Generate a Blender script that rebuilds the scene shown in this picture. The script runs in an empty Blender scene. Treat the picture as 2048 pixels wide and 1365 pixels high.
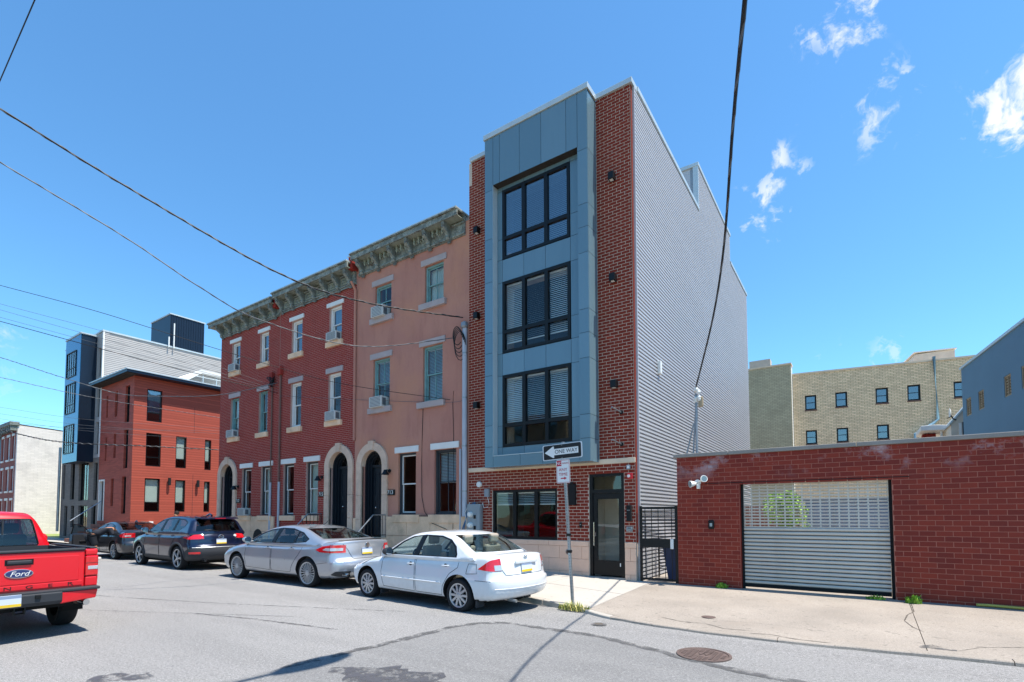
import bpy, bmesh, math, random
from mathutils import Vector, Matrix
from mathutils.bvhtree import BVHTree
R = math.radians
rnd = random.Random(11)
scene = bpy.context.scene
col = scene.collection

# ------------------------------------------------------------------ camera
cam_data = bpy.data.cameras.new('camera')
cam_data.lens = 17.815; cam_data.sensor_width = 36.0; cam_data.shift_y = 0.1464
cam_data.clip_start = 0.05; cam_data.clip_end = 2000
cam = bpy.data.objects.new('camera', cam_data); col.objects.link(cam)
_yaw, _pit, _rol = R(34.115), R(2.6785), R(-0.139)
_f = Vector((-math.sin(_yaw) * math.cos(_pit), math.cos(_yaw) * math.cos(_pit), math.sin(_pit)))
_r = Vector((math.cos(_yaw), math.sin(_yaw), 0)); _u = _r.cross(_f)
_r2 = math.cos(_rol) * _r + math.sin(_rol) * _u; _u2 = -math.sin(_rol) * _r + math.cos(_rol) * _u
cam.matrix_world = Matrix(((_r2.x, _u2.x, -_f.x, 0), (_r2.y, _u2.y, -_f.y, 0), (_r2.z, _u2.z, -_f.z, 1.65), (0, 0, 0, 1)))
scene.camera = cam
scene.view_settings.view_transform = 'Standard'; scene.view_settings.look = 'None'
scene.view_settings.gamma = 1.0; scene.view_settings.use_curve_mapping = False
scene.view_settings.exposure = 0.97
scene.cycles.use_denoising = True
scene.cycles.max_bounces = 8; scene.cycles.transparent_max_bounces = 12
scene.cycles.sample_clamp_indirect = 4.0

# ------------------------------------------------------------------ sky and sun
SUN_EL, SUN_AZ = R(68.5), R(9)          # azimuth measured from +X towards +Y
world = bpy.data.worlds.new('World'); scene.world = world; world.use_nodes = True
wn = world.node_tree.nodes; wl = world.node_tree.links; wn.clear()
def wnode(t, **kw):
    n = wn.new(t)
    for k, v in kw.items():
        if hasattr(n, k): setattr(n, k, v)
        else: n.inputs[k.replace('_', ' ')].default_value = v
    return n
w_out = wnode('ShaderNodeOutputWorld'); w_bg = wnode('ShaderNodeBackground'); w_bg.inputs['Strength'].default_value = 0.117
w_sky = wnode('ShaderNodeTexSky'); w_sky.sky_type = 'NISHITA'; w_sky.sun_disc = False
w_sky.sun_elevation = SUN_EL; w_sky.sun_rotation = math.pi / 2 - SUN_AZ
w_sky.air_density = 1.0; w_sky.dust_density = 0.15; w_sky.ozone_density = 0.9; w_sky.altitude = 20
w_hs = wnode('ShaderNodeHueSaturation'); w_hs.inputs['Saturation'].default_value = 1.0; w_hs.inputs['Value'].default_value = 1.0
wl.new(w_sky.outputs[0], w_hs.inputs['Color'])
w_tc = wnode('ShaderNodeTexCoord')
# thin broken fair-weather clouds: a slow noise picks the patches, fast noises tear them
w_nrm = wnode('ShaderNodeVectorMath', operation='NORMALIZE'); wl.new(w_tc.outputs['Generated'], w_nrm.inputs[0])
w_warp = wnode('ShaderNodeTexNoise'); w_warp.inputs['Scale'].default_value = 9.0; w_warp.inputs['Detail'].default_value = 5
wl.new(w_nrm.outputs[0], w_warp.inputs['Vector'])
w_sub = wnode('ShaderNodeVectorMath', operation='SUBTRACT'); w_sub.inputs[1].default_value = (.5, .5, .5); wl.new(w_warp.outputs['Color'], w_sub.inputs[0])
w_scl = wnode('ShaderNodeVectorMath', operation='SCALE'); w_scl.inputs['Scale'].default_value = 0.10; wl.new(w_sub.outputs[0], w_scl.inputs[0])
w_dir = wnode('ShaderNodeVectorMath', operation='ADD'); wl.new(w_nrm.outputs[0], w_dir.inputs[0]); wl.new(w_scl.outputs[0], w_dir.inputs[1])
w_fine = wnode('ShaderNodeTexNoise'); w_fine.inputs['Scale'].default_value = 26.0; w_fine.inputs['Detail'].default_value = 9; w_fine.inputs['Roughness'].default_value = 0.62
wl.new(w_dir.outputs[0], w_fine.inputs['Vector'])
w_slow = wnode('ShaderNodeTexNoise'); w_slow.inputs['Scale'].default_value = 2.3; w_slow.inputs['Detail'].default_value = 2
wl.new(w_nrm.outputs[0], w_slow.inputs['Vector'])
def px_dir(x, y):
    return (_f + _r2 * ((x - 1024) / 1013.5) - _u2 * ((y - 982.34) / 1013.5)).normalized()
CLOUDS = [((1712, 40), .045, .74), ((1640, 66), .030, .55), ((2025, 195), .050, .80), ((2075, 165), .060, .9), ((1958, 300), .022, .40), ((1765, 222), .040, .58), ((1540, 400), .050, .66),
          ((1525, 440), .042, .58), ((1595, 340), .026, .60), ((1594, 219), .012, .45), ((5, 670), .016, .55), ((1650, 735), .05, .30), ((1790, 720), .04, .36), ((2042, 115), .028, .8), ((30, 770), .06, .2),
          ((1565, 302), .022, .62), ((1500, 470), .03, .3)]
acc = None
def wmath(op, a, b):
    n = wnode('ShaderNodeMath', operation=op)
    for i, v in enumerate((a, b)):
        if isinstance(v, (int, float)): n.inputs[i].default_value = v
        elif v is not None: wl.new(v, n.inputs[i])
    return n.outputs[0]
for (cx, cy), rad, amp in CLOUDS:
    d = wnode('ShaderNodeVectorMath', operation='DISTANCE'); d.inputs[1].default_value = px_dir(cx, cy); wl.new(w_dir.outputs[0], d.inputs[0])
    m = wnode('ShaderNodeMapRange'); m.interpolation_type = 'SMOOTHSTEP'
    m.inputs['From Min'].default_value = rad * 1.75; m.inputs['From Max'].default_value = rad * 0.1
    m.inputs['To Min'].default_value = 0; m.inputs['To Max'].default_value = amp
    wl.new(d.outputs['Value'], m.inputs['Value'])
    acc = m.outputs[0] if acc is None else wmath('MAXIMUM', acc, m.outputs[0])
w_patch = wnode('ShaderNodeMapRange'); w_patch.inputs['From Min'].default_value = .66; w_patch.inputs['From Max'].default_value = .80; w_patch.inputs['To Max'].default_value = .7
wl.new(w_slow.outputs['Fac'], w_patch.inputs['Value'])
acc = wmath('MAXIMUM', acc, w_patch.outputs[0])
w_tear = wnode('ShaderNodeMapRange'); w_tear.inputs['From Min'].default_value = .40; w_tear.inputs['From Max'].default_value = .62
wl.new(w_fine.outputs['Fac'], w_tear.inputs['Value'])
w_m = wmath('ADD', wmath('MULTIPLY', acc, 1.25), wmath('MULTIPLY', w_tear.outputs[0], .9))
w_mask = wnode('ShaderNodeMapRange'); w_mask.interpolation_type = 'SMOOTHSTEP'; w_mask.inputs['From Min'].default_value = .92; w_mask.inputs['From Max'].default_value = 2.0
wl.new(w_m, w_mask.inputs['Value'])
w_gate = wmath('MULTIPLY', w_mask.outputs[0], wmath('MINIMUM', wmath('MULTIPLY', acc, 4.0), 1.0))
w_mix = wnode('ShaderNodeMix', data_type='RGBA'); wl.new(w_gate, w_mix.inputs['Factor'])
w_tint = wnode('ShaderNodeMix', data_type='RGBA', blend_type='MULTIPLY'); w_tint.inputs['Factor'].default_value = 1.0; w_tint.inputs[7].default_value = (.55, .95, 1.15, 1)
wl.new(w_hs.outputs[0], w_tint.inputs[6]); wl.new(w_tint.outputs[2], w_mix.inputs[6]); w_mix.inputs[7].default_value = (4.9, 5.0, 5.2, 1)
wl.new(w_mix.outputs[2], w_bg.inputs['Color']); wl.new(w_bg.outputs[0], w_out.inputs[0])
sun_data = bpy.data.lights.new('sun', 'SUN'); sun_data.energy = 4.3; sun_data.angle = R(0.53); sun_data.color = (1.0, 0.94, 0.85)
sun = bpy.data.objects.new('sun', sun_data); col.objects.link(sun)
SUN = Vector((math.cos(SUN_EL) * math.cos(SUN_AZ), math.cos(SUN_EL) * math.sin(SUN_AZ), math.sin(SUN_EL)))
sun.rotation_euler = SUN.to_track_quat('Z', 'Y').to_euler(); sun.location = (6, 2, 30)

# ------------------------------------------------------------------ materials
def hexc(h):
    h = h.lstrip('#'); o = []
    for i in (0, 2, 4):
        c = int(h[i:i + 2], 16) / 255
        o.append(c / 12.92 if c <= .04045 else ((c + .055) / 1.055) ** 2.4)
    return o
class Mat:
    def __init__(s, name):
        s.m = bpy.data.materials.new(name); s.m.use_nodes = True
        s.t = s.m.node_tree; s.n = s.t.nodes; s.l = s.t.links
        s.p = s.n['Principled BSDF']; s.out = s.n['Material Output']; s.tc = None
    def node(s, t, **kw):
        n = s.n.new(t)
        for k, v in kw.items():
            if hasattr(n, k): setattr(n, k, v)
            else: n.inputs[k.replace('_', ' ')].default_value = v
        return n
    def link(s, a, b): s.l.new(a, b)
    def co(s, scale=(1, 1, 1), kind='Object'):
        if s.tc is None: s.tc = s.node('ShaderNodeTexCoord')
        mp = s.node('ShaderNodeMapping'); mp.inputs['Scale'].default_value = scale
        s.link(s.tc.outputs[kind], mp.inputs['Vector']); return mp.outputs[0]
    def noise(s, scale, detail=4, rough=.55, stretch=(1, 1, 1), lo=.3, hi=.7):
        n = s.node('ShaderNodeTexNoise'); n.inputs['Scale'].default_value = scale; n.inputs['Detail'].default_value = detail; n.inputs['Roughness'].default_value = rough
        s.link(s.co(stretch), n.inputs['Vector'])
        r = s.node('ShaderNodeMapRange'); r.inputs['From Min'].default_value = lo; r.inputs['From Max'].default_value = hi
        s.link(n.outputs['Fac'], r.inputs['Value']); return r.outputs[0]
    def mix(s, fac, a, b, blend='MIX'):
        n = s.node('ShaderNodeMix', data_type='RGBA', blend_type=blend)
        for sock, v in ((n.inputs['Factor'], fac), (n.inputs[6], a), (n.inputs[7], b)):
            if isinstance(v, (int, float)): sock.default_value = v
            elif isinstance(v, (list, tuple)): sock.default_value = (*v[:3], 1)
            else: s.link(v, sock)
        return n.outputs[2]
    def mul(s, a, k):
        n = s.node('ShaderNodeMath', operation='MULTIPLY'); s.link(a, n.inputs[0])
        if isinstance(k, (int, float)): n.inputs[1].default_value = k
        else: s.link(k, n.inputs[1])
        return n.outputs[0]
    def bump(s, h, strength=.3, dist=.01):
        b = s.node('ShaderNodeBump'); b.inputs['Strength'].default_value = strength; b.inputs['Distance'].default_value = dist
        s.link(h, b.inputs['Height']); s.link(b.outputs[0], s.p.inputs['Normal'])
    def color(s, c):
        if isinstance(c, (list, tuple)): s.p.inputs['Base Color'].default_value = (*c[:3], 1)
        else: s.link(c, s.p.inputs['Base Color'])
    def set(s, **kw):
        for k, v in kw.items(): s.p.inputs[k.replace('_', ' ')].default_value = v
        return s
def mat(name, c, rough=.7, metal=0.0, var=.12, vs=2.5, fine=0.0, fs=60, bump=0.0, bs=80, spec=.4, coat=0.0, stretch=(1, 1, 1), dirt=0.0, dcol=(.08, .07, .06), ds=1.2, spots=0.0):
    if isinstance(c, str): c = hexc(c)
    M = Mat(name); M.set(Roughness=rough, Metallic=metal, Specular_IOR_Level=spec)
    if coat: M.set(Coat_Weight=coat, Coat_Roughness=.04)
    k = c
    if var: k = M.mix(M.noise(vs, 5, stretch=stretch), [x * (1 - var) for x in c], [min(1, x * (1 + var)) for x in c])
    if fine: k = M.mix(M.mul(M.noise(fs, 3), fine), k, [x * .45 for x in c])
    if dirt:
        k = M.mix(M.mul(M.noise(ds, 7, .65, lo=.52, hi=.78), dirt), k, dcol)
    if spots:
        k = M.mix(M.mul(M.noise(13, 1, .4, lo=.69, hi=.72), spots), k, [x * .45 for x in c]); k = M.mix(M.mul(M.noise(5, 8, .8, (.6, 1, 1), .60, .72), spots * .7), k, [x * .6 for x in c])
    M.color(k)
    if bump: M.bump(M.noise(bs, 4), bump, .01)
    return M.m
def brick_mat(name, tones, rough=.85, grime=.25, gcol=(.05, .035, .03), efflo=0.0):
    M = Mat(name); M.set(Roughness=rough, Specular_IOR_Level=.25)
    g = M.node('ShaderNodeNewGeometry'); oi = M.node('ShaderNodeObjectInfo')
    a = M.node('ShaderNodeMath', operation='ADD'); M.link(g.outputs['Random Per Island'], a.inputs[0]); M.link(oi.outputs['Random'], a.inputs[1])
    fr = M.node('ShaderNodeMath', operation='FRACT'); M.link(a.outputs[0], fr.inputs[0])
    cr = M.node('ShaderNodeValToRGB'); el = cr.color_ramp.elements
    for i, t in enumerate(tones):
        e = el[i] if i < 2 else el.new(0)
        e.position = i / (len(tones) - 1); e.color = (*hexc(t), 1)
    M.link(fr.outputs[0], cr.inputs[0]); k = cr.outputs[0]
    ps = M.node('ShaderNodeNewGeometry').outputs['Position']
    n = M.node('ShaderNodeTexNoise'); n.inputs['Scale'].default_value = 1.1; n.inputs['Detail'].default_value = 7; n.inputs['Roughness'].default_value = .65; M.link(ps, n.inputs['Vector'])
    r = M.node('ShaderNodeMapRange'); r.inputs['From Min'].default_value = .48; r.inputs['From Max'].default_value = .75; M.link(n.outputs['Fac'], r.inputs['Value'])
    k = M.mix(M.mul(r.outputs[0], grime), k, gcol)
    f = M.node('ShaderNodeTexNoise'); f.inputs['Scale'].default_value = 55; f.inputs['Detail'].default_value = 4; M.link(ps, f.inputs['Vector'])
    k = M.mix(M.mul(f.outputs['Fac'], .35), k, hexc(tones[0]))
    if efflo:   # white salt blooms seeping out under the coping
        n2 = M.node('ShaderNodeTexNoise'); n2.inputs['Scale'].default_value = 1.0; n2.inputs['Detail'].default_value = 8; n2.inputs['Roughness'].default_value = .72
        mp = M.node('ShaderNodeMapping'); mp.inputs['Scale'].default_value = (1.15, 1, 1.4); M.link(ps, mp.inputs['Vector']); M.link(mp.outputs[0], n2.inputs['Vector'])
        sx = M.node('ShaderNodeSeparateXYZ'); M.link(ps, sx.inputs[0])
        hz = M.node('ShaderNodeMapRange'); hz.inputs['From Min'].default_value = 2.35; hz.inputs['From Max'].default_value = 2.8; M.link(sx.outputs['Z'], hz.inputs['Value'])
        q = M.node('ShaderNodeMapRange'); q.inputs['From Min'].default_value = .52; q.inputs['From Max'].default_value = .72; M.link(n2.outputs['Fac'], q.inputs['Value'])
        k = M.mix(M.mul(M.mul(q.outputs[0], hz.outputs[0]), efflo), k, (.55, .52, .55))
    M.color(k)
    b = M.node('ShaderNodeBump'); b.inputs['Strength'].default_value = .35; b.inputs['Distance'].default_value = .006
    M.link(f.outputs['Fac'], b.inputs['Height']); M.link(b.outputs[0], M.p.inputs['Normal'])
    return M.m
def glass_mat(name, tint=(.9, .95, .95), refl=1.0, rough=.0, ior=1.5):
    M = Mat(name); M.n.remove(M.p)
    tr = M.node('ShaderNodeBsdfTransparent'); tr.inputs[0].default_value = (*tint, 1)
    gl = M.node('ShaderNodeBsdfGlossy'); gl.inputs['Roughness'].default_value = rough; gl.inputs[0].default_value = (refl, refl, refl, 1)
    fr0 = M.node('ShaderNodeFresnel'); fr0.inputs['IOR'].default_value = ior
    bf = M.node('ShaderNodeNewGeometry'); inv = M.node('ShaderNodeMath', operation='SUBTRACT'); inv.inputs[0].default_value = 1; M.link(bf.outputs['Backfacing'], inv.inputs[1])
    fr = M.node('ShaderNodeMath', operation='MULTIPLY'); M.link(fr0.outputs[0], fr.inputs[0]); M.link(inv.outputs[0], fr.inputs[1])
    nz = M.node('ShaderNodeTexNoise'); nz.inputs['Scale'].default_value = 1.3; nz.inputs['Detail'].default_value = 1; M.link(M.co(), nz.inputs['Vector'])
    bp = M.node('ShaderNodeBump'); bp.inputs['Strength'].default_value = .012; bp.inputs['Distance'].default_value = .5; M.link(nz.outputs['Fac'], bp.inputs['Height']); M.link(bp.outputs[0], gl.inputs['Normal'])
    mx = M.node('ShaderNodeMixShader'); M.link(fr.outputs[0], mx.inputs[0]); M.link(tr.outputs[0], mx.inputs[1]); M.link(gl.outputs[0], mx.inputs[2])
    M.link(mx.outputs[0], M.out.inputs[0]); return M.m
def banded_mat(name, c, h, dark=.45, rough=.7, length=0.3, mortar=None, var=.25, axis='X', grime=.3):
    """Courses too far away to build one by one: brick pattern with bump in real size."""
    if isinstance(c, str): c = hexc(c)
    M = Mat(name); M.set(Roughness=rough, Specular_IOR_Level=.3)
    br = M.node('ShaderNodeTexBrick'); br.offset = .5
    br.inputs['Scale'].default_value = 1; br.inputs['Brick Width'].default_value = length; br.inputs['Row Height'].default_value = h
    br.inputs['Mortar Size'].default_value = h * .12; br.inputs['Mortar Smooth'].default_value = .3; br.inputs['Bias'].default_value = 0
    br.inputs['Color1'].default_value = (*[x * (1 - var) for x in c], 1); br.inputs['Color2'].default_value = (*[min(1, x * (1 + var)) for x in c], 1)
    br.inputs['Mortar'].default_value = (*(mortar or [x * dark for x in c]), 1)
    tc = M.node('ShaderNodeTexCoord'); sp = M.node('ShaderNodeSeparateXYZ'); M.link(tc.outputs['Object'], sp.inputs[0])
    cb = M.node('ShaderNodeCombineXYZ'); M.link(sp.outputs[axis], cb.inputs[0]); M.link(sp.outputs['Z'], cb.inputs[1]); M.link(cb.outputs[0], br.inputs['Vector'])
    k = M.mix(M.mul(M.noise(.9, 7, .65, lo=.5, hi=.75), grime), br.outputs['Color'], [x * .45 for x in c])
    M.color(k); b = M.node('ShaderNodeBump'); b.inputs['Strength'].default_value = .35; b.inputs['Distance'].default_value = .008; b.invert = True
    M.link(br.outputs['Fac'], b.inputs['Height']); M.link(b.outputs[0], M.p.inputs['Normal']); return M.m

m = {}
m['brick_tower'] = brick_mat('tower brick', ['#742a1e', '#943726', '#a03d2a', '#803022'], grime=.10)
m['mortar_tower'] = mat('pale mortar', '#c9b5a4', .95, var=.12, fine=.3)
m['brick_row'] = brick_mat('painted row brick', ['#8a2f28', '#a83c32', '#b24436', '#94342c'], grime=.28)
m['mortar_row'] = mat('row mortar', '#b8958a', .95, var=.15, fine=.3)
m['brick_garage'] = brick_mat('glazed red brick', ['#74241a', '#7b281c', '#80291c', '#772519', '#8c3221'], rough=.55, grime=.18, efflo=.95)
m['mortar_garage'] = mat('red mortar', '#b0705f', .9, var=.2, fine=.3, dirt=.2, dcol=(.14, .06, .05))
m['stone'] = mat('cast limestone', '#e4bca2', .8, var=.08, fine=.2, fs=90, bump=.1, dirt=.18, dcol=(.25, .2, .15))
m['band'] = mat('stone band', '#d9c4ab', .8, var=.1, fine=.2, dirt=.3, dcol=(.2, .17, .14))
m['oldstone'] = mat('weathered row stone', '#e8c3a2', .88, var=.16, vs=1.8, fine=.3, bump=.25, dirt=.5, dcol=(.16, .11, .08))
m['brownstone'] = mat('grey door stone', '#d3b6a0', .85, var=.14, vs=3, fine=.3, bump=.25, dirt=.35, dcol=(.2, .16, .13))
m['trimwhite'] = mat('white paint', '#d6d4d0', .5, var=.05, dirt=.15, dcol=(.35, .33, .3))
m['trimgrey'] = mat('grey stone paint', '#a89a98', .8, var=.08, dirt=.3, dcol=(.2, .16, .15))
m['coping'] = mat('aluminium coping', '#b9c2c4', .42, .3, var=.06, spec=.5)
S_ = Mat('blue grey fibre panel'); S_.set(Roughness=.27, Metallic=.2, Specular_IOR_Level=.6); oi_ = S_.node('ShaderNodeObjectInfo')
k = S_.mix(oi_.outputs['Random'], hexc('#617d8a'), hexc('#6c8793')); k = S_.mix(S_.mul(S_.noise(1.6, 6, .65, (3, 3, .4), .5, .8), .22), k, hexc('#566c78')); S_.color(k); m['panel'] = S_.m
m['backing'] = mat('dark joint backing', '#1b2026', .9, var=0)
m['black'] = mat('black metal', '#0e0f11', .42, .0, var=.1, spec=.3)
m['blackmatte'] = mat('matte black', '#101113', .8, var=.1)
m['siding'] = mat('ribbed zinc siding', '#b2b2b5', .45, .15, var=.04, vs=1.0, stretch=(1, .2, 6), spec=.5)
m['sidingdark'] = mat('grey metal', '#8d9298', .5, .4, var=.1)
m['steel'] = mat('galvanised steel', '#9ca1a4', .38, .75, var=.15, vs=8, fine=.15, dirt=.2, dcol=(.3, .28, .26))
m['shutter'] = mat('galvanised shutter', '#c0bab0', .40, .3, var=.10, vs=1.5, stretch=(.5, 1, 3), dirt=.35, dcol=(.30, .27, .24), ds=2.5)
m['chrome'] = mat('chrome', '#cfd2d4', .12, 1.0, var=0)
m['glass'] = glass_mat('window glass', (.93, .95, .95), 1.0, ior=1.6)
m['glassdark'] = glass_mat('tinted glass', (.42, .50, .52), 1.0, ior=1.8)
m['glassblue'] = glass_mat('coated glass', (.50, .62, .70), 1.0, ior=2.8)
m['blind'] = mat('white blinds', '#c9d0cf', .6, var=.05)
m['shade'] = mat('pale roller shade', '#aeb9b0', .8, var=.05)
m['interior'] = mat('interior wall', '#c9bfb0', .9, var=.1)
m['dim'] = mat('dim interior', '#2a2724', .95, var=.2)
m['roofing'] = mat('grey roofing', '#8b8b88', .9, var=.15)
m['stucco'] = Mat('peach stucco')
S_ = m['stucco']; S_.set(Roughness=.9, Specular_IOR_Level=.2)
k = S_.mix(S_.noise(.55, 6, .6), hexc('#bb8674'), hexc('#ad776a'))
k = S_.mix(S_.mul(S_.noise(2.2, 7, .7, (1.6, 1, .35), .5, .78), .45), k, hexc('#8d5c52'))
k = S_.mix(S_.mul(S_.noise(.9, 5, .6, (.5, 1, .5), .5, .7), .5), k, hexc('#c98f6c'))
S_.color(S_.mix(S_.mul(S_.noise(70, 3), .12), k, hexc('#6a3d33'))); S_.bump(S_.noise(45, 6), .25, .01); m['stucco'] = S_.m
m['cornice'] = Mat('peeling green paint'); S_ = m['cornice']; S_.set(Roughness=.8)
k = S_.mix(S_.noise(5, 7, .7, (1, 1, 1), .42, .6), hexc('#6a706c'), hexc('#939992'))
k = S_.mix(S_.noise(7, 8, .75, (.5, 1, 1.6), .55, .63), k, hexc('#4d3c35'))
S_.color(S_.mix(S_.mul(S_.noise(22, 5, .7, (1, 1, 1), .5, .62), .6), k, hexc('#3a4a45'))); S_.bump(S_.noise(30, 6, .7), .5, .015); m['cornice'] = S_.m
m['soffit'] = mat('pale green soffit', '#8b9285', .8, var=.15, vs=3, dirt=.4, dcol=(.12, .14, .1))
m['tealframe'] = mat('faded teal frame', '#6f9494', .7, var=.15, vs=6, dirt=.3, dcol=(.2, .2, .2))
m['navydoor'] = mat('navy painted door', '#131b24', .45, var=.15, spec=.5)
m['darkframe'] = mat('dark grey frame', '#33363a', .55, var=.1)
m['acwhite'] = mat('window unit casing', '#b9b9b5', .55, var=.05, dirt=.2, dcol=(.3, .28, .25))
m['acdark'] = mat('window unit grille', '#5a5f64', .6, var=.1)
m['pvc'] = mat('grey conduit', '#a9aeb8', .5, var=.08, dirt=.2, dcol=(.3, .3, .3))
m['rust'] = mat('rusty conduit', '#6b5148', .8, var=.2, vs=8)
m['meterbox'] = mat('meter cabinet grey', '#8e979d', .45, .35, var=.06)
m['whiteplastic'] = mat('white plastic', '#d8d8d4', .45, var=.04)
m['red'] = mat('alarm red', '#b3222c', .4, var=.05)
m['wire'] = mat('black cable', '#0d0e12', .6, var=.1)
m['wiregrey'] = mat('grey service cable', '#55585c', .6, var=.3, vs=4)
m['wireblue'] = mat('blue cable', '#2f5f86', .5, var=.1)
m['orange'] = banded_mat('orange brick', '#a34b3a', .072, .8, length=.55, axis='Y', var=.18, grime=.25)
m['orangefront'] = banded_mat('orange brick front', '#a04a3b', .072, .8, length=.55, axis='X', var=.18, grime=.25)
m['greybrick'] = banded_mat('grey brick', '#77706a', .075, .7, length=.4, axis='X', var=.12)
m['yellowbrick'] = banded_mat('buff brick', '#e4c6a2', .115, .6, length=.34, axis='X', var=.14, mortar=hexc('#8f7f5f'))
m['palebrick'] = banded_mat('pale painted brick', '#b3a689', .115, .75, length=.34, axis='X', var=.10, mortar=hexc('#857c66'))
m['whitebrick'] = banded_mat('limewashed brick', '#d8d0c8', .12, .85, length=.45, axis='Y', var=.06, grime=.4)
m['redbrickfar'] = banded_mat('far red brick', '#8a4038', .07, .8, length=.2, axis='X', var=.12)
m['bluestucco'] = mat('slate blue stucco', '#5d7f96', .85, var=.06, vs=.5, fine=.06, bump=.08, dirt=.15, dcol=(.1, .13, .17))
m['claddark'] = mat('dark blue cladding', '#182535', .35, .3, var=.06)
m['cladblue'] = mat('blue metal cladding', '#2f6a8c', .2, .6, var=.05)
m['clapboard'] = mat('grey clapboard', '#a19d9a', .6, var=.05)
m['tealvinyl'] = mat('brown step', '#8a5a4b', .8, var=.15)
# ------------------------------------------------------------------ builders
class B:
    def __init__(s): s.v = []; s.f = []
    def add(s, vs, fs):
        o = len(s.v); s.v += [tuple(p) for p in vs]; s.f += [tuple(i + o for i in f) for f in fs]; return s
    def box(s, x0, x1, y0, y1, z0, z1):
        x0, x1 = min(x0, x1), max(x0, x1); y0, y1 = min(y0, y1), max(y0, y1); z0, z1 = min(z0, z1), max(z0, z1)
        return s.add([(x0, y0, z0), (x1, y0, z0), (x1, y1, z0), (x0, y1, z0), (x0, y0, z1), (x1, y0, z1), (x1, y1, z1), (x0, y1, z1)],
                     [(0, 3, 2, 1), (4, 5, 6, 7), (0, 1, 5, 4), (1, 2, 6, 5), (2, 3, 7, 6), (3, 0, 4, 7)])
    def prism(s, poly, axis, a, b):
        """poly: 2-D outline; axis 'y': (x,z), axis 'x': (y,z), axis 'z': (x,y)."""
        n = len(poly)
        def P(p, t):
            return {'y': (p[0], t, p[1]), 'x': (t, p[0], p[1]), 'z': (p[0], p[1], t)}[axis]
        return s.add([P(p, a) for p in poly] + [P(p, b) for p in poly],
                     [tuple(range(n))[::-1], tuple(range(n, 2 * n))] + [(i, (i + 1) % n, n + (i + 1) % n, n + i) for i in range(n)])
    def tube(s, pts, r, n=8, caps=True, r1=None):
        pts = [Vector(p) for p in pts]; k = len(pts); vs = []; up = Vector((0, 0, 1))
        for i, p in enumerate(pts):
            t = (pts[min(i + 1, k - 1)] - pts[max(i - 1, 0)]).normalized()
            a = t.cross(up)
            if a.length < 1e-3: a = t.cross(Vector((1, 0, 0)))
            a.normalize(); b = a.cross(t)
            rr = r if r1 is None else r + (r1 - r) * i / (k - 1)
            for j in range(n):
                th = 2 * math.pi * j / n; vs.append(p + a * (rr * math.cos(th)) + b * (rr * math.sin(th)))
        fs = [(i * n + j, i * n + (j + 1) % n, (i + 1) * n + (j + 1) % n, (i + 1) * n + j) for i in range(k - 1) for j in range(n)]
        if caps: fs += [tuple(range(n))[::-1], tuple(range((k - 1) * n, k * n))]
        return s.add(vs, fs)
    def disc(s, c, axis, r, h, n=20):
        c = Vector(c); d = {'x': Vector((1, 0, 0)), 'y': Vector((0, 1, 0)), 'z': Vector((0, 0, 1))}[axis] * h
        return s.tube([c, c + d], r, n)
    def lathe(s, prof, c, axis='y', n=24):
        """prof: list of (radius, along); closed round."""
        vs = []
        for r, t in prof:
            for j in range(n):
                a = 2 * math.pi * j / n; u, w = r * math.cos(a), r * math.sin(a)
                vs.append({'y': (c[0] + u, c[1] + t, c[2] + w), 'z': (c[0] + u, c[1] + w, c[2] + t), 'x': (c[0] + t, c[1] + u, c[2] + w)}[axis])
        k = len(prof)
        return s.add(vs, [(i * n + j, i * n + (j + 1) % n, (i + 1) * n + (j + 1) % n, (i + 1) * n + j) for i in range(k - 1) for j in range(n)])
    def mesh(s, name):
        me = bpy.data.meshes.new(name); me.from_pydata(s.v, [], s.f); me.update()
        bm = bmesh.new(); bm.from_mesh(me); bmesh.ops.recalc_face_normals(bm, faces=bm.faces); bm.to_mesh(me); bm.free(); return me
    def obj(s, name, mt, parent=None, smooth=False, bevel=0, M=None, sub=0):
        o = bpy.data.objects.new(name, s.mesh(name)); col.objects.link(o)
        finish(o, mt, parent, smooth, bevel, M); return o
def WM(o):
    b = o.matrix_basis.copy()
    return b if o.parent is None else WM(o.parent) @ o.matrix_parent_inverse @ b
def finish(o, mt, parent=None, smooth=False, bevel=0, M=None):
    if mt is not None:
        o.data.materials.clear(); o.data.materials.append(m[mt] if isinstance(mt, str) else mt)
    if M is not None: o.matrix_basis = M
    if parent is not None:
        o.parent = parent
        o.matrix_parent_inverse = WM(parent).inverted()
    if smooth:
        for p in o.data.polygons: p.use_smooth = True
        try: o.data.set_sharp_from_angle(angle=R(35))
        except Exception: pass
    if bevel:
        bv = o.modifiers.new('bevel', 'BEVEL'); bv.width = bevel; bv.segments = 2; bv.limit_method = 'ANGLE'; bv.angle_limit = R(40)
def thing(name, label, cat, loc=(0, 0, 0), group=None, rz=0):
    o = bpy.data.objects.new(name, None); col.objects.link(o); o.location = loc; o.rotation_euler = (0, 0, rz)
    return tag(o, label, cat, group)
def tag(o, label, cat, group=None):
    o['label'] = label; o['category'] = cat
    if group: o['group'] = group
    return o
def struct(o): o['kind'] = 'structure'; return o
def stuff(o): o['kind'] = 'stuff'; return o
def copy_tree(o, parent=None, loc=None):
    c = o.copy(); col.objects.link(c)
    if parent is not None: c.parent = parent
    if loc is not None: c.location = loc
    for ch in o.children: copy_tree(ch, c)
    return c
def bx(name, mt, parent, x0, x1, y0, y1, z0, z1, bevel=0, M=None):
    return B().box(x0, x1, y0, y1, z0, z1).obj(name, mt, parent, bevel=bevel, M=M)
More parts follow.
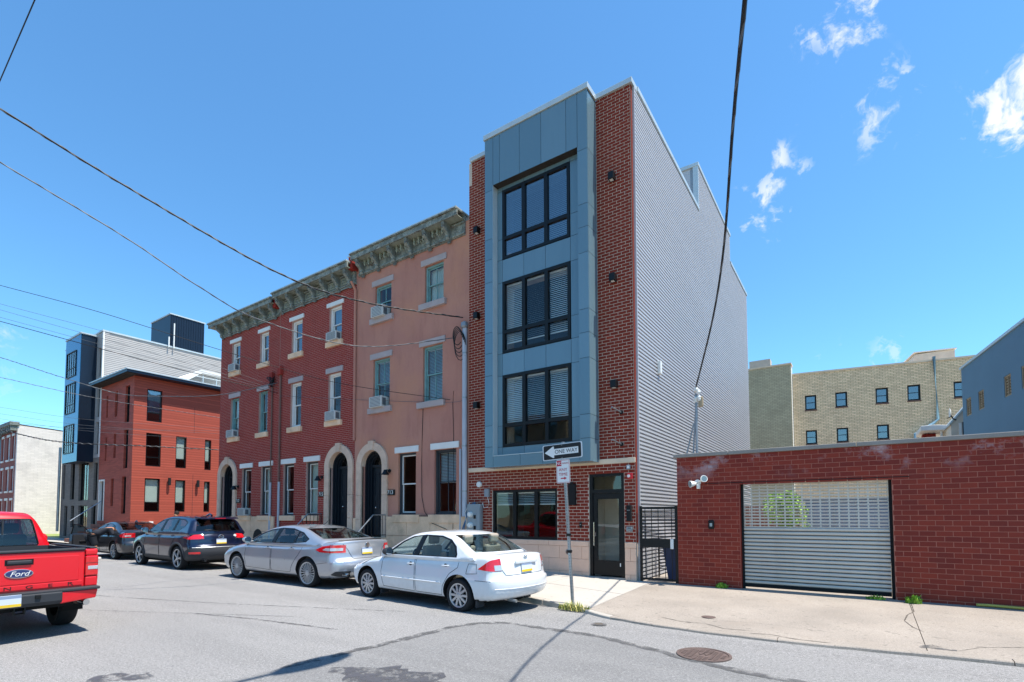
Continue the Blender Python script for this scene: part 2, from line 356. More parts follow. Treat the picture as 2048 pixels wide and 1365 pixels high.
def text(name, body, size, mt, parent, M, ext=.002, sx=1.0, shear=0, align='CENTER'):
    cu = bpy.data.curves.new(name, 'FONT'); cu.body = body; cu.size = size; cu.extrude = ext; cu.align_x = align; cu.align_y = 'CENTER'; cu.shear = shear
    t = bpy.data.objects.new(name, cu); col.objects.link(t)
    dg = bpy.context.evaluated_depsgraph_get(); me = bpy.data.meshes.new_from_object(t.evaluated_get(dg))
    bpy.data.objects.remove(t); me.transform(Matrix.Diagonal((sx, 1, 1, 1)))
    o = bpy.data.objects.new(name, me); col.objects.link(o); finish(o, mt, parent, M=M); return o
def on_front(x, y, z):     # lettering on a face that looks to -Y
    return Matrix.Translation((x, y, z)) @ Matrix.Rotation(R(90), 4, 'X')
def on_side(x, y, z):      # lettering on a face that looks to +X
    return Matrix.Translation((x, y, z)) @ Matrix.Rotation(R(90), 4, 'Z') @ Matrix.Rotation(R(90), 4, 'X')
SIDE = lambda x, y: Matrix.Translation((x, y, 0)) @ Matrix.Rotation(R(90), 4, 'Z')   # local front face (-Y) -> faces +X; local x -> +Y
def wall_mesh(u0, u1, z0, z1, t, holes, top=None):
    """Slab whose front lies at y=0 and back at y=t, with rectangular holes."""
    us = sorted({u0, u1, *[h[0] for h in holes], *[h[1] for h in holes]}); zs = sorted({z0, z1, *[h[2] for h in holes], *[h[3] for h in holes]})
    us = [u for u in us if u0 <= u <= u1]; zs = [z for z in zs if z0 <= z <= z1]
    solid = {}
    for i in range(len(us) - 1):
        for j in range(len(zs) - 1):
            cu, cz = (us[i] + us[i + 1]) / 2, (zs[j] + zs[j + 1]) / 2
            solid[i, j] = not any(h[0] < cu < h[1] and h[2] < cz < h[3] for h in holes)
    b = B()
    for (i, j), s in solid.items():
        if not s: continue
        a, c, d, e = us[i], us[i + 1], zs[j], zs[j + 1]
        b.add([(a, 0, d), (c, 0, d), (c, 0, e), (a, 0, e)], [(0, 1, 2, 3)]); b.add([(a, t, d), (c, t, d), (c, t, e), (a, t, e)], [(3, 2, 1, 0)])
        if not solid.get((i - 1, j)): b.add([(a, 0, d), (a, t, d), (a, t, e), (a, 0, e)], [(3, 2, 1, 0)])
        if not solid.get((i + 1, j)): b.add([(c, 0, d), (c, t, d), (c, t, e), (c, 0, e)], [(0, 1, 2, 3)])
        if not solid.get((i, j - 1)): b.add([(a, 0, d), (c, 0, d), (c, t, d), (a, t, d)], [(3, 2, 1, 0)])
        if not solid.get((i, j + 1)): b.add([(a, 0, e), (c, 0, e), (c, t, e), (a, t, e)], [(0, 1, 2, 3)])
    return b
def wall(name, mt, parent, u0, u1, z0, z1, t, holes, M):
    b = wall_mesh(u0, u1, z0, z1, t, holes)
    me = bpy.data.meshes.new(name); me.from_pydata(b.v, [], b.f); me.update()
    bm = bmesh.new(); bm.from_mesh(me); bmesh.ops.remove_doubles(bm, verts=bm.verts, dist=1e-4); bmesh.ops.recalc_face_normals(bm, faces=bm.faces); bm.to_mesh(me); bm.free()
    o = bpy.data.objects.new(name, me); col.objects.link(o); finish(o, mt, parent, M=M); return o
def lay_bricks(regions, holes, bl, bh, mj, arches=()):
    """Running bond: returns (xa, xb, za, zb) per brick, clipped to regions minus holes and arches (cx, spring, r, x half, z0)."""
    out = []
    for (x0, x1, z0, z1) in regions:
        n = round((z1 - z0) / bh); h = (z1 - z0) / n
        for c in range(n):
            za, zb = z0 + c * h, z0 + (c + 1) * h; zc = (za + zb) / 2
            cuts = [(a, b) for a, b, d, e in holes if d < zc < e]
            for cx, sp, r, zbot in arches:
                if zbot < zc <= sp: cuts.append((cx - r, cx + r))
                elif sp < zc < sp + r: q = math.sqrt(r * r - (zc - sp) ** 2); cuts.append((cx - q, cx + q))
            segs = [(x0, x1)]
            for a, b in cuts:
                ns = []
                for s, e in segs:
                    if b <= s or a >= e: ns.append((s, e)); continue
                    if a > s: ns.append((s, a))
                    if b < e: ns.append((b, e))
                segs = ns
            row = int(round(za / h)); off = (row % 2) * bl / 2
            for s, e in segs:
                k = math.floor((s - off) / bl)
                x = off + k * bl
                while x < e:
                    a, b = max(s, x) + mj / 2, min(e, x + bl) - mj / 2
                    if b - a > .022: out.append((a, b, za + mj / 2, zb - mj / 2))
                    x += bl
    return out
def make_bricks(parent, bricks, yf, mt, proud=.003, n_single=300, dist=None):
    """The nearest bricks as objects of their own, the rest joined."""
    C0 = Vector((0, 0, 1.65))
    bricks = sorted(bricks, key=lambda q: (Vector(((q[0] + q[1]) / 2, yf, (q[2] + q[3]) / 2)) - C0).length)
    full = max(b[1] - b[0] for b in bricks); fh = max(b[3] - b[2] for b in bricks)
    me = B().box(-.5, .5, -proud, .012, -.5, .5).mesh('brick'); me.materials.append(m[mt])
    big = [b for b in bricks if b[1] - b[0] > full * .45][:n_single]; bs = set(big)
    for q in big:
        o = bpy.data.objects.new('brick', me); col.objects.link(o)
        o.matrix_basis = Matrix.Translation(((q[0] + q[1]) / 2, yf + rnd.uniform(-.0010, .0010), (q[2] + q[3]) / 2)) @ Matrix.Diagonal((q[1] - q[0], 1, q[3] - q[2], 1))
        o.parent = parent; o.matrix_parent_inverse = WM(parent).inverted()
    b = B()
    for q in bricks:
        if q in bs: continue
        p = proud + rnd.uniform(-.0010, .0010)
        x0, x1, z0, z1 = q; y0, y1 = yf - p, yf + .012
        b.add([(x0, y0, z0), (x1, y0, z0), (x1, y0, z1), (x0, y0, z1), (x0, y1, z0), (x1, y1, z0), (x1, y1, z1), (x0, y1, z1)],
              [(0, 1, 2, 3), (1, 5, 6, 2), (4, 0, 3, 7), (3, 2, 6, 7), (4, 5, 1, 0)])
    me = bpy.data.meshes.new('brickwork'); me.from_pydata(b.v, [], b.f); me.update()
    o = bpy.data.objects.new('brickwork', me); col.objects.link(o); finish(o, mt, parent); stuff(o); return o

# ------------------------------------------------------------------ ground
def zr(x): return 0.0
def zroad(x, y): return -.045 * min(max((y - 6.7) / 1.5, 0), 1)
def sstep(a, b, x):
    t = min(max((x - a) / (b - a), 0), 1); return t * t * (3 - 2 * t)
CURB = [(-90, 9.6), (-28, 9.55), (-18, 9.25), (-12, 9.05), (-7.2, 8.72), (-5.3, 8.30), (-4.2, 8.08), (-3.4, 7.68), (-2.6, 7.5), (-1.8, 7.43), (-.6, 7.48), (.4, 7.65), (1.1, 7.76), (3, 7.9), (20, 8.0)]
def yc(x):
    for (a, b), (c, d) in zip(CURB, CURB[1:]):
        if a <= x <= c: return b + (d - b) * (x - a) / (c - a)
    return CURB[-1][1]
def zcurb(x): return .015 + .065 * (1 - sstep(-5.6, -3.5, x)) + .07 * sstep(3, 6, x)
def zfac(x): return zr(x) + .125 + .10 * (1 - sstep(-7.6, -4.1, x))
def zside(x, y):
    a = yc(x); t = (y - a) / (11.3 - a); return zcurb(x) + (zfac(x) - zcurb(x)) * min(max(t, 0), 1)
def asphalt(name, c0, c1, spk=.8):
    M = Mat(name); M.set(Roughness=.9, Specular_IOR_Level=.25)
    k = M.mix(M.noise(.45, 6, .6, (.35, 1, 1)), hexc(c0), hexc(c1))
    k = M.mix(M.mul(M.noise(1.1, 4, .6, (.04, 1, 1), .46, .66), .5), k, [x * .78 for x in hexc(c0)])
    k = M.mix(M.mul(M.noise(1.6, 8, .7, (.4, 1, 1), .52, .76), .5), k, [x * .62 for x in hexc(c0)])
    k = M.mix(M.mul(M.noise(34, 3, .75, (.8, 1, 1), .48, .62), spk * 1.0), k, [x * .55 for x in hexc(c0)])
    k = M.mix(M.mul(M.noise(42, 3, .75, (.9, 1.1, 1), .54, .66), spk * 1.0), k, [min(1, x * 1.7) for x in hexc(c1)])
    k = M.mix(M.mul(M.noise(220, 2, .5, lo=.45, hi=.7), spk), k, [min(1, x * 1.9) for x in hexc(c1)])
    k = M.mix(M.mul(M.noise(150, 2, .5, (1.1, .9, 1), .5, .7), spk), k, [x * .45 for x in hexc(c0)])
    k = M.mix(M.mul(M.noise(7, 6, .8, (.5, 1.2, 1), .60, .70), .45), k, [x * .5 for x in hexc(c0)])
    M.color(k); M.bump(M.noise(190, 3), .5, .008); return M.m
m['asphalt'] = asphalt('worn asphalt', '#737271', '#8f8d8b')
m['asphaltpatch'] = asphalt('newer asphalt patch', '#6d6c6c', '#858482', .55)
m['tar'] = mat('tar seam', '#5c5b5b', .75, var=.25, vs=6, fine=.5, fs=120, bump=.3)
m['stain'] = mat('dark wet stain', '#505055', .6, var=.15, vs=5, fine=.35, fs=150)
for k_ in ('tar', 'stain'):      # worn, broken-up edges
    mt_ = m[k_]; nt_ = mt_.node_tree; tc_ = nt_.nodes.new('ShaderNodeTexCoord'); n_ = nt_.nodes.new('ShaderNodeTexNoise'); n_.inputs['Scale'].default_value = 5.0; n_.inputs['Detail'].default_value = 9; n_.inputs['Roughness'].default_value = .75
    r_ = nt_.nodes.new('ShaderNodeMapRange'); r_.inputs['From Min'].default_value = .40; r_.inputs['From Max'].default_value = .56; r_.inputs['To Max'].default_value = .85
    nt_.links.new(tc_.outputs['Object'], n_.inputs['Vector']); nt_.links.new(n_.outputs['Fac'], r_.inputs['Value']); nt_.links.new(r_.outputs[0], nt_.nodes['Principled BSDF'].inputs['Alpha'])
m['concnew'] = mat('new pale concrete', '#b0aaa1', .9, var=.07, vs=1.2, fine=.22, fs=160, bump=.2, bs=150, dirt=.3, dcol=(.35, .31, .26), spots=.5)
m['concold'] = mat('worn tan concrete', '#a2988d', .92, var=.16, vs=.9, fine=.65, fs=60, bump=.35, bs=120, dirt=.5, dcol=(.30, .25, .20), spots=.6)
m['concgrey'] = mat('curb concrete', '#b3aca2', .9, var=.12, vs=3, fine=.4, fs=120, bump=.3, dirt=.35, dcol=(.2, .18, .16))
m['crack'] = mat('crack dirt', '#57514a', .95, var=.3, vs=20)
m['earth'] = mat('dry lot earth', '#9b8b66', .95, var=.25, vs=1, fine=.4)
m['grassdry'] = mat('lot grass', '#7f8a4e', .95, var=.3, vs=2)
def grid_sheet(name, mt, xs, yrows, zf, kind=True):
    b = B(); nx, ny = len(xs), len(yrows(xs[0])); vs = []
    for x in xs:
        for y in yrows(x): vs.append((x, y, zf(x, y)))
    b.add(vs, [(i * ny + j, (i + 1) * ny + j, (i + 1) * ny + j + 1, i * ny + j + 1) for i in range(nx - 1) for j in range(ny - 1)])
    o = b.obj(name, mt)
    return struct(o) if kind else o
def lin(a, b, n): return [a + (b - a) * i / (n - 1) for i in range(n)]
grid_sheet('ground', 'earth', [-700, -200, -90, -65, -5, 60, 200, 700], lambda x: [-700, -60, 0, 60, 700], lambda x, y: zr(x) - .06)
grid_sheet('road', 'asphalt', [-160, -65] + lin(-60, -5, 12) + [20, 60], lambda x: [-.3, 3, 6.7, 8.2, 9.7], zroad)
bxr = grid_sheet('side_lot', 'asphalt', lin(-32.9, -23.5, 4), lambda x: lin(11.34, 70, 6), lambda x, y: .15)
grid_sheet('near_sidewalk', 'concold', [-160, -65, -5, 20, 60], lambda x: [-5.2, -.3], lambda x, y: zr(x) + .12)
def slab(name, mt, parent, x0, x1, f0, f1, gap=.009, xa=None, xb=None):
    """Pavement slab between fractions f0..f1 of the way from kerb line to facade."""
    n = max(2, int((x1 - x0) / .35) + 1); b = B(); top = []; K = 6
    for i in range(n):
        t = i / (n - 1)
        for j in range(K):
            f = f0 + (f1 - f0) * j / (K - 1)
            xl = x0 + gap / 2; xr = x1 - gap / 2
            if xa: xl += xa * (1 - f)
            if xb: xr += xb * (1 - f)
            x = xl + (xr - xl) * t
            y = yc(x) + .13 + f * (11.32 - yc(x) - .13)
            if j == 0: y += gap / 2
            top.append((x, y, zside(x, y)))
    N = len(top); vs = top + [(p[0], p[1], p[2] - .16) for p in top]
    q = lambda i, j: i * K + j
    fs = [(q(i, j), q(i + 1, j), q(i + 1, j + 1), q(i, j + 1)) for i in range(n - 1) for j in range(K - 1)]
    rim = [q(i, 0) for i in range(n)] + [q(n - 1, j) for j in range(1, K)] + [q(i, K - 1) for i in range(n - 2, -1, -1)] + [q(0, j) for j in range(K - 2, 0, -1)]
    fs += [(rim[i], rim[i - 1], rim[i - 1] + N, rim[i] + N) for i in range(len(rim))]
    return b.add(vs, fs).obj(name, mt, parent)
sw = bpy.data.objects.new('sidewalk', None); col.objects.link(sw); struct(sw)
XS = [-32.2, -30.2, -28.4, -26.5, -24.6, -22.8, -21.0, -19.2, -17.4, -15.6, -13.9, -12.2, -10.5, -8.9, -7.4, -5.7]
for a, b_ in zip(XS, XS[1:]):
    slab('paving_slab', 'concnew', sw, a, b_, 0, .47); slab('paving_slab', 'concnew', sw, a, b_, .475, 1)
slab('paving_slab', 'concnew', sw, -5.7, -3.86, 0, .47, xa=.0); slab('paving_slab', 'concnew', sw, -5.7, -3.86, .475, 1)
slab('apron_slab', 'concold', sw, -3.86, .72, 0, 1, xb=-.06); slab('apron_slab', 'concold', sw, .72, 6.0, 0, 1, xa=-.06); slab('paving_slab', 'concold', sw, 6.0, 16, 0, 1)
def curb_piece(xs):
    b = B(); vs = []
    for x in xs:
        y = yc(x); z = zcurb(x); w = rnd.uniform(-.012, .012)
        vs += [(x, y + w * .5, zr(x) - .08), (x, y + .015 + w, z - .012), (x, y + .03 + w, z), (x, y + .128, zside(x, y + .128) + .001), (x, y + .128, zr(x) - .09)]
    n = len(xs)
    fs = [(i * 5 + j, (i + 1) * 5 + j, (i + 1) * 5 + (j + 1) % 5, i * 5 + (j + 1) % 5) for i in range(n - 1) for j in range(5)] + [(0, 1, 2, 3, 4), tuple(range((n - 1) * 5, n * 5))[::-1]]
    b.add(vs, fs); b.obj('kerb_stone', 'concgrey' if xs[0] < -3.4 else 'concold', sw)
for a, c in ((-32.2, -28.4), (-28.39, -24.61), (-24.6, -21.6), (-21.59, -18.6), (-18.59, -15.6), (-15.59, -12.6), (-12.59, -9.6), (-9.59, -6.8), (-6.79, -4.9), (-4.89, -3.3), (-3.29, -.9), (-.89, 1.4), (1.41, 4.5), (4.51, 16)):
    curb_piece(lin(a, c, 12))
# far pavement in front of the corner building and the lot beyond
fs_ = grid_sheet('far_sidewalk', 'concnew', [-160, -65, -50, -45, -40, -32.2], lambda x: [9.55, 10.2, 11.35], lambda x, y: .14)
grid_sheet('vacant_lot', 'grassdry', [-57, -50, -44.6], lambda x: [11.36, 16, 40], lambda x, y: zr(x) + .13)
def ragged(name, mt, pts, w, z, parent=None, jit=.35, seed=1, zf=None):
    """A ragged strip lying on the ground along pts."""
    r = random.Random(seed); P = []
    for (a, c) in zip(pts, pts[1:]):
        L = math.dist(a, c); n = max(2, int(L / max(w * .8, .05)))
        P += [(a[0] + (c[0] - a[0]) * i / n, a[1] + (c[1] - a[1]) * i / n) for i in range(n)]
    P.append(pts[-1]); vs = []
    for i, p in enumerate(P):
        a, c = P[max(i - 1, 0)], P[min(i + 1, len(P) - 1)]; d = Vector((c[0] - a[0], c[1] - a[1])).normalized(); nx, ny = -d.y, d.x
        e = min(1, .25 + min(i, len(P) - 1 - i) * .35)
        for s in (-1, 1):
            k = w / 2 * e * (1 + r.uniform(-jit, jit)); x, y = p[0] + nx * s * k, p[1] + ny * s * k
            vs.append((x, y, (zf(x, y) if zf else zroad(x, y)) + z))
    return B().add(vs, [(2 * i, 2 * i + 1, 2 * i + 3, 2 * i + 2) for i in range(len(P) - 1)]).obj(name, mt, parent)
def blob(name, mt, poly, z, jit=.06, seed=2, parent=None):
    r = random.Random(seed); P = []
    n = len(poly)
    for i in range(n):
        a, c = poly[i], poly[(i + 1) % n]; k = max(3, int(math.dist(a, c) / .1))
        for j in range(k):
            t = j / k; P.append((a[0] + (c[0] - a[0]) * t + r.uniform(-jit, jit), a[1] + (c[1] - a[1]) * t + r.uniform(-jit, jit)))
    return B().add([(x, y, zroad(x, y) + z) for x, y in P], [tuple(range(len(P)))]).obj(name, mt, parent)
PATCH = [(-5.3, 2.2), (-5.17, 3.18), (-4.99, 4.92), (-4.96, 5.69), (-4.78, 6.2), (-4.38, 6.42), (-2.89, 6.38), (-2.12, 6.14), (-1.35, 5.86), (-.76, 5.76), (4, 5.3), (4, 1.2), (-5.0, 1.2)]
struct(blob('asphalt_patch', 'asphaltpatch', PATCH, .004, .03, 3))
struct(ragged('tar_seam', 'tar', PATCH[1:11], .13, .008, seed=5))
struct(blob('road_stain', 'stain', [(-4.7, 3.45), (-4.45, 3.75), (-4.3, 3.72), (-4.15, 3.95), (-3.9, 3.85), (-3.6, 4.02), (-3.3, 3.7), (-3.2, 3.3), (-3.6, 2.9), (-4.1, 3.1), (-4.3, 3.35)], .009, .05, 8))
struct(blob('road_stain', 'stain', [(-6.5, 2.0), (-6.2, 2.35), (-5.95, 2.3), (-6.05, 2.1), (-6.3, 1.85)], .005, .06, 9))
for i, (pts, w) in enumerate([([(-16.5, 3.0), (-12.0, 4.2), (-9.8, 4.9), (-6.4, 6.2)], .028), ([(-14, 2.4), (-11, 3.3), (-7.6, 4.9)], .02), ([(-9.4, 4.1), (-7.9, 4.45), (-6.2, 4.7)], .05)]):
    struct(ragged('road_seam', 'tar', pts, w, .005 + i * .0005, seed=20 + i, jit=.6))
for i, pts in enumerate([[(.74, 11.1), (.72, 10.3), (.62, 10.0), (.55, 9.5), (.62, 9.1), (.72, 8.85)], [(.95, 7.98), (1.2, 8.3), (1.7, 8.6)], [(-2.6, 8.0), (-2.2, 7.85), (-1.9, 7.9), (-1.6, 7.72), (-1.2, 7.78)], [(-2.2, 8.25), (-1.7, 8.2), (-1.2, 8.3), (-.2, 8.2)], [(-1.25, 7.62), (-1.0, 7.7), (-.7, 7.6), (-.3, 7.62)]]):
    ragged('pavement_crack', 'crack', pts, (.014, .008, .014, .004, .016)[i], .003, sw, .8, 30 + i, zside)
blob_ = ragged('rubble_patch', 'tar', [(.6, 7.95), (.75, 8.05), (.95, 8.0)], .2, .004, sw, .5, 41, zside)
# ------------------------------------------------------------------ windows and small building parts
YF = 11.3
FRONT = Matrix.Translation((0, YF, 0))
def blinds(parent, x0, x1, z0, z1, y, M=None, pitch=.045, mt='blind', tilt=.8):
    b = B(); z = z1 - .03
    b.box(x0, x1, y - .02, y + .02, z1 - .035, z1)
    while z > z0:
        a = tilt; dy, dz = .022 * math.cos(a), .022 * math.sin(a)
        b.add([(x0, y - dy, z - dz), (x1, y - dy, z - dz), (x1, y + dy, z + dz), (x0, y + dy, z + dz)], [(0, 1, 2, 3)]); z -= pitch
    b.box(x0, x1, y - .015, y + .015, z0 - .02, z0)
    return b.obj('blind', mt, parent, M=M)
def frame_ring(b, x0, x1, z0, z1, w, y0, y1):
    b.box(x0, x0 + w, y0, y1, z0, z1); b.box(x1 - w, x1, y0, y1, z0, z1); b.box(x0 + w, x1 - w, y0, y1, z1 - w, z1); b.box(x0 + w, x1 - w, y0, y1, z0, z0 + w)
def sash_window(parent, x0, x1, z0, z1, fm, M=FRONT, depth=.12, muntin=False, mid=.5, inner=None, dark='dim', gl='glass', fw=.05, jamb=None, reveal=.0):
    """Double-hung window in a hole x0..x1, z0..z1."""
    w = B(); frame_ring(w, x0, x1, z0, z1, fw, depth - .05, depth + .05)
    win = w.obj('window', jamb or fm, parent, M=M, bevel=.004)
    zm = z0 + (z1 - z0) * mid; a, c = x0 + fw, x1 - fw
    for nm, za, zb, y in (('upper_sash', zm - .02, z1 - fw, depth), ('lower_sash', z0 + fw, zm + .02, depth + .028)):
        b = B(); frame_ring(b, a, c, za, zb, .038, y, y + .026)
        if muntin: b.box((a + c) / 2 - .012, (a + c) / 2 + .012, y, y + .026, za + .038, zb - .038)
        b.obj(nm, fm, win, M=M, bevel=.003)
        bx('pane', gl, win, a + .036, c - .036, y + .010, y + .015, za + .036, zb - .036, M=M)
    if inner == 'blind': blinds(win, a + .01, c - .01, z0 + fw + .02, z1 - fw, depth + .11, M)
    elif inner == 'half': blinds(win, a + .01, c - .01, zm, z1 - fw, depth + .11, M)
    elif inner == 'shade': bx('shade', 'shade', win, a + .01, c - .01, depth + .10, depth + .104, z0 + (z1 - z0) * .25, z1 - fw, M=M)
    elif inner == 'curtain':
        b = B(); n = 24
        vs = []
        for i in range(n + 1):
            x = a + (c - a) * i / n; y = depth + .12 + .015 * math.sin(i * 1.7); vs += [(x, y, z0 + fw), (x, y, z1 - fw)]
        b.add(vs, [(2 * i, 2 * i + 2, 2 * i + 3, 2 * i + 1) for i in range(n)]).obj('curtain', 'shade', win, M=M)
    return win
def fixed_window(parent, x0, x1, z0, z1, fm='black', M=FRONT, depth=.08, bar=None, gl='glassdark', inner=None, fw=.05, cols=1):
    w = B(); frame_ring(w, x0, x1, z0, z1, fw, depth - .03, depth + .05)
    win = w.obj('window', fm, parent, M=M)
    xs = lin(x0 + fw, x1 - fw, cols + 1)
    b = B()
    for x in xs[1:-1]: b.box(x - fw * .4, x + fw * .4, depth - .01, depth + .045, z0 + fw, z1 - fw)
    if bar: b.box(x0 + fw, x1 - fw, depth - .012, depth + .047, bar - fw * .5, bar + fw * .5)
    if b.v: b.obj('glazing_bar', fm, win, M=M)
    for i in range(cols):
        zz = [z0 + fw, z1 - fw] if not bar else [z0 + fw, bar, z1 - fw]
        for za, zb in zip(zz, zz[1:]): bx('pane', gl, win, xs[i], xs[i + 1], depth + .01, depth + .016, za, zb, M=M)
    if inner: bx('shade', inner, win, x0 + fw, x1 - fw, depth + .07, depth + .075, (bar or z0 + fw), z1 - fw, M=M)
    return win
def ac_unit(x0, x1, z0, z1, out, label, group='window air conditioners'):
    out *= .7; z1 -= .03
    t = thing('air_conditioner', label, 'air conditioner', ((x0 + x1) / 2, YF - out, z0), group)
    bx('casing', 'acwhite', t, x0, x1, YF - out, YF + .14, z0, z1, bevel=.01)
    b = B(); k = 7
    for i in range(k):
        z = z0 + .04 + (z1 - z0 - .08) * i / (k - 1); b.box(x0 + .05, x1 - .05, YF - out - .004, YF - out + .001, z - .012, z + .006)
    b.obj('grille', 'acdark', t)
    b = B()
    for i in range(6):
        y = YF - out + .04 + i * (out - .06) / 6
        b.box(x1 - .001, x1 + .004, y, y + .022, z0 + .05, z1 - .06)
    b.obj('side_vent', 'acdark', t)
def shell(name, parent, mt, x0, x1, y0, y1, z0, z1, roof='roofing', t=.2):
    """Back and side walls plus flat roof behind a facade (open at the front)."""
    b = B(); b.box(x0, x0 + t, y0, y1, z0, z1); b.box(x1 - t, x1, y0, y1, z0, z1); b.box(x0 + t, x1 - t, y1 - t, y1, z0, z1)
    b.obj(name, mt, parent); bx('roof', roof, parent, x0 + t, x1 - t, y0, y1 - t, z1 - .35, z1 - .2)

# ------------------------------------------------------------------ the modern four-storey building
TX0, TX1 = -9.15, -4.2
tower = thing('apartment_building', 'four-storey apartment building with blue-grey panel bay and ribbed metal side wall', 'building', (-6.7, YF, .15))
WIN = [(3.45, 4.02, 5.37), (5.98, 6.55, 7.93), (8.56, 9.13, 10.48)]
holes = [(-8.31, -6.27, 1.0, 2.33), (-5.38, -4.48, -.3, 2.65)] + [(-7.74, -5.69, a, c) for a, _, c in WIN]
wall('wall', 'mortar_tower', tower, TX0, TX1, -.3, 11.98, .25, holes, FRONT)
bricks = lay_bricks([(TX0, TX1 - .004, 1.0, 2.855), (TX0, -8.2, 2.975, 11.3), (TX0 + .1, -8.2, 11.3, 11.98), (-5.1, TX1 - .004, 2.975, 11.98)],
                    [(-8.31, -6.27, 1.0, 2.33), (-5.38, -4.48, 0, 2.65)], .208, .0765, .012)
make_bricks(tower, bricks, YF, 'brick_tower')
bx('corner_edge', 'brick_tower', tower, TX1 - .002, TX1 + .012, YF + .0, YF + .10, 1.0, 11.98)
# stone base and band
bh = [(-.3, .25), (.25, .56), (.56, .87), (.87, .995)]
for r_, (za, zb) in enumerate(bh):
    off = .31 * (r_ % 2)
    for s, e in ((TX0, -5.39), (-4.47, TX1)):
        x = math.floor((s - off) / .62) * .62 + off
        while x < e:
            a, c = max(s, x), min(e, x + .62)
            if c - a > .03: bx('stone_block', 'stone', tower, a + .003, c - .003, YF - (.035 if r_ == 3 else .025), YF + .02, za + .003, zb - .003, bevel=.004)
            x += .62
for a, c in ((TX0, -7.9), (-7.9, -6.5), (-6.5, -5.1), (-5.1, TX1 + .01)): bx('stone_band', 'band', tower, a + .003, c - .003, YF - .03, YF + .02, 2.858, 2.972, bevel=.004)
# coping
b = B(); b.box(TX0 + .06, -8.22, YF - .06, YF + .3, 11.985, 12.11); b.obj('coping', 'coping', tower, bevel=.006)
b = B(); b.box(-5.08, TX1 + .06, YF - .06, YF + .3, 11.985, 12.11); b.obj('coping', 'coping', tower, bevel=.006)
# bay
BX0, BX1, BY, BR = -8.2, -5.1, 10.8, 11.0
b = B(); b.box(BX0 + .015, -7.935, BY + .015, YF + .02, 2.93, 11.96); b.box(-5.355, BX1 - .015, BY + .015, YF + .02, 2.93, 11.96)
b.box(-7.935, -5.355, BY + .015, YF + .02, 10.62, 11.96); b.box(-7.935, -5.355, BY + .015, YF + .02, 2.93, 3.185); b.obj('bay_frame', 'backing', tower)
holesr = [(-7.74, -5.69, a, c) for a, _, c in WIN]
wall('bay_back', 'backing', tower, -7.935, -5.355, 3.185, 10.62, .06, holesr, Matrix.Translation((0, BR + .012, 0)))
G = .005
def panel(x0, x1, y0, y1, z0, z1): bx('panel', 'panel', tower, x0 + G, x1 - G, y0, y1, z0 + G, z1 - G)
J = [3.2, 3.45, 4.02, 5.37, 5.98, 6.55, 7.93, 8.56, 9.13, 10.48, 10.6]
for za, zb in zip([2.92] + J[1:-1], J[1:-1] + [11.96]):
    panel(BX0, -7.92, BY, BY + .014, za, zb); panel(-5.37, BX1, BY, BY + .014, za, zb)
    bx('panel', 'panel', tower, BX1 - .014, BX1, BY + .016, YF - .001, za + G, zb - G)
hx = [-7.92, -7.70, -7.06, -6.40, -5.68, -5.37]
for a, c in zip(hx, hx[1:]): panel(a, c, BY, BY + .014, 10.6, 11.96)
for a, c in zip([-7.92, -7.06, -6.40, -5.37], [-7.06, -6.40, -5.37]): panel(a, c, BY, BY + .014, 2.92, 3.2)
bx('ledge', 'coping', tower, -7.92, -5.37, BY - .01, BR, 3.196, 3.212)
bx('soffit_panel', 'dim', tower, -7.925, -5.365, BY + .004, BR, 10.592, 10.612)
bx('underside', 'panel', tower, BX0, BX1, BY, YF - .03, 2.905, 2.925)
for za, zb in zip(J[:-1], J[1:]):
    panel(-7.92, -7.75, BR, BR + .012, za, zb); panel(-5.68, -5.37, BR, BR + .012, za, zb)
bx('bay_reveal', 'coping', tower, -7.934, -7.918, BY + .003, BR + .01, 3.2, 10.6); bx('bay_reveal', 'panel', tower, -5.372, -5.356, BY + .003, BR + .01, 3.2, 10.6)  # left reveal in pale coping colour: sunlit brightness put into its colour
for za, zb in ((3.2, 3.44), (5.38, 5.97), (7.94, 8.55), (10.49, 10.6)):
    for a, c in ((-7.75, -7.06), (-7.06, -6.40), (-6.40, -5.68)): panel(a, c, BR, BR + .012, za, zb)
b = B(); b.box(BX0 - .03, BX1 + .03, BY - .035, YF - .02, 11.965, 12.10); b.obj('coping', 'coping', tower, bevel=.006)
bx('bay_roof', 'roofing', tower, BX0, BX1, BY + .02, YF + .3, 11.93, 11.964)
for wi, (za, zt, zb) in enumerate(WIN):
    w = B(); frame_ring(w, -7.74, -5.69, za, zb, .075, BR - .02, BR + .08)
    for x in (-7.06, -6.375): w.box(x - .05, x + .05, BR - .022, BR + .082, za + .075, zb - .075)
    w.box(-7.665, -5.765, BR - .018, BR + .078, zt - .045, zt + .045)
    win = w.obj('window', 'black', tower)
    for a, c in ((-7.665, -7.11), (-7.01, -6.425), (-6.325, -5.765)):
        for d, e in ((za + .075, zt - .045), (zt + .045, zb - .075)):
            bx('pane', 'glassblue' if wi == 2 else 'glass', win, a, c, BR + .03, BR + .036, d, e)
        i = (-7.665, -7.01, -6.325).index(a)
        zlow = (zt + .02, za + .30, za + .10)[wi] if wi else (zt + .03, zt + .03, zt - .0)[i]
        blinds(win, a - .02, c + .02, zlow, zb - .06, BR + .14, tilt=(.95, .5, .85)[i], pitch=.05)
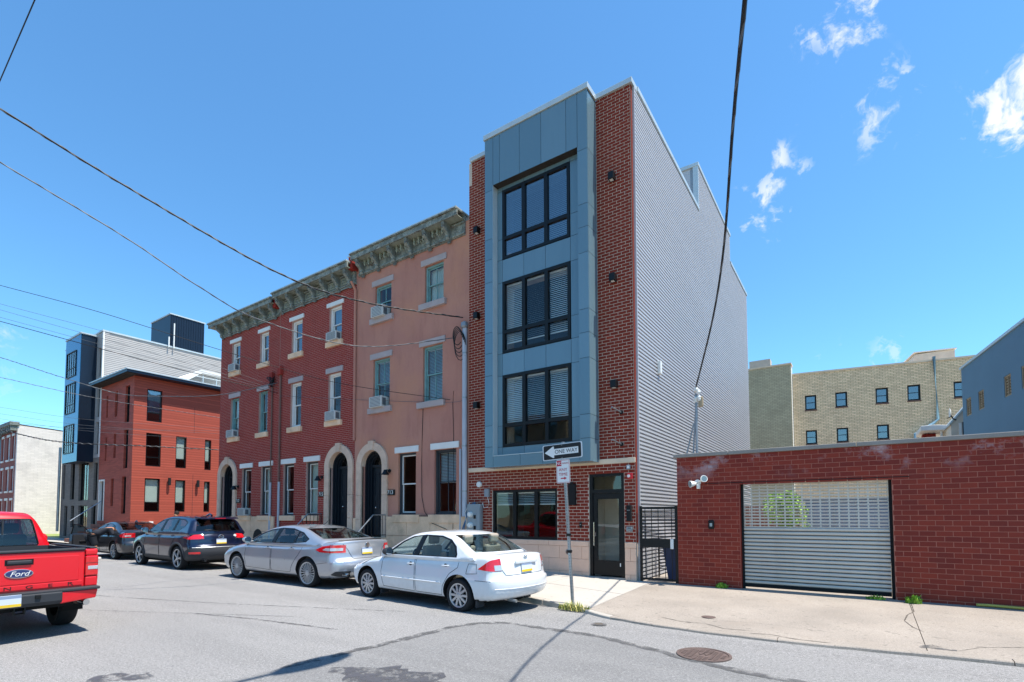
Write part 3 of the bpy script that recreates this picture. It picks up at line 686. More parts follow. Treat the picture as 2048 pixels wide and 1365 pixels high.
# ground floor window and door
w = B(); frame_ring(w, -8.31, -6.27, 1.0, 2.33, .07, YF + .03, YF + .12)
for x in (-7.595, -6.92): w.box(x - .05, x + .05, YF + .028, YF + .122, 1.07, 2.26)
win = w.obj('window', 'black', tower)
for a, c in ((-8.24, -7.645), (-7.545, -6.97), (-6.87, -6.34)):
    bx('pane', 'glass', win, a, c, YF + .07, YF + .076, 1.07, 2.26); blinds(win, a, c, 1.93, 2.25, YF + .17, tilt=.5)
door = bx('door', 'black', tower, -5.375, -5.30, YF + .02, YF + .13, .16, 2.645)
bx('door_frame', 'black', door, -4.56, -4.485, YF + .02, YF + .13, .16, 2.645); bx('door_frame', 'black', door, -5.30, -4.56, YF + .02, YF + .13, 2.57, 2.645)
bx('transom_bar', 'black', door, -5.30, -4.56, YF + .018, YF + .13, 2.16, 2.25); bx('transom_pane', 'glassdark', door, -5.30, -4.56, YF + .07, YF + .076, 2.25, 2.57)
b = B(); b.box(-5.295, -5.19, YF + .05, YF + .1, .2, 2.155); b.box(-4.64, -4.565, YF + .05, YF + .1, .2, 2.155); b.box(-5.19, -4.64, YF + .05, YF + .1, .2, .55); b.box(-5.19, -4.64, YF + .05, YF + .1, 2.02, 2.155)
b.obj('door_leaf', 'black', door); bx('door_pane', 'glass', door, -5.19, -4.64, YF + .07, YF + .078, .55, 2.02)
b = B(); b.tube([(-5.25, YF - .03, .90), (-5.25, YF - .03, 1.46)], .014, 8); b.tube([(-5.25, YF - .03, 1.0), (-5.25, YF + .05, 1.0)], .01, 6); b.tube([(-5.25, YF - .03, 1.36), (-5.25, YF + .05, 1.36)], .01, 6); b.box(-5.275, -5.225, YF + .04, YF + .05, 1.12, 1.22)
b.obj('door_handle', 'chrome', door, smooth=True); bx('sticker', 'whiteplastic', door, -4.625, -4.60, YF + .047, YF + .0495, .42, .50); bx('threshold', 'steel', door, -5.38, -4.48, YF - .02, YF + .13, .13, .165)
b = B(); b.box(-5.44, -5.41, YF + .25, YF + 1.0, 0, 2.7); b.box(-4.45, -4.42, YF + .25, YF + 1.0, 0, 2.7); b.box(-5.44, -4.42, YF + 1.0, YF + 1.05, 0, 2.7); b.obj('lobby_wall', 'interior', tower)
# rear rooms: floors keep the inside dark
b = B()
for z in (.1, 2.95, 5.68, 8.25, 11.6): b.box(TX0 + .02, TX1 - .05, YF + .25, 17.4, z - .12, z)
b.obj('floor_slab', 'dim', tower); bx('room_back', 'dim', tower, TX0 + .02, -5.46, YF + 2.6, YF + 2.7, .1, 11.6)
# ribbed side wall
def ribs(name, y0, y1, z0, z1, x=TX1, pitch=.093, d=.058):
    prof = []; z = z0
    while z < z1 - .01:
        for dz, dx in ((0, 0), (.048, .0), (.049, -d), (.091, -d), (.093, 0)): prof.append((x + .062 + dx, min(z + dz, z1)))
        z += pitch
    n = len(prof); b = B(); b.add([(px, y, pz) for y in (y0, y1) for px, pz in prof], [(i, i + 1, n + i + 1, n + i) for i in range(n - 1)])
    return b.obj(name, 'siding', tower)
for nm, y0, y1, zt in (('siding', YF + .10, 17.5, 11.98), ('siding', 17.5, 22.8, 13.55), ('siding', 22.8, 26.7, 12.35)):
    ribs(nm, y0, y1, .05, zt)
bx('siding_trim', 'siding', tower, TX1 - .01, TX1 + .066, YF + .10, YF + .13, 0, 11.98)
b = B(); b.box(TX1 - .2, TX1, YF + .25, 26.7, -.1, 11.98); b.box(TX1 - .2, TX1, 17.5, 22.8, 11.98, 13.55); b.box(TX1 - .2, TX1, 22.8, 26.7, 11.98, 12.35)
b.box(TX0, TX0 + .2, YF + .25, 26.7, -.1, 11.98); b.box(TX0 + .2, TX1 - .2, 26.5, 26.7, -.1, 12.35); b.obj('side_wall', 'sidingdark', tower)
b = B(); b.box(TX0 + .2, TX1 - .2, 17.5, 17.6, 11.6, 13.55); b.obj('penthouse_front', 'siding', tower); bx('penthouse_side', 'sidingdark', tower, TX0, TX0 + .2, 17.5, 22.8, 11.98, 13.55)
bx('roof', 'roofing', tower, TX0 + .2, TX1 - .2, YF + .25, 26.5, 11.60, 11.68); bx('roof', 'roofing', tower, TX0 + .2, TX1 - .2, 17.6, 22.8, 13.3, 13.4)
for y0, y1, z in ((YF + .3, 17.5, 11.985), (17.44, 22.86, 13.555), (22.86, 26.76, 12.355)): bx('coping', 'coping', tower, TX1 - .26, TX1 + .09, y0, y1, z, z + .12, bevel=.006)
bx('coping', 'coping', tower, TX0, TX1 - .26, 17.44, 17.7, 13.555, 13.675)
bx('corner_post', 'coping', tower, TX1 - .1, TX1 + .07, 17.46, 17.52, 11.98, 13.555)
for y, z0, z1 in ((12.5, 12.1, 12.85), (17.0, 12.1, 13.12), (23.3, 12.4, 13.0)):
    B().tube([(TX1 - .35, y, 11.6), (TX1 - .35, y, z1)], .035, 8).obj('vent_pipe', 'rust', tower, smooth=True)
bx('wall_vent', 'whiteplastic', tower, TX1 + .055, TX1 + .14, 12.84, 12.98, 5.28, 5.62, bevel=.01)
# wall lights
def wall_light(x, z, label, grp='box wall lights on the new building'):
    t = thing('wall_light', label, 'wall light', (x, YF - .08, z), grp)
    bx('lamp_housing', 'black', t, x - .07, x + .07, YF - .17, YF - .02, z - .09, z + .09, bevel=.005); bx('back_plate', 'black', t, x - .05, x + .05, YF - .02, YF - .006, z - .07, z + .07)
    bx('lens', 'whiteplastic', t, x - .04, x + .04, YF - .14, YF - .05, z - .094, z - .091)
for i, z in enumerate((4.74, 7.32, 9.82)):
    wall_light(-4.66, z, 'black box wall light on the wide brick pier, %s' % ('lowest of three', 'middle one of three', 'topmost of three')[i])
    wall_light(-8.80, z, 'black box wall light on the narrow brick strip beside the stucco house, %s' % ('lowest', 'middle one', 'topmost')[i])
for i, z in enumerate((4.08, 3.32)):
    t = thing('flag_bracket', 'bare metal flag bracket on brick pier, %s of two' % ('upper', 'lower')[i], 'bracket', (-4.55, YF, z), 'flag brackets')
    B().tube([(-4.52, YF - .01, z - .02), (-4.62, YF - .35, z + .06)], .018, 8).obj('arm', 'steel', t, smooth=True); B().disc((-4.52, YF - .03, z - .02), 'y', .045, .03).obj('mount_plate', 'black', t)
t = thing('wall_sconce', 'tall black flat sconce between ground floor window and glass door', 'wall light', (-5.81, YF, 1.9)); bx('sconce_body', 'blackmatte', t, -5.91, -5.72, YF - .10, YF - .006, 1.88, 2.41, bevel=.008); B().disc((-5.815, YF - .09, 2.415), 'z', .04, .03, 12).obj('sconce_cap', 'black', t)
t = thing('mailbox', 'slim black mailbox on narrow brick pier beside glass door', 'mailbox', (-4.345, YF, 1.5)); bx('box', 'blackmatte', t, -4.40, -4.29, YF - .09, YF - .006, 1.49, 1.86, bevel=.006); bx('slot', 'steel', t, -4.38, -4.31, YF - .093, YF - .09, 1.74, 1.752)
t = thing('intercom', 'small silver intercom panel below the mailbox', 'intercom', (-4.355, YF, 1.25)); bx('plate', 'steel', t, -4.43, -4.28, YF - .02, YF - .005, 1.25, 1.365, bevel=.004)
b = B(); [b.box(-4.40 + i * .03, -4.385 + i * .03, YF - .024, YF - .02, 1.27, 1.30) for i in range(4)]; b.box(-4.40, -4.32, YF - .024, YF - .02, 1.315, 1.345); b.obj('buttons', 'acdark', t)
t = thing('fire_alarm_strobe', 'red fire alarm horn strobe above the intercom', 'alarm', (-4.32, YF, 2.5)); bx('housing', 'red', t, -4.38, -4.26, YF - .06, YF - .006, 2.47, 2.61, bevel=.01); B().disc((-4.34, YF - .075, 2.54), 'y', .035, .02, 12).obj('strobe_lens', 'whiteplastic', t)
t = thing('junction_box', 'grey box on pier above the red alarm', 'box', (-4.34, YF, 2.7)); bx('box', 'sidingdark', t, -4.40, -4.31, YF - .05, YF - .006, 2.70, 2.80, bevel=.005); bx('box_cover', 'whiteplastic', t, -4.38, -4.33, YF - .054, YF - .05, 2.72, 2.78)
t = thing('doorbell', 'black door buzzer on brick beside sconce', 'doorbell', (-5.6, YF, 1.35)); bx('plate', 'black', t, -5.635, -5.575, YF - .035, YF - .006, 1.32, 1.46, bevel=.006); B().disc((-5.605, YF - .042, 1.40), 'y', .013, .008, 10).obj('button', 'steel', t)
t = thing('standpipe_cap', 'brass pipe cap on the stone base behind sign post', 'pipe cap', (-5.9, YF, .7)); B().disc((-5.95, YF - .06, .72), 'y', .05, .04, 16).obj('cap', 'rust', t, smooth=True); B().disc((-5.95, YF - .03, .72), 'y', .075, .01, 16).obj('flange', 'steel', t, smooth=True)
# meters
t = thing('electric_meter_bank', 'grey electric meter cabinet with four round glass meters', 'meter cabinet', (-8.95, YF, .5))
bx('cabinet', 'meterbox', t, -9.08, -8.62, YF - .16, YF - .03, .45, 1.95, bevel=.008); bx('breaker_panel', 'meterbox', t, -8.74, -8.64, YF - .175, YF - .16, .55, 1.85, bevel=.004)
for z in (1.66, 1.36, 1.06, .76):
    B().lathe([(0, -.09), (.06, -.085), (.075, -.05), (.08, 0)], (-8.95, YF - .16, z), 'y', 16).obj('meter', 'whiteplastic', t, smooth=True); bx('breaker', 'black', t, -8.83, -8.77, YF - .185, YF - .16, z - .12, z - .02)
t = thing('utility_meter', 'small round white dial meter on brick above cabinet', 'meter', (-8.72, YF, 2.45)); B().lathe([(0, -.06), (.075, -.055), (.085, -.02), (.085, 0)], (-8.75, YF - .006, 2.5), 'y', 18).obj('dial', 'whiteplastic', t, smooth=True)
t = thing('cable_box', 'small grey cable box left of the ground floor window', 'box', (-8.45, YF, 2.1)); bx('box', 'sidingdark', t, -8.53, -8.38, YF - .09, YF - .006, 2.14, 2.36, bevel=.006)
pts = [(-8.46, YF - .03, 2.14), (-8.40, YF - .05, 2.0), (-8.44, YF - .04, 1.86), (-8.56, YF - .06, 1.84), (-8.62, YF - .05, 1.98)]
B().tube(pts, .008, 6).obj('loose_cable', 'whiteplastic', t, smooth=True)
t = thing('blue_cable_bundle', 'loose blue and white cables drooping beside the meter cabinet', 'cable', (-9.2, YF, .8))
for i, (mt, dx) in enumerate((('wireblue', 0), ('wireblue', .05), ('whiteplastic', -.12), ('wireblue', .09))):
    p = [(-8.9 + dx, YF - .1, 2.0), (-9.12 + dx * .5, YF - .12, 1.72), (-9.2 - dx * .8, YF - .14, 1.25), (-9.22 + dx, YF - .14, .85), (-9.08 + dx, YF - .13, .62)]
    q = []
    for a, c in zip(p, p[1:]): q += [tuple(Vector(a).lerp(Vector(c), s / 5)) for s in range(5)]
    B().tube(q + [p[-1]], .011, 6).obj('cable', mt, t, smooth=True)
# ------------------------------------------------------------------ row houses
def arch_points(cx, sp, r, n=18): return [(cx + r * math.cos(math.pi * i / n), sp + r * math.sin(math.pi * i / n)) for i in range(n + 1)]
def arched_door(parent, cx, zb, sp, ri, ro, mt='brownstone', key=True):
    """Stone arch of jamb blocks and voussoirs, recessed panelled door and fanlight."""
    y0, y1 = YF - .07, YF + .06
    for s in (-1, 1):
        z = zb - .3
        for zt in (zb + .55, zb + 1.35, sp):
            a, c = cx + s * ri, cx + s * ro
            bx('jamb_stone', mt, parent, a, c, y0, y1, z + .002, zt - .002, bevel=.012); z = zt
    n = 9
    for i in range(n):
        a0, a1 = math.pi * i / n, math.pi * (i + 1) / n; k = 4
        rr = ro + (.06 if key and i == n // 2 else 0); yy = y0 - (.03 if key and i == n // 2 else 0)
        out = [(cx + rr * math.cos(a0 + (a1 - a0) * j / k), sp + rr * math.sin(a0 + (a1 - a0) * j / k)) for j in range(k + 1)]
        inn = [(cx + ri * math.cos(a0 + (a1 - a0) * j / k), sp + ri * math.sin(a0 + (a1 - a0) * j / k)) for j in range(k, -1, -1)]
        B().prism(out + inn, 'y', yy, y1 + .1).obj('keystone' if i == n // 2 else 'arch_stone', mt, parent)
    # inner stepped rolls of the arch, then the door
    for j, (dr, dy) in enumerate(((.0, .12), (.05, .2), (.10, .28))):
        o = arch_points(cx, sp, ri - dr); i_ = arch_points(cx, sp, ri - dr - .05)[::-1]
        B().prism(o + i_, 'y', YF + dy, YF + dy + .1).obj('arch_moulding', 'navydoor', parent)
        for s in (-1, 1):
            xa, xb = cx + s * (ri - dr), cx + s * (ri - dr - .05); bx('door_jamb', 'navydoor', parent, xa, xb, YF + dy, YF + dy + .1, zb, sp)
    d = bx('door', 'navydoor', parent, cx - ri + .14, cx + ri - .14, YF + .36, YF + .42, zb, sp - .02)
    w = ri - .14
    for za, zt in ((zb + .15, zb + .75), (zb + .9, sp - .2)):
        for s in (-1, 1):
            a, c = cx + s * .05, cx + s * (w - .08); b = B(); frame_ring(b, min(a, c), max(a, c), za, zt, .03, YF + .345, YF + .362); b.obj('door_panel', 'navydoor', d)
    B().lathe([(0, -.05), (.03, -.04), (.03, -.01), (.015, 0)], (cx - w * .55, YF + .355, zb + .95), 'y', 12).obj('door_knob', 'chrome', d, smooth=True)
    bx('lock_plate', 'chrome', d, cx - w * .78, cx - w * .70, YF + .35, YF + .362, zb + 1.2, zb + 1.34)
    bx('transom_bar', 'navydoor', parent, cx - ri + .1, cx + ri - .1, YF + .3, YF + .42, sp - .03, sp + .05)
    B().prism(arch_points(cx, sp, ri - .12), 'y', YF + .38, YF + .386).obj('fanlight_pane', 'glassdark', parent)
    bx('door_back', 'dim', parent, cx - ri, cx + ri, YF + .5, YF + .52, zb - .2, sp + ri)
def stoop(parent, x0, x1, ztop, label_rail=None, n=3, d=.3):
    g0 = zfac((x0 + x1) / 2); h = (ztop - g0 + .06) / n
    for i in range(n): bx('step', 'oldstone', parent, x0, x1, YF - .45 - d * (n - 1 - i), YF - .001 + i * .0005, g0 - .1 if i == 0 else g0 - .06 + i * h + .002, g0 - .06 + (i + 1) * h, bevel=.01)
def handrail(x, ztop, label):
    t = thing('stair_railing', label, 'railing', (x, YF, ztop - .4))
    z1 = ztop + .72; y0 = YF - .06
    P = [(x, y0, z1), (x, YF - .58, z1), (x, YF - 1.25, z1 - .62)]
    B().tube(P, .02, 8).obj('top_rail', 'steel', t, smooth=True)
    B().tube([(x, y0, ztop + .08), (x, YF - .58, ztop + .08), (x, YF - 1.25, ztop - .5)], .012, 6).obj('bottom_rail', 'black', t)
    for i in range(9):
        y = y0 - 1.17 * i / 8
        if y > YF - .58: za, zc = ztop + .06, z1
        else: k = (YF - .58 - y) / .67; za, zc = ztop + .06 - .58 * k, z1 - .62 * k
        if i in (0, 4, 8): za -= .12
        B().tube([(x, y, za), (x, y, zc)], .010 if i not in (0, 4, 8) else .016, 6).obj('baluster', 'black', t)
def house_number(txt, x, z, label):
    t = thing('house_number_plate', label, 'number plate', (x, YF, z)); bx('plate', 'black', t, x - .17, x + .17, YF - .03, YF - .006, z - .09, z + .09, bevel=.004)
    text('numerals', txt, .18, 'whiteplastic', t, on_front(x - .03, YF - .031, z), .002)
def gooseneck(x, z, label):
    t = thing('barn_wall_lamp', label, 'wall light', (x, YF, z), 'door lamps of the row houses')
    B().disc((x, YF - .03, z + .02), 'y', .06, .025, 14).obj('mount_plate', 'black', t); B().tube([(x, YF - .02, z + .02), (x, YF - .12, z + .05), (x, YF - .18, z + .03)], .014, 8).obj('arm', 'black', t, smooth=True)
    B().lathe([(.03, .07), (.05, .06), (.07, 0), (.13, -.09), (.125, -.092), (.06, -.01)], (x, YF - .19, z - .02), 'z', 18).obj('lamp_shade', 'black', t, smooth=True)
def bracket_mesh(h, d, w):
    """Scrolled cornice bracket, wall side at y=0, running out to -d, top at z=0."""
    pr = [(0, 0), (-d, 0), (-d, -.07), (-d * .93, -.12), (-d * .98, -.17), (-d * .80, -.22), (-d * .55, -h * .5), (-d * .38, -h * .62), (-d * .42, -h * .74), (-d * .30, -h * .84), (-d * .12, -h * .92), (-d * .16, -h), (0, -h)]
    return B().prism(pr, 'x', -w / 2, w / 2)
def cornice(parent, x0, x1, zb, zt, d, brackets, small=False, end_left=False):
    c = bx('cornice', 'cornice', parent, x0, x1, YF - .05, YF + .02, zb, zt - .06)
    xl = x0 - (d if end_left else 0)
    bx('soffit', 'soffit', c, xl + .02, x1 - .02, YF - d + .02, YF + .02, zt - .20, zt - .18)
    bx('fascia', 'cornice', c, xl, x1, YF - d, YF - d + .06, zt - .215, zt - .05, bevel=.01); bx('crown', 'cornice', c, xl - .03, x1, YF - d - .05, YF + .1, zt - .05, zt, bevel=.012)
    bx('frieze_moulding', 'cornice', c, x0, x1, YF - .09, YF - .045, zb + .02, zb + .07, bevel=.01); bx('frieze_moulding', 'cornice', c, x0, x1, YF - .11, YF - .045, zt - .30, zt - .25, bevel=.01)
    b = B(); b.box(xl, x1, YF - d - .04, YF + .3, zt + .001, zt + .03); b.obj('roof_edge', 'coping', c)
    me = bracket_mesh(zt - .2 - zb + .10, d - .08, .11).mesh('bracket'); me.materials.append(m['cornice'])
    for x in brackets:
        o = bpy.data.objects.new('bracket', me); col.objects.link(o); o.matrix_basis = Matrix.Translation((x, YF - .045, zt - .2)); o.parent = c; o.matrix_parent_inverse = WM(c).inverted()
    me = bracket_mesh(.17, .15, .05).mesh('dentil'); me.materials.append(m['soffit'] if small else m['cornice'])
    for a, e in zip(brackets, brackets[1:]):
        if small:
            for k in (1, 2, 3):
                o = bpy.data.objects.new('dentil', me); col.objects.link(o); o.matrix_basis = Matrix.Translation((a + (e - a) * k / 4, YF - .045, zt - .2)); o.parent = c; o.matrix_parent_inverse = WM(c).inverted()
        else:
            bb = B(); frame_ring(bb, a + .10, e - .10, zb + .11, zt - .33, .03, YF - .075, YF - .048); mx, mz = (a + e) / 2, (zb + zt - .22) / 2
            bb.box(mx - .10, mx + .10, YF - .07, YF - .048, mz - .015, mz + .015); bb.tube([(mx + .07 * math.cos(t), YF - .06, mz + .07 * math.sin(t)) for t in [i * math.pi / 5 for i in range(11)]], .012, 5, caps=False)
            bb.obj('frieze_panel', 'soffit', c)
            bb = B(); frame_ring(bb, a + .1, e - .1, -.28, -.06, .025, -.008, .004)
            bb.obj('soffit_panel', 'cornice', c, M=Matrix.Translation((0, YF, zt - .2)) @ Matrix(((1, 0, 0, 0), (0, 0, 1, 0), (0, 1, 0, 0), (0, 0, 0, 1))))
            bx('dentil_strip', 'cornice', c, a + .07, e - .07, YF - .06, YF - .045, zb - .05, zb - .002)
    return c
# --- stucco house
PX0, PX1 = -14.15, -9.15
peach = thing('stucco_row_house', 'peach stucco row house with green bracketed cornice and arched stone doorway', 'house', (-11.6, YF, .2))
PW = {'3L': (-13.2, -12.42, 8.22, 9.32), '3R': (-10.92, -10.14, 8.18, 9.38), '2L': (-13.26, -12.46, 5.2, 6.83), '2R': (-10.98, -10.17, 5.11, 6.84), '1L': (-12.03, -11.25, 1.66, 3.6), '1R': (-10.48, -9.62, 1.66, 3.6)}
pd = (-13.25, .95, 3.29, .51, .76)
holes = list(PW.values()) + [(pd[0] - pd[3], pd[0] + pd[3], .5, pd[2] + pd[3])]
wall('wall', 'stucco', peach, PX0, PX1, -.3, 10.3, .3, holes, FRONT)
for kx, (a, c, d, e) in PW.items():
    lv = kx[0]
    win = sash_window(peach, a, c, d, e, 'trimwhite' if kx == '1L' else ('tealframe' if lv != '1' else 'darkframe'), muntin=kx not in ('1L',), inner={'3L': None, '3R': 'curtain', '2L': 'half', '2R': 'blind', '1L': None, '1R': 'half'}[kx], jamb='tealframe' if lv != '1' else 'darkframe', fw=.06)
    bx('lintel', 'trimgrey' if lv != '1' else 'trimwhite', win, a - .14, c + .12, YF - .04, YF + .05, e + .012, e + .20, bevel=.006)
    if lv != '1': bx('sill', 'trimgrey', win, a - .18, c + .12, YF - .10, YF + .06, d - .19, d - .005, bevel=.008)
    else: bx('sill', 'oldstone', win, a - .18, c + .2, YF - .085, YF + .06, d - .25, d - .005, bevel=.008)
for a, c, d, e in ((-12.5, -11.6, 1.0, 1.60), (-11.59, -10.6, 1.0, 1.60), (-10.59, PX1, 1.0, 1.60), (-12.5, -11.2, .35, .995), (-11.19, PX1, .35, .995), (-12.5, PX1, -.3, .345), (PX0, -14.02, -.3, 1.55)):
    bx('base_stone', 'oldstone', peach, a + .003, c - .003, YF - .06, YF + .02, d + .003, e - .003, bevel=.006)
bx('base_band', 'rust', peach, -11.1, -10.7, YF - .065, YF + .01, 1.60, 1.645)
arched_door(peach, *pd); stoop(peach, -14.0, -12.5, .93)
cornice(peach, -14.0, -9.28, 9.88, 10.52, .42, [-13.75, -12.98, -12.2, -11.42, -10.64, -9.86], small=True)
shell('side_wall', peach, 'stucco', PX0, PX1 - .002, YF + .3, 22, -.3, 10.3)
handrail(-12.52, .93, 'black iron stair railing on the stoop of the stucco house')
gooseneck(-12.42, 3.05, 'black barn style lamp beside the arched door of the stucco house'); house_number('713', -12.33, 2.37, 'black plate with house number 713 on peach stucco')
ac_unit(-13.18, -12.60, 8.19, 8.58, .30, 'white window air conditioner in third floor window of stucco house')
ac_unit(-13.22, -12.62, 5.18, 5.56, .30, 'white window air conditioner in second floor window of stucco house')
t = thing('stucco_cable', 'thin black cable running down the stucco between the ground floor windows', 'cable', (-10.9, YF, 1))
B().tube([(-10.95, YF - .012, 5.0), (-10.98, YF - .012, 4.2), (-11.0, YF - .012, 3.2), (-10.98, YF - .012, 2.2), (-10.85, YF - .03, 1.75), (-10.5, YF - .075, 1.4), (-10.0, YF - .075, 1.25), (-9.75, YF - .075, 1.15)], .009, 6).obj('cable', 'wire', t, smooth=True)
B().tube([(-9.72, YF - .012, 5.3), (-9.75, YF - .012, 4.9), (-9.72, YF - .012, 4.2), (-9.7, YF - .012, 2.0), (-9.68, YF - .075, 1.2)], .008, 6).obj('cable', 'wire', t, smooth=True)
# grey service conduit between the two buildings
t = thing('service_conduit', 'tall grey conduit running up between stucco house and new building', 'conduit', (-9.22, YF, .3))
B().tube([(-9.24, YF - .08, 1.6), (-9.24, YF - .08, 7.05)], .075, 12).obj('pipe', 'pvc', t, smooth=True); B().lathe([(.075, 0), (.11, .05), (.10, .16), (0, .22)], (-9.24, YF - .1, 7.05), 'z', 12).obj('weather_head', 'sidingdark', t, smooth=True)
for z in (2.3, 3.6, 5.0, 6.3): B().lathe([(.082, 0), (.082, .04)], (-9.24, YF - .08, z), 'z', 12).obj('clamp', 'steel', t, smooth=True)
B().tube([(-9.42, YF - .05, .3), (-9.42, YF - .05, 3.55)], .035, 8).obj('thin_pipe', 'pvc', t, smooth=True)
t = thing('coiled_cables', 'coil of loose black cables hanging at the conduit head', 'cable', (-9.4, YF, 6.6))
for i in range(5):
    c0 = Vector((-9.45 + .03 * i, YF - .16, 6.85 - .08 * i)); pts = [c0 + Vector((.14 * math.cos(a) * (1 + .1 * i), -.05 * math.sin(a * .7), .38 * math.sin(a) * (.7 + .1 * i))) for a in [k * math.pi / 8 for k in range(15)]]
    B().tube(pts, .011, 6).obj('cable_loop', 'wire', t, smooth=True)
# --- two brick houses
def brick_house(name, label, x0, x1, cols, door_cx, zbot, ztop, brk, end_left, spec, base_from):
    h = thing(name, label, 'house', ((x0 + x1) / 2, YF, .2)); holes = []; wins = []
    for ci, (xa, xb) in enumerate(cols['up']):
        holes += [(xa, xb, 7.9, 9.18), (xa, xb, 5.02, 6.74)]; wins += [('3', ci, xa, xb, 7.9, 9.18), ('2', ci, xa, xb, 5.02, 6.74)]
    for ci, (xa, xb) in enumerate(cols['low']): holes.append((xa, xb, 1.64, 3.62)); wins.append(('1', ci, xa, xb, 1.64, 3.62))
    pd = (door_cx, 1.0, 3.34, .53, .78)
    dh = (pd[0] - pd[3], pd[0] + pd[3], .5, pd[2] + pd[3])
    wall('wall', 'mortar_row', h, x0, x1, -.3, ztop, .3, holes + [dh], FRONT)
    bl = lay_bricks([(x0, x1, 1.6 if base_from else .3, zbot)], holes + [], .203, .067, .0105, arches=[(pd[0], pd[2], pd[4], .3)])
    if base_from: bl += lay_bricks([(a, c, .3, 1.6) for a, c in base_from[1]], [], .203, .067, .010, arches=[(pd[0], pd[2], pd[4], .3)])
    make_bricks(h, bl, YF, 'brick_row', n_single=0)
    for lv, ci, xa, xb, za, zb in wins:
        teal, mid, inn = spec.get((lv, ci), ('trimwhite', .5, None))
        win = sash_window(h, xa, xb, za, zb, 'trimwhite' if teal == 'darkframe' else teal, mid=mid, inner=inn, jamb='darkframe' if lv == '1' else teal, fw=.075 if lv != '1' else .06, gl='glassblue' if lv == '3' else 'glass')
        bx('lintel', 'trimwhite' if lv in '13' else 'trimgrey', win, xa - .13, xb + .12, YF - .045, YF + .05, zb + .01, zb + (.20 if lv != '3' else .16), bevel=.005)
        bx('sill', 'oldstone', win, xa - .12, xb + .1, YF - .09, YF + .06, za - .2, za - .006, bevel=.008)
    arched_door(h, *pd); stoop(h, door_cx - .8, door_cx + .8, .98)
    if base_from:
        for a, c, d, e in base_from[0]: bx('base_stone', 'oldstone', h, a + .003, c - .003, YF - .05, YF + .02, d + .003, e - .003, bevel=.006)
    cornice(h, x0 + .02, x1 - .02, zbot, ztop + .12, .42, brk, end_left=end_left)
    shell('side_wall', h, 'redbrickfar', x0, x1 - .002, YF + .3, 21, -.3, ztop)
    return h
brick_house('brick_row_house', 'red brick row house between the stucco house and the corner row house', -18.78, -14.16, {'up': [(-18.0, -17.32), (-15.66, -14.96)], 'low': [(-18.4, -17.7), (-16.92, -16.2)]}, -14.98, 9.68, 10.24,
            [-18.55, -17.85, -17.15, -16.45, -15.75, -15.05, -14.4], False, {('2', 0): ('trimwhite', .5, None), ('1', 0): ('darkframe', .5, None), ('1', 1): ('darkframe', .5, 'curtain'), ('3', 1): ('trimwhite', .5, 'curtain')}, None)
brick_house('corner_brick_row_house', 'red brick row house at the street corner, farthest of the row', -23.44, -18.80, {'up': [(-22.5, -21.82), (-20.25, -19.62)], 'low': [(-21.45, -20.72), (-19.98, -19.24)]}, -22.62, 9.60, 10.11,
            [-23.2, -22.5, -21.8, -21.1, -20.4, -19.7, -19.05], True, {('2', 0): ('tealframe', .5, 'shade'), ('2', 1): ('tealframe', .5, None), ('1', 0): ('darkframe', .5, None), ('1', 1): ('darkframe', .5, 'curtain')},
            ([(-21.85, -20.6, 1.0, 1.60), (-20.59, -18.95, 1.0, 1.60), (-21.85, -18.95, .3, .995)], [(-18.95, -18.8)]))
for x, z, tx in ((-18.85, 10.0, 'between the two brick houses'), (-14.2, 10.25, 'between brick house and stucco house')):
    t = thing('party_wall_stack', 'small brick party wall stub on the roof ' + tx, 'parapet', (x, YF, z)); bx('stub', 'brick_row', t, x - .10, x + .10, YF - .26, YF + .5, z - .12, z + .30, bevel=.01); bx('stub_cap', 'coping', t, x - .12, x + .12, YF - .29, YF + .53, z + .302, z + .34)
handrail(-15.9, .98, 'iron stair railing on the stoop of the middle brick house')
gooseneck(-15.95, 3.0, 'black barn style lamp beside the door of the middle brick house'); gooseneck(-21.72, 2.85, 'black barn style lamp beside the door of the corner brick house')
house_number('715', -15.95, 2.4, 'black plate reading 715 on red brick beside the middle arched door'); house_number('717', -21.68, 2.26, 'black plate reading 717 on red brick beside the corner house door')
ac_unit(-22.44, -21.9, 7.88, 8.22, .28, 'white window air conditioner in top floor window nearest the corner'); ac_unit(-22.46, -21.9, 5.0, 5.34, .30, 'white window air conditioner in second floor window nearest the corner')
ac_unit(-21.40, -20.85, 1.64, 1.98, .28, 'white window air conditioner in ground floor window of the corner house')
ac_unit(-15.6, -15.02, 7.88, 8.22, .28, 'white window air conditioner in top floor window next to the stucco house'); ac_unit(-15.6, -15.02, 5.0, 5.36, .28, 'white window air conditioner in second floor window next to the stucco house')
for x, top, lb in ((-19.22, 7.05, 'thin rusty conduit on red brick, nearer the corner'), (-18.62, 7.2, 'thin rusty conduit on red brick with box at its head')):
    t = thing('wall_conduit', lb, 'conduit', (x, YF, .3)); B().tube([(x, YF - .05, 2.9), (x, YF - .05, top)], .028, 8).obj('upper_pipe', 'rust', t, smooth=True); B().tube([(x, YF - .05, .3), (x, YF - .05, 2.95)], .045, 8).obj('lower_pipe', 'pvc', t, smooth=True)
    bx('head_box', 'brick_row', t, x - .12, x + .1, YF - .14, YF - .008, top - .02, top + .3, bevel=.01)
t = thing('cable_tangle', 'dark tangle of cable splices on the brick between second floor windows', 'cable', (-19.0, YF, 7)); 
for i in range(6): B().tube([(-19.2 + rnd.uniform(-.25, .25), YF - .08 - .02 * i, 7.0 + rnd.uniform(-.25, .2)) for _ in range(6)], .013, 5).obj('cable', 'wire', t, smooth=True)
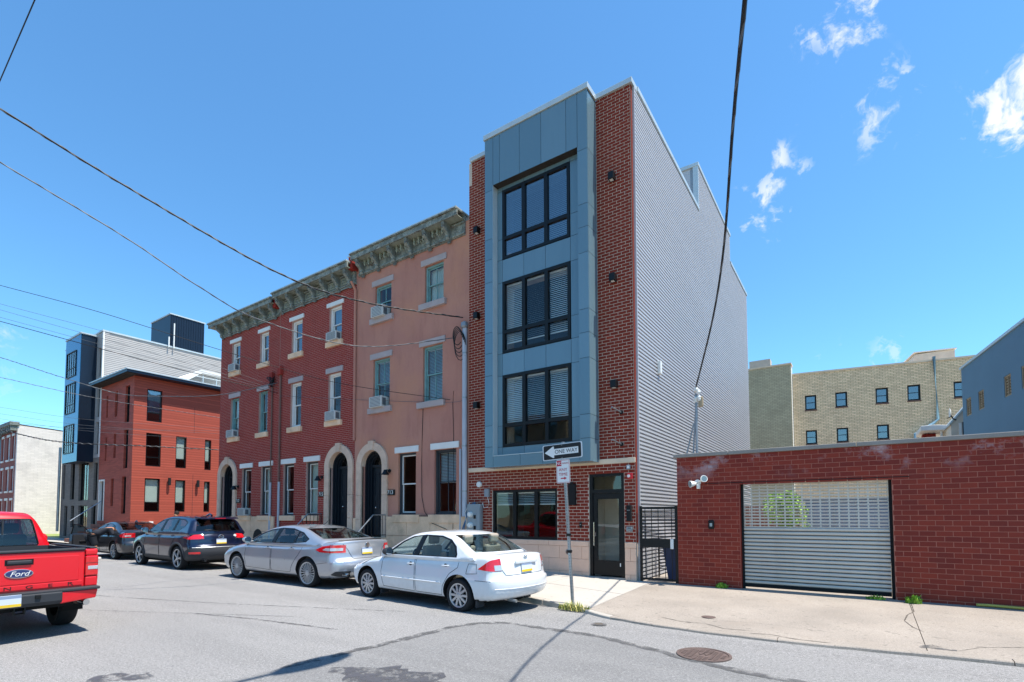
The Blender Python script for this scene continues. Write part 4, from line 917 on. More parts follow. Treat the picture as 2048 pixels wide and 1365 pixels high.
t = thing('downpipe', 'pale streaked downpipe between brick house and stucco house', 'downpipe', (-14.15, YF, .3)); B().tube([(-14.16, YF - .25, 9.7), (-14.16, YF - .06, 9.45), (-14.16, YF - .04, 4.2)], .045, 8).obj('pipe', 'stucco', t, smooth=True)
t = thing('basement_hatch', 'dark arched basement opening in the stone base', 'hatch', (-20.0, YF, .4)); B().prism([(-20.4, .35), (-19.7, .35)] + arch_points(-20.05, .75, .35, 8), 'y', YF - .055, YF - .051).obj('opening', 'dim', t)

# ------------------------------------------------------------------ garage wall with roller shutter
m['copingstone'] = mat('weathered coping', '#8f8983', .85, var=.12, vs=2, fine=.3, dirt=.35, dcol=(.12, .11, .1))
GX0, GX1 = -3.25, 9.0
OX0, OX1, OZ = -1.98, .55, 2.30
gar = thing('garage_wall', 'dark red brick yard wall with stone coping and shutter opening', 'wall', (0, YF, .1))
wall('wall', 'mortar_garage', gar, GX0, GX1, -.3, 2.89, .32, [(OX0, OX1, -.3, OZ)], FRONT)
make_bricks(gar, lay_bricks([(GX0, GX1, -.1, 2.89)], [(OX0, OX1, -.3, OZ)], .226, .0903, .0095), YF, 'brick_garage', proud=.003)
for a, c in ((GX0 - .06, -2.18), (-2.17, .04), (.05, 2.3), (2.31, 4.6), (4.61, GX1)): bx('coping_stone', 'copingstone', gar, a, c, YF - .05, YF + .37, 2.893, 2.97, bevel=.008)
bx('shelf_angle', 'blackmatte', gar, -2.66, .80, YF - .008, YF + .10, OZ - .003, OZ + .011)
B().box(OX0 - .002, OX0 + .006, YF + .01, YF + .31, -.1, OZ).obj('jamb', 'brick_garage', gar)
sh = thing('roller_shutter', 'silver roller shutter gate, slotted grille above and solid slats below', 'shutter', (-.7, YF + .15, .25))
YS = YF + .16
for x0, x1 in ((OX0 + .006, OX0 + .05), (OX1 - .045, OX1)): bx('guide_rail', 'blackmatte', sh, x0, x1, YS - .04, YS + .05, .12, OZ)
def slot_slat(w, h, n, y):
    """Slat with a row of round-ended slots."""
    b = B(); p = w / n; sw_, shh = p * .90, h * .64
    for i in range(n):
        cx = p * (i + .5); k = 4; r = shh / 2; hole = []
        for s, a0 in ((1, -math.pi / 2), (-1, math.pi / 2)):
            for j in range(k + 1):
                a = a0 + math.pi * j / k; hole.append((cx + s * (sw_ / 2 - r) + r * math.cos(a) * 1, h / 2 + r * math.sin(a)))
        q = lambda x, z: (x, 0, z)
        x0, x1 = p * i, p * (i + 1); right, left = hole[:k + 1], hole[k + 1:]
        # bottom, right, top, left fans
        V = [q(x0, 0), q(x1, 0), q(x1, h), q(x0, h)] + [q(*a) for a in hole]; H = 4
        b.add(V, [(0, 1, H, H + 2 * k + 1), (1, 2) + tuple(range(H + k, H - 1, -1)), (2, 3, H + k + 1, H + k), (3, 0) + tuple(range(H + 2 * k + 1, H + k, -1))])
    b2 = B(); N = len(b.v); b2.v = list(b.v); b2.f = list(b.f)
    b2.add([(0, 0, 0), (w, 0, 0), (w, .018, .006), (0, .018, .006)], [(0, 1, 2, 3)]); b2.add([(0, 0, h), (w, 0, h), (w, .018, h - .008), (0, .018, h - .008)], [(3, 2, 1, 0)])
    return b2
SW = OX1 - OX0 - .10; n_slot, z_slot0 = 14, 1.39; hs = (OZ - z_slot0 - .03) / n_slot
me = slot_slat(SW, hs - .008, 16, 0).mesh('slotted_slat'); me.materials.append(m['shutter'])
for i in range(n_slot):
    o = bpy.data.objects.new('slotted_slat', me); col.objects.link(o); o.matrix_basis = Matrix.Translation((OX0 + .05, YS, z_slot0 + i * hs)); o.parent = sh; o.matrix_parent_inverse = WM(sh).inverted()
    sl = o.modifiers.new('solid', 'SOLIDIFY'); sl.thickness = .006
n_sol = 15; hz = (z_slot0 - .225) / n_sol
pr = [(.004, 0), (-.004, .004), (-.016, .016), (-.018, hz * .55), (-.012, hz - .024), (0, hz - .014), (.004, hz - .012)]
me = B().prism(pr, 'x', 0, SW).mesh('slat'); me.materials.append(m['shutter'])
for i in range(n_sol):
    o = bpy.data.objects.new('slat', me); col.objects.link(o); o.matrix_basis = Matrix.Translation((OX0 + .05, YS, .225 + i * hz)); o.parent = sh; o.matrix_parent_inverse = WM(sh).inverted()
bx('bottom_bar', 'blackmatte', sh, OX0 + .05, OX1 - .05, YS - .015, YS + .03, .155, .225)
bx('slat_backing', 'backing', sh, OX0 + .05, OX1 - .05, YS + .006, YS + .010, .225, z_slot0 - .01)
bx('yard_sill', 'concold', gar, OX0, OX1, YF + .0, YF + .6, -.1, .115)
t = thing('security_floodlight', 'white twin head security floodlight on garage wall', 'floodlight', (-2.8, YF, 2.3), )
B().disc((-2.80, YF - .06, 2.33), 'y', .065, .055, 14).obj('mount_base', 'whiteplastic', t, smooth=True)
for nm, p, d in (('lamp_head', (-2.66, YF - .16, 2.38), (.5, -.7, .25)), ('lamp_head', (-2.87, YF - .15, 2.30), (-.6, -.6, -.1))):
    p = Vector(p); d = Vector(d).normalized(); B().tube([Vector((-2.80, YF - .05, 2.33)), p], .018, 6).tube([p - d * .06, p - d * .02, p + d * .07], .03, 12, r1=.075).obj(nm, 'whiteplastic', t, smooth=True); B().tube([p + d * .068, p + d * .075], .062, 12).obj('lens', 'glassdark', t)
bx('motion_sensor', 'whiteplastic', t, -2.80, -2.74, YF - .14, YF - .05, 2.19, 2.28, bevel=.01)
t = thing('key_switch', 'black rounded key switch box on garage wall left of shutter', 'switch box', (-2.54, YF, 1.4)); bx('housing', 'black', t, -2.60, -2.48, YF - .06, YF - .005, 1.33, 1.52, bevel=.025); bx('faceplate', 'steel', t, -2.565, -2.515, YF - .063, YF - .06, 1.39, 1.46)
t = thing('hose', 'pale yellow garden hose lying along the wall foot', 'hose', (2, YF, .15)); B().tube([(1.6, YF - .06, .15), (1.75, YF - .05, .155), (2.2, YF - .09, .15), (3.0, YF - .06, .15), (3.6, YF - .1, .15)], .022, 8).obj('hose_body', mat('hose', '#b7a54f', .6), t, smooth=True)
# gate between the new building and the garage wall
gt = thing('iron_gate', 'black iron gate with horizontal bars between metal side wall and garage wall', 'gate', (-3.7, YF, .13))
gx0, gx1 = TX1 + .075, GX0 - .02
for x in (gx0, gx1 - .05): bx('gate_post', 'black', gt, x, x + .05, YF + .02, YF + .07, .13, 1.84)
bx('gate_rail', 'black', gt, gx0 + .05, gx1 - .05, YF + .025, YF + .065, 1.77, 1.82); bx('gate_rail', 'black', gt, gx0 + .05, gx1 - .05, YF + .025, YF + .065, .17, .21); bx('lock_rail', 'black', gt, gx0 + .05, gx1 - .05, YF + .02, YF + .07, .90, 1.10)
for i in range(5): x = gx0 + .05 + (gx1 - gx0 - .1) * (i + .5) / 5; bx('gate_bar', 'black', gt, x - .006, x + .006, YF + .03, YF + .045, .21, 1.77)
for i in range(9): z = 1.14 + i * .072; bx('gate_slat', 'black', gt, gx0 + .05, gx1 - .05, YF + .045, YF + .06, z, z + .022)
bx('gate_lock', 'whiteplastic', gt, gx1 - .15, gx1 - .08, YF - .005, YF + .02, .88, 1.10, bevel=.006)
# inner folded gate leaf and the blue bins in the alley
t = thing('alley_grille', 'second barred iron leaf leaning inside the alley behind the gate', 'gate', (-4.0, 12.5, .2))
for i in range(9): z = .3 + i * .075; bx('grille_bar', 'black', t, -4.08, -3.55, 12.5 - i * .01, 12.51 - i * .01, z, z + .02)
for x in (-4.08, -3.83, -3.56): bx('grille_post', 'black', t, x, x + .025, 12.47, 12.53, .12, 1.0)
m['binblue'] = mat('blue bin plastic', '#25375c', .55, var=.08)
t = thing('recycling_bin', 'dark blue wheeled recycling bin standing behind the iron gate', 'bin', (-3.4, 12.0, .12))
B().add([(-3.62, 11.75, .14), (-3.28, 11.75, .14), (-3.28, 12.2, .14), (-3.62, 12.2, .14), (-3.72, 11.65, .95), (-3.26, 11.65, .95), (-3.26, 12.3, .95), (-3.72, 12.3, .95)], [(0, 3, 2, 1), (4, 5, 6, 7), (0, 1, 5, 4), (1, 2, 6, 5), (2, 3, 7, 6), (3, 0, 4, 7)]).obj('bin_body', 'binblue', t, bevel=.02)
bx('bin_lid', 'binblue', t, -3.74, -3.26, 11.62, 12.33, .955, 1.0, bevel=.015)
grid_sheet('yard_ground', 'concold', lin(-4.15, 9, 5), lambda x: [11.31, 20, 44], lambda x, y: .11)
# ------------------------------------------------------------------ background buildings
def rotz(a, p): return Matrix.Translation(p) @ Matrix.Rotation(a, 4, 'Z')
# buff brick block behind the yard
YB = rotz(R(9.6), (-3.9, 46.0, 0))
yb = thing('buff_brick_block', 'long buff brick building with square dark windows behind the yard', 'building', (0, 46, 0))
k_ = 46.0 / 42.0
YW = []
for u, zt in ((.75, 10.22), (2.63, 10.27), (5.0, 10.31), (6.78, 10.33), (9.25, 10.3)): YW.append((u * k_, (u + .72) * k_, 1.65 + (zt - 1.65 - 1.05) * k_, 1.65 + (zt - 1.65) * k_))
for u, zt in ((.75, 7.68), (2.65, 7.72), (5.0, 7.77), (9.25, 7.8)): YW.append((u * k_, (u + .70) * k_, 1.65 + (zt - 1.65 - 1.0) * k_, 1.65 + (zt - 1.65) * k_))
for u in (.75, 2.65, 5.0, 6.8, 9.25): YW.append((u * k_, (u + .7) * k_, 1.65 + (5.1 - 2.65) * k_, 1.65 + (5.1 - 1.65) * k_))
zt_ = 1.65 + (11.80 - 1.65) * k_
wall('wall', 'yellowbrick', yb, 0, 20, 0, zt_, .3, YW, YB)
for i, q in enumerate(YW):
    w = sash_window(yb, *q, 'black', M=YB, depth=.1, gl='glassblue', fw=.07); bx('sill', 'rust', w, q[0] - .03, q[1] + .03, -.03, .06, q[2] - .1, q[2] - .005, M=YB)
bx('parapet_cap', 'band', yb, -.05, 20, -.06, .4, zt_ + .002, zt_ + .14, M=YB)
b = B(); b.box(0, .3, .3, 12, 0, zt_); b.box(19.7, 20, .3, 12, 0, zt_); b.box(.3, 19.7, 11.7, 12, 0, zt_); b.box(.3, 19.7, .3, 11.7, zt_ - .5, zt_ - .4); b.obj('rear_walls', 'yellowbrick', yb, M=YB)
b = B(); b.prism([(8.0, zt_ - .3), (8.5, zt_ + 1.15), (10.9, zt_ + 1.25), (10.9, zt_ - .3)], 'y', 2, 5); b.obj('roof_bulkhead', 'interior', yb, M=YB); bx('bulkhead_cap', 'whiteplastic', yb, 8.4, 11.0, 1.9, 5.1, zt_ + 1.25, zt_ + 1.33, M=YB)
b = B(); x = 8.85 * 1.02; b.tube([(x, -.15, zt_ + .3), (x + .1, -.15, zt_ - 4.3), (x - .2, -.2, zt_ - 4.6), (x - 1.3, -.3, zt_ - 5.3), (x - 1.35, -.3, zt_ - 8)], .10, 8); b.obj('rain_pipe', mat('blue downspout', '#7fa3b5', .5, var=.1), yb, M=YB, smooth=True)
# pale wing
pw = thing('pale_brick_wing', 'pale grey-green brick wing between metal side wall and buff block', 'building', (-5.5, 45, 0))
wx0, wx1, wy, wz = -8.2, -3.92, 45.0, 13.45
bx('wall', 'palebrick', pw, wx0, wx1, wy, wy + .3, 0, wz); bx('side_wall', 'whiteplastic', pw, wx1 - .3, wx1, wy + .3, wy + 1.1, 0, wz); bx('parapet_cap', 'band', pw, wx0, wx1 + .05, wy - .06, wy + 1.1, wz + .002, wz + .12)  # narrow side wall white, not brick: its sunlit tone put into the colour
bx('chimney', 'concgrey', pw, -7.2, -5.6, wy + 2, wy + 3, wz - 1, wz + 1.25); bx('rear_wall', 'palebrick', pw, wx0, wx1 - .3, wy + .8, wy + 3.5, 0, wz - .6)
# slate blue building
bo = Vector((3.835, 28.0, 0)); BM = Matrix.Translation(bo) @ Matrix.Rotation(R(7), 4, 'Z') @ Matrix.Rotation(R(-90), 4, 'Z')   # local x runs towards the street, front looks to -X
bb_ = thing('slate_blue_building', 'slate blue stucco building with narrow slatted windows beside the yard', 'building', (4, 24, 0)); s_ = 28 / 24.0
BW = [(u0 * s_, u1 * s_, 1.65 + (5.05 - 1.65) * s_, 1.65 + (5.67 - 1.65) * s_) for u0, u1 in ((.37, .86), (1.54, 2.04), (3.63, 4.12), (4.8, 5.3), (6.6, 7.1))]
zb0, zb1 = 1.65 + (6.82 - 1.65) * s_, 1.65 + (6.82 - 1.65) * s_ + .35
wall('wall', 'bluestucco', bb_, 0, 15, 0, zb0, .3, BW, BM)
bx('parapet_cap', 'coping', bb_, -.05, 15, -.05, .35, zb0 + .002, zb0 + .10, M=BM); b = B(); b.box(0, .3, .3, 9, 0, zb0); b.box(14.7, 15, .3, 9, 0, zb0); b.box(.3, 14.7, 8.7, 9, 0, zb0); b.box(.3, 14.7, .3, 8.7, zb0 - .3, zb0 - .2); b.obj('rear_walls', 'bluestucco', bb_, M=BM)
m['tanwood'] = mat('tan shutter slats', '#9a8a72', .8, var=.15)
for q in BW:
    b = B(); frame_ring(b, *q, .05, .02, .1); b.box((q[0] + q[1]) / 2 - .02, (q[0] + q[1]) / 2 + .02, .02, .1, q[2] + .05, q[3] - .05); w = b.obj('window', 'tanwood', bb_, M=BM); bx('pane', 'glassdark', w, q[0] + .05, q[1] - .05, .09, .095, q[2] + .05, q[3] - .05, M=BM)
    k = 7
    for i in range(k): z = q[2] + .07 + (q[3] - q[2] - .14) * i / (k - 1); bx('louvre', 'tanwood', w, q[0] + .05, q[1] - .05, .05, .075, z - .03, z + .02, M=BM)
bx('corner_pipe', 'claddark', bb_, -.14, -.02, -.02, .1, 0, zb0 - 2.2, M=BM)
# small structures seen over the garage wall
t = thing('rooftop_shed', 'small tan roof shed with white door beside the slate blue building', 'shed', (3.8, 29.5, 0)); B().prism([(3.56, 0), (4.3, 0), (4.3, 6.6), (3.96, 6.15), (3.56, 5.6)], 'y', 29.0, 32).obj('shed_wall', 'interior', t); bx('shed_door', 'whiteplastic', t, 3.81, 4.05, 28.93, 28.998, 0, 5.57); B().prism([(3.5, 5.5), (4.35, 6.62), (4.35, 6.72), (3.5, 5.6)], 'y', 28.9, 32.1).obj('shed_roof', 'coping', t)
t = thing('satellite_dish', 'white satellite dish on the shed roof edge', 'satellite dish', (3.5, 29, 5.5)); B().lathe([(0, .06), (.12, .045), (.21, .01), (.22, 0), (.12, .03), (0, .045)], (3.50, 28.8, 6.02), 'x', 18).obj('dish', 'whiteplastic', t, smooth=True); B().tube([(3.53, 28.8, 5.95), (3.62, 28.8, 5.75), (3.72, 28.95, 5.72)], .025, 6).obj('mast', 'black', t); B().tube([(3.53, 28.8, 5.85), (3.4, 28.7, 5.78)], .018, 6).obj('feed_arm', 'black', t)
t = thing('porch_roof', 'low white porch roof on brick posts below the rain pipe', 'porch', (3.2, 31, 0)); B().prism([(2.66, 5.56), (3.84, 5.50), (3.84, 5.72), (3.1, 5.80), (2.66, 5.78)], 'y', 30.5, 33).obj('roof', 'trimwhite', t, bevel=.02); bx('post', 'brick_row', t, 2.8, 3.3, 31.5, 32, 0, 5.5); bx('post', 'whiteplastic', t, 3.38, 3.46, 30.7, 30.8, 0, 5.5); bx('wall', 'brick_row', t, 3.5, 3.8, 31.5, 32, 0, 5.4)
# yard behind the shutter
t = thing('parked_van_side', 'blue-grey shed wall seen through the shutter slots', 'shed', (.5, 21, .1)); b = B(); b.box(-1.42, 3.2, 20.0, 23, .1, 2.1); b.obj('wall', mat('blue grey metal', '#7d8b9d', .6, var=.12, vs=.8), t); bx('roof', 'sidingdark', t, -1.5, 3.3, 19.9, 23.1, 2.103, 2.16)
for i in range(6): bx('cladding_seam', 'sidingdark', t, -1.2 + i * .6, -1.17 + i * .6, 19.985, 19.999, .12, 2.09)
t['label'] = 'blue-grey metal shed in the yard seen through the shutter slots'; t.name = 'metal_shed'
t = thing('yard_fence', 'weathered brown board fence in the yard behind the shutter', 'fence', (-2.7, 19, .1))
for i in range(17): bx('fence_board', 'tealvinyl', t, -4.05 + i * .15, -3.92 + i * .15, 19.0, 19.03, .11, 1.95 + rnd.uniform(-.03, .03))
bx('fence_rail', 'tealvinyl', t, -4.05, -1.5, 19.031, 19.08, .5, .58); bx('fence_rail', 'tealvinyl', t, -4.05, -1.5, 19.031, 19.08, 1.5, 1.58)
m['leaf'] = Mat('leaf'); L_ = m['leaf']; gi = L_.node('ShaderNodeNewGeometry'); L_.set(Roughness=.6, Specular_IOR_Level=.3); L_.color(L_.mix(gi.outputs['Random Per Island'], hexc('#557d2a'), hexc('#9cc24a'))); L_.p.inputs['Transmission Weight'].default_value = 0; m['leaf'] = L_.m
m['bark'] = mat('bark', '#5a4a3c', .9, var=.2, vs=10)
def leafy(name, mt, parent, centres, n, size, seed):
    r = random.Random(seed); b = B()
    for _ in range(n):
        c, rad = r.choice(centres); d = Vector((r.gauss(0, 1), r.gauss(0, 1), r.gauss(0, 1))).normalized() * rad * r.uniform(.45, 1) ** .6; p = Vector(c) + d
        a = Vector((r.uniform(-1, 1), r.uniform(-1, 1), r.uniform(-.6, .6))).normalized(); e = a.cross(Vector((r.uniform(-1, 1), r.uniform(-1, 1), r.uniform(-1, 1)))).normalized(); s = size * r.uniform(.6, 1.3)
        b.add([p - a * s, p + e * s * .45, p + a * s, p - e * s * .45], [(0, 1, 2, 3)])
    me = bpy.data.meshes.new(name); me.from_pydata(b.v, [], b.f); o = bpy.data.objects.new(name, me); col.objects.link(o); finish(o, mt, parent); stuff(o); return o
t = thing('yard_bush', 'bright green leafy bush in the yard seen through the shutter', 'bush', (-1.5, 16.5, .1))
leafy('crown', 'leaf', t, [((-1.85, 16.4, 1.75), .42), ((-1.5, 16.6, 1.7), .42), ((-1.95, 16.8, 1.95), .35), ((-1.45, 16.5, 1.2), .42), ((-1.6, 16.7, 2.05), .3)], 2600, .05, 5)
for i in range(5): B().tube([(-1.5, 16.5, .1), (-1.5 + rnd.uniform(-.2, .2), 16.5, .8), (-1.5 + rnd.uniform(-.5, .5), 16.5 + rnd.uniform(-.2, .2), 1.9)], .03, 6, r1=.008).obj('stem', 'bark', t, smooth=True)
# tripod service mast
t = thing('service_mast', 'grey tripod cable mast standing above the garage wall against the ribbed siding', 'mast', (-3.0, 11.95, .1))
mx, my = -2.97, 11.95
B().tube([(mx, my, .1), (mx, my, 4.42)], .030, 8).obj('pole', 'sidingdark', t, smooth=True); B().tube([(mx - .62, my, .1), (mx - .24, my, 3.0), (mx - .06, my, 3.75)], .018, 6).obj('stay', 'sidingdark', t, smooth=True); B().tube([(mx - .22, my + .1, .1), (mx - .08, my, 3.1), (mx - .01, my, 4.1)], .018, 6).obj('stay', 'sidingdark', t, smooth=True)
b = B(); 
for _ in range(9):
    p = Vector((mx + rnd.uniform(-.06, .10), my + rnd.uniform(-.06, .08), 4.36 + rnd.uniform(-.12, .16))); b.lathe([(0, -.04), (.03, -.035), (.045, 0), (.03, .04), (0, .05)], p, 'z', 8)
b.obj('insulator_cluster', 'whiteplastic', t, smooth=True); bx('splice_bag', 'tanwood', t, mx + .05, mx + .16, my - .04, my + .04, 4.10, 4.34, bevel=.03)
B().tube([(mx, my, 4.46), (mx, my, 4.58)], .035, 8).obj('mast_head', 'whiteplastic', t, smooth=True)

# --- corner building in orange brick
ob = thing('corner_brick_building', 'modern three-storey orange brick building across the side street, flat dark roof', 'building', (-35.4, YF, .4))
OXR = -32.98; OM = SIDE(OXR, 0)
OW = [(11.93, 12.69, 6.99, 8.83), (11.94, 12.69, 4.44, 6.32), (13.46, 14.03, 4.45, 6.31), (15.06, 15.43, 4.44, 6.3), (11.94, 12.69, 1.87, 3.75), (13.48, 14.02, 1.87, 3.73), (15.07, 15.4, 1.87, 3.72), (16.6, 17.2, 4.44, 6.3), (16.6, 17.2, 1.87, 3.72)]
wall('side_wall', 'orange', ob, YF, 20, 0, 9.45, .3, OW, OM)
for i, q in enumerate(OW):
    fixed_window(ob, *q, M=OM, bar=q[2] + .52, gl='glassblue' if i == 0 else 'glass', inner=None if i in (1,) else 'shade', fw=.06, depth=.1)
for y, z in ((13.12, 3.4), (14.66, 3.35)):
    t = thing('cylinder_sconce', 'dark cylinder sconce on the orange brick side wall, %s the narrow window' % ('farther from' if y < 14 else 'nearest'), 'wall light', (OXR, y, z), 'sconces on the orange wall'); B().tube([(OXR + .14, y, z), (OXR + .14, y, z + .42)], .08, 10).obj('shade', 'blackmatte', t, smooth=True); bx('arm', 'black', t, OXR + .005, OXR + .1, y - .03, y + .03, z + .15, z + .25)
for za, zb in ((1.0, 4.1), (6.6, 8.2)): bx('control_joint', 'backing', ob, OXR + .001, OXR + .004, 14.42, 14.435, za, zb)
FW = [(-34.2, -33.55, 6.9, 9.0), (-35.7, -35.3, 7.4, 8.9), (-37.0, -36.75, 7.5, 8.8), (-34.2, -33.6, 4.3, 6.5), (-35.7, -35.35, 5.0, 6.45), (-37.0, -36.75, 4.9, 6.3), (-34.3, -33.7, 1.75, 3.85), (-35.9, -35.5, 2.2, 3.8), (-37.75, -36.85, 1.35, 3.8)]
OXL = -37.88
wall('wall', 'orangefront', ob, OXL, OXR - .3, 0, 9.45, .3, FW, FRONT)
for q in FW[:-1]: fixed_window(ob, *q, depth=.14, gl='glassblue', fw=.05)
d = bx('door', 'navydoor', ob, -37.66, -36.95, YF + .12, YF + .17, 1.4, 3.7); bx('door_trim', 'trimwhite', d, -37.75, -37.66, YF - .03, YF + .15, 1.35, 3.8); bx('door_trim', 'trimwhite', d, -36.95, -36.85, YF - .03, YF + .15, 1.35, 3.8); bx('door_trim', 'trimwhite', d, -37.66, -36.95, YF - .03, YF + .15, 3.7, 3.8)
for i in range(5): bx('step', 'tealvinyl', ob, -37.9, -36.4, YF - 1.5 + i * .3, YF - .002, zr(-37) + .14 + i * .2, zr(-37) + .335 + i * .2)
B().tube([(-37.0, YF - 1.5, 1.35), (-37.0, YF - .1, 2.5)], .03, 6).obj('handrail', 'steel', ob)
b = B(); b.box(OXL, OXL + .3, YF + .3, 20, 0, 9.45); b.box(OXL + .3, OXR - .3, 19.7, 20, 0, 9.45); b.obj('rear_walls', 'orangefront', ob)
rf = B().box(OXL - .2, OXR + .56, YF - .55, 20.3, 9.46, 9.60).obj('roof', 'claddark', ob); bx('roof_edge', 'coping', rf, OXL - .22, OXR + .59, YF - .58, 20.3, 9.602, 9.66); bx('soffit', 'dim', rf, OXL - .1, OXR + .47, YF - .5, YF - .001, 9.44, 9.458)
t = thing('wall_mailbox', 'small white notice box on the orange brick wall', 'box', (OXR, 12.2, 1.3)); bx('box', 'brick_row', t, OXR + .005, OXR + .12, 12.18, 12.36, .75, 1.2); bx('lid', 'whiteplastic', t, OXR + .005, OXR + .13, 12.17, 12.37, 1.2, 1.32)
# --- grey building with blue bay
gb = thing('grey_apartment_building', 'grey brick apartment building with tall blue bay and clapboard side', 'building', (-41.3, YF, .4))
GW = [(-44.35, -43.95, 2.75, 5.1), (-42.9, -42.1, 2.7, 5.1), (-41.3, -39.6, 2.6, 5.1), (-38.7, -38.1, 2.6, 4.9), (-42.6, -42.0, .9, 2.3), (-41.2, -39.6, .9, 2.3), (-38.9, -38.2, .9, 2.3), (-43.9, -43.3, .3, 2.3), (-38.65, -38.15, 5.4, 7.4), (-38.65, -38.15, 7.7, 9.6), (-38.65, -38.15, 10.2, 12.0)]
wall('wall', 'greybrick', gb, -44.7, OXL - .02, 0, 5.2, .3, [q for q in GW if q[3] < 5.2], FRONT); wall('upper_wall', 'clapboard', gb, -44.7, OXL - .02, 5.2, 12.95, .3, [q for q in GW if q[3] > 5.2], FRONT)
for q in GW: fixed_window(gb, *q, depth=.14, gl='glassdark', cols=2 if q[1] - q[0] > 1 else 1)
bay = B().box(-41.6, -38.9, 10.52, YF - .002, 4.95, 12.78).obj('bay', 'claddark', gb)
for i, (za, zb) in enumerate(((5.5, 7.3), (8.0, 9.9), (10.3, 11.9))):
    fixed_window(gb, -41.3, -39.6, za, zb, M=Matrix.Translation((0, 10.44, 0)), depth=.04, gl='glassblue', cols=4, bar=za + .55)
BMW = [(-41.3, -39.6, a, c) for a, c in ((5.5, 7.3), (8.0, 9.9), (10.3, 11.9))]
wall('bay_face', 'cladblue', gb, -41.6, -38.9, 4.95, 12.78, .02, BMW, Matrix.Translation((0, 10.49, 0)))
bx('bay_cap', 'coping', gb, -41.65, -38.85, 10.45, YF, 12.782, 12.88); bx('wall_cap', 'coping', gb, -44.75, OXL + .03, YF - .06, YF + .3, 12.955, 13.05)
b = B(); prof = []; z = 9.5
while z < 12.9:
    prof += [(OXL - .02 + .028, z), (OXL - .02 + .006, min(z + .115, 12.95))]; z += .115
n = len(prof); b.add([(px, y, pz) for y in (YF + .05, 26) for px, pz in prof], [(i, i + 1, n + i + 1, n + i) for i in range(n - 1)]); b.obj('clapboard_side', 'clapboard', gb)
b = B(); b.box(OXL - .3, OXL - .02, YF + .3, 26, 0, 12.95); b.box(-44.7, -44.4, YF + .3, 26, 0, 12.95); b.box(-44.4, OXL - .3, 25.7, 26, 0, 12.95); b.box(-44.4, OXL - .3, YF + .3, 25.7, 12.5, 12.6); b.obj('rear_walls', 'clapboard', gb)
bx('corner_trim', 'trimwhite', gb, OXL - .1, OXL + .03, YF - .03, YF + .05, 5.2, 12.95); bx('side_cap', 'coping', gb, OXL - .3, OXL + .05, YF + .3, 26, 12.955, 13.05)
db = B().box(-41, OXL - .1, 14.95, 17.1, 12.6, 15.25).obj('roof_bulkhead', 'claddark', gb); bx('bulkhead_cap', 'coping', db, -41.05, OXL - .05, 14.9, 17.15, 15.252, 15.33)
for i in range(14): bx('bulkhead_seam', 'claddark', db, OXL - .1, OXL - .075, 15.0 + i * .155, 15.02 + i * .155, 12.96, 15.25)
for y, z in ((15.1, 14.6), (14.8, 13.6)): B().tube([(OXL + .15, y, 12.9), (OXL + .15, y, z)], .04, 8).obj('vent_pipe', 'whiteplastic', gb, smooth=True)
t = thing('roof_deck_pergola', 'white gabled stair hood on the roof of the orange building', 'roof hood', (-35, 15.6, 9.8)); B().prism([(13.6, 9.8), (15.0, 10.75), (17.5, 10.75), (17.5, 10.55), (15.1, 10.55), (14.1, 9.8)], 'x', -36.5, -33.6).obj('hood', 'trimwhite', t)
b = B(); [b.tube([(-33.3, 15 + i * .8, 9.8), (-33.3, 15 + i * .8, 10.35)], .03, 6) for i in range(4)]; b.tube([(-33.3, 14.6, 10.2), (-33.3, 18, 10.2)], .02, 6); b.obj('guard_rail', 'coping', t)
# --- white side building and grey neighbour far down the street
wb = thing('white_sided_row_house', 'far red brick row house with whitewashed brick side wall', 'house', (-58.5, YF, .5)); WXR = -56.02
WW = [(-58.9, -58.1, 6.3, 8.2), (-57.3, -56.7, 6.3, 8.2), (-58.9, -58.1, 3.7, 5.5), (-57.3, -56.7, 3.7, 5.5), (-58.9, -58.1, 1.0, 2.9), (-57.3, -56.7, 1.0, 2.9), (-60.4, -59.8, 1.0, 2.9), (-60.5, -59.9, 3.7, 5.5), (-60.5, -59.9, 6.3, 8.2)]
wall('wall', 'redbrickfar', wb, -61, WXR - .3, 0, 8.9, .3, WW, FRONT)
for q in WW: w = sash_window(wb, *q, 'trimwhite', gl='glassdark', fw=.1); bx('lintel', 'trimwhite', w, q[0] - .1, q[1] + .1, YF - .05, YF + .02, q[3] + .01, q[3] + .2); bx('sill', 'trimwhite', w, q[0] - .1, q[1] + .1, YF - .08, YF + .02, q[2] - .15, q[2] - .01)
B().add([(WXR, YF, 0), (WXR, 24, 0), (WXR, 24, 8.3), (WXR, YF, 9.0), (WXR - .3, YF, 0), (WXR - .3, 24, 0), (WXR - .3, 24, 8.3), (WXR - .3, YF, 9.0)], [(0, 1, 2, 3), (7, 6, 5, 4), (3, 2, 6, 7), (0, 4, 5, 1), (0, 3, 7, 4), (1, 5, 6, 2)]).obj('side_wall', 'whitebrick', wb)
bx('cornice', 'cornice', wb, -61, WXR + .1, YF - .5, YF + .1, 8.95, 9.25, bevel=.03)
for i in range(9): bx('bracket', 'cornice', wb, -60.8 + i * .58, -60.65 + i * .58, YF - .42, YF - .02, 8.55, 8.945)
b = B(); b.add([(-61, YF, 8.9), (WXR, YF, 9.1), (WXR, 24, 8.4), (-61, 24, 8.4)], [(0, 1, 2, 3)]); b.obj('roof', 'trimwhite', wb); bx('rear_wall', 'redbrickfar', wb, -61, WXR - .3, 23.7, 24, 0, 8.2)
t = thing('white_wall_pipe', 'silver rain pipe at the edge of the grey brick building', 'downpipe', (-44.75, YF, 1)); B().tube([(-44.8, YF - .1, .6), (-44.8, YF - .1, 6.3)], .08, 8).obj('pipe', 'steel', t, smooth=True)
gn = thing('grey_row_house', 'grey rendered row house at the far end of the street', 'house', (-64, YF, .5))
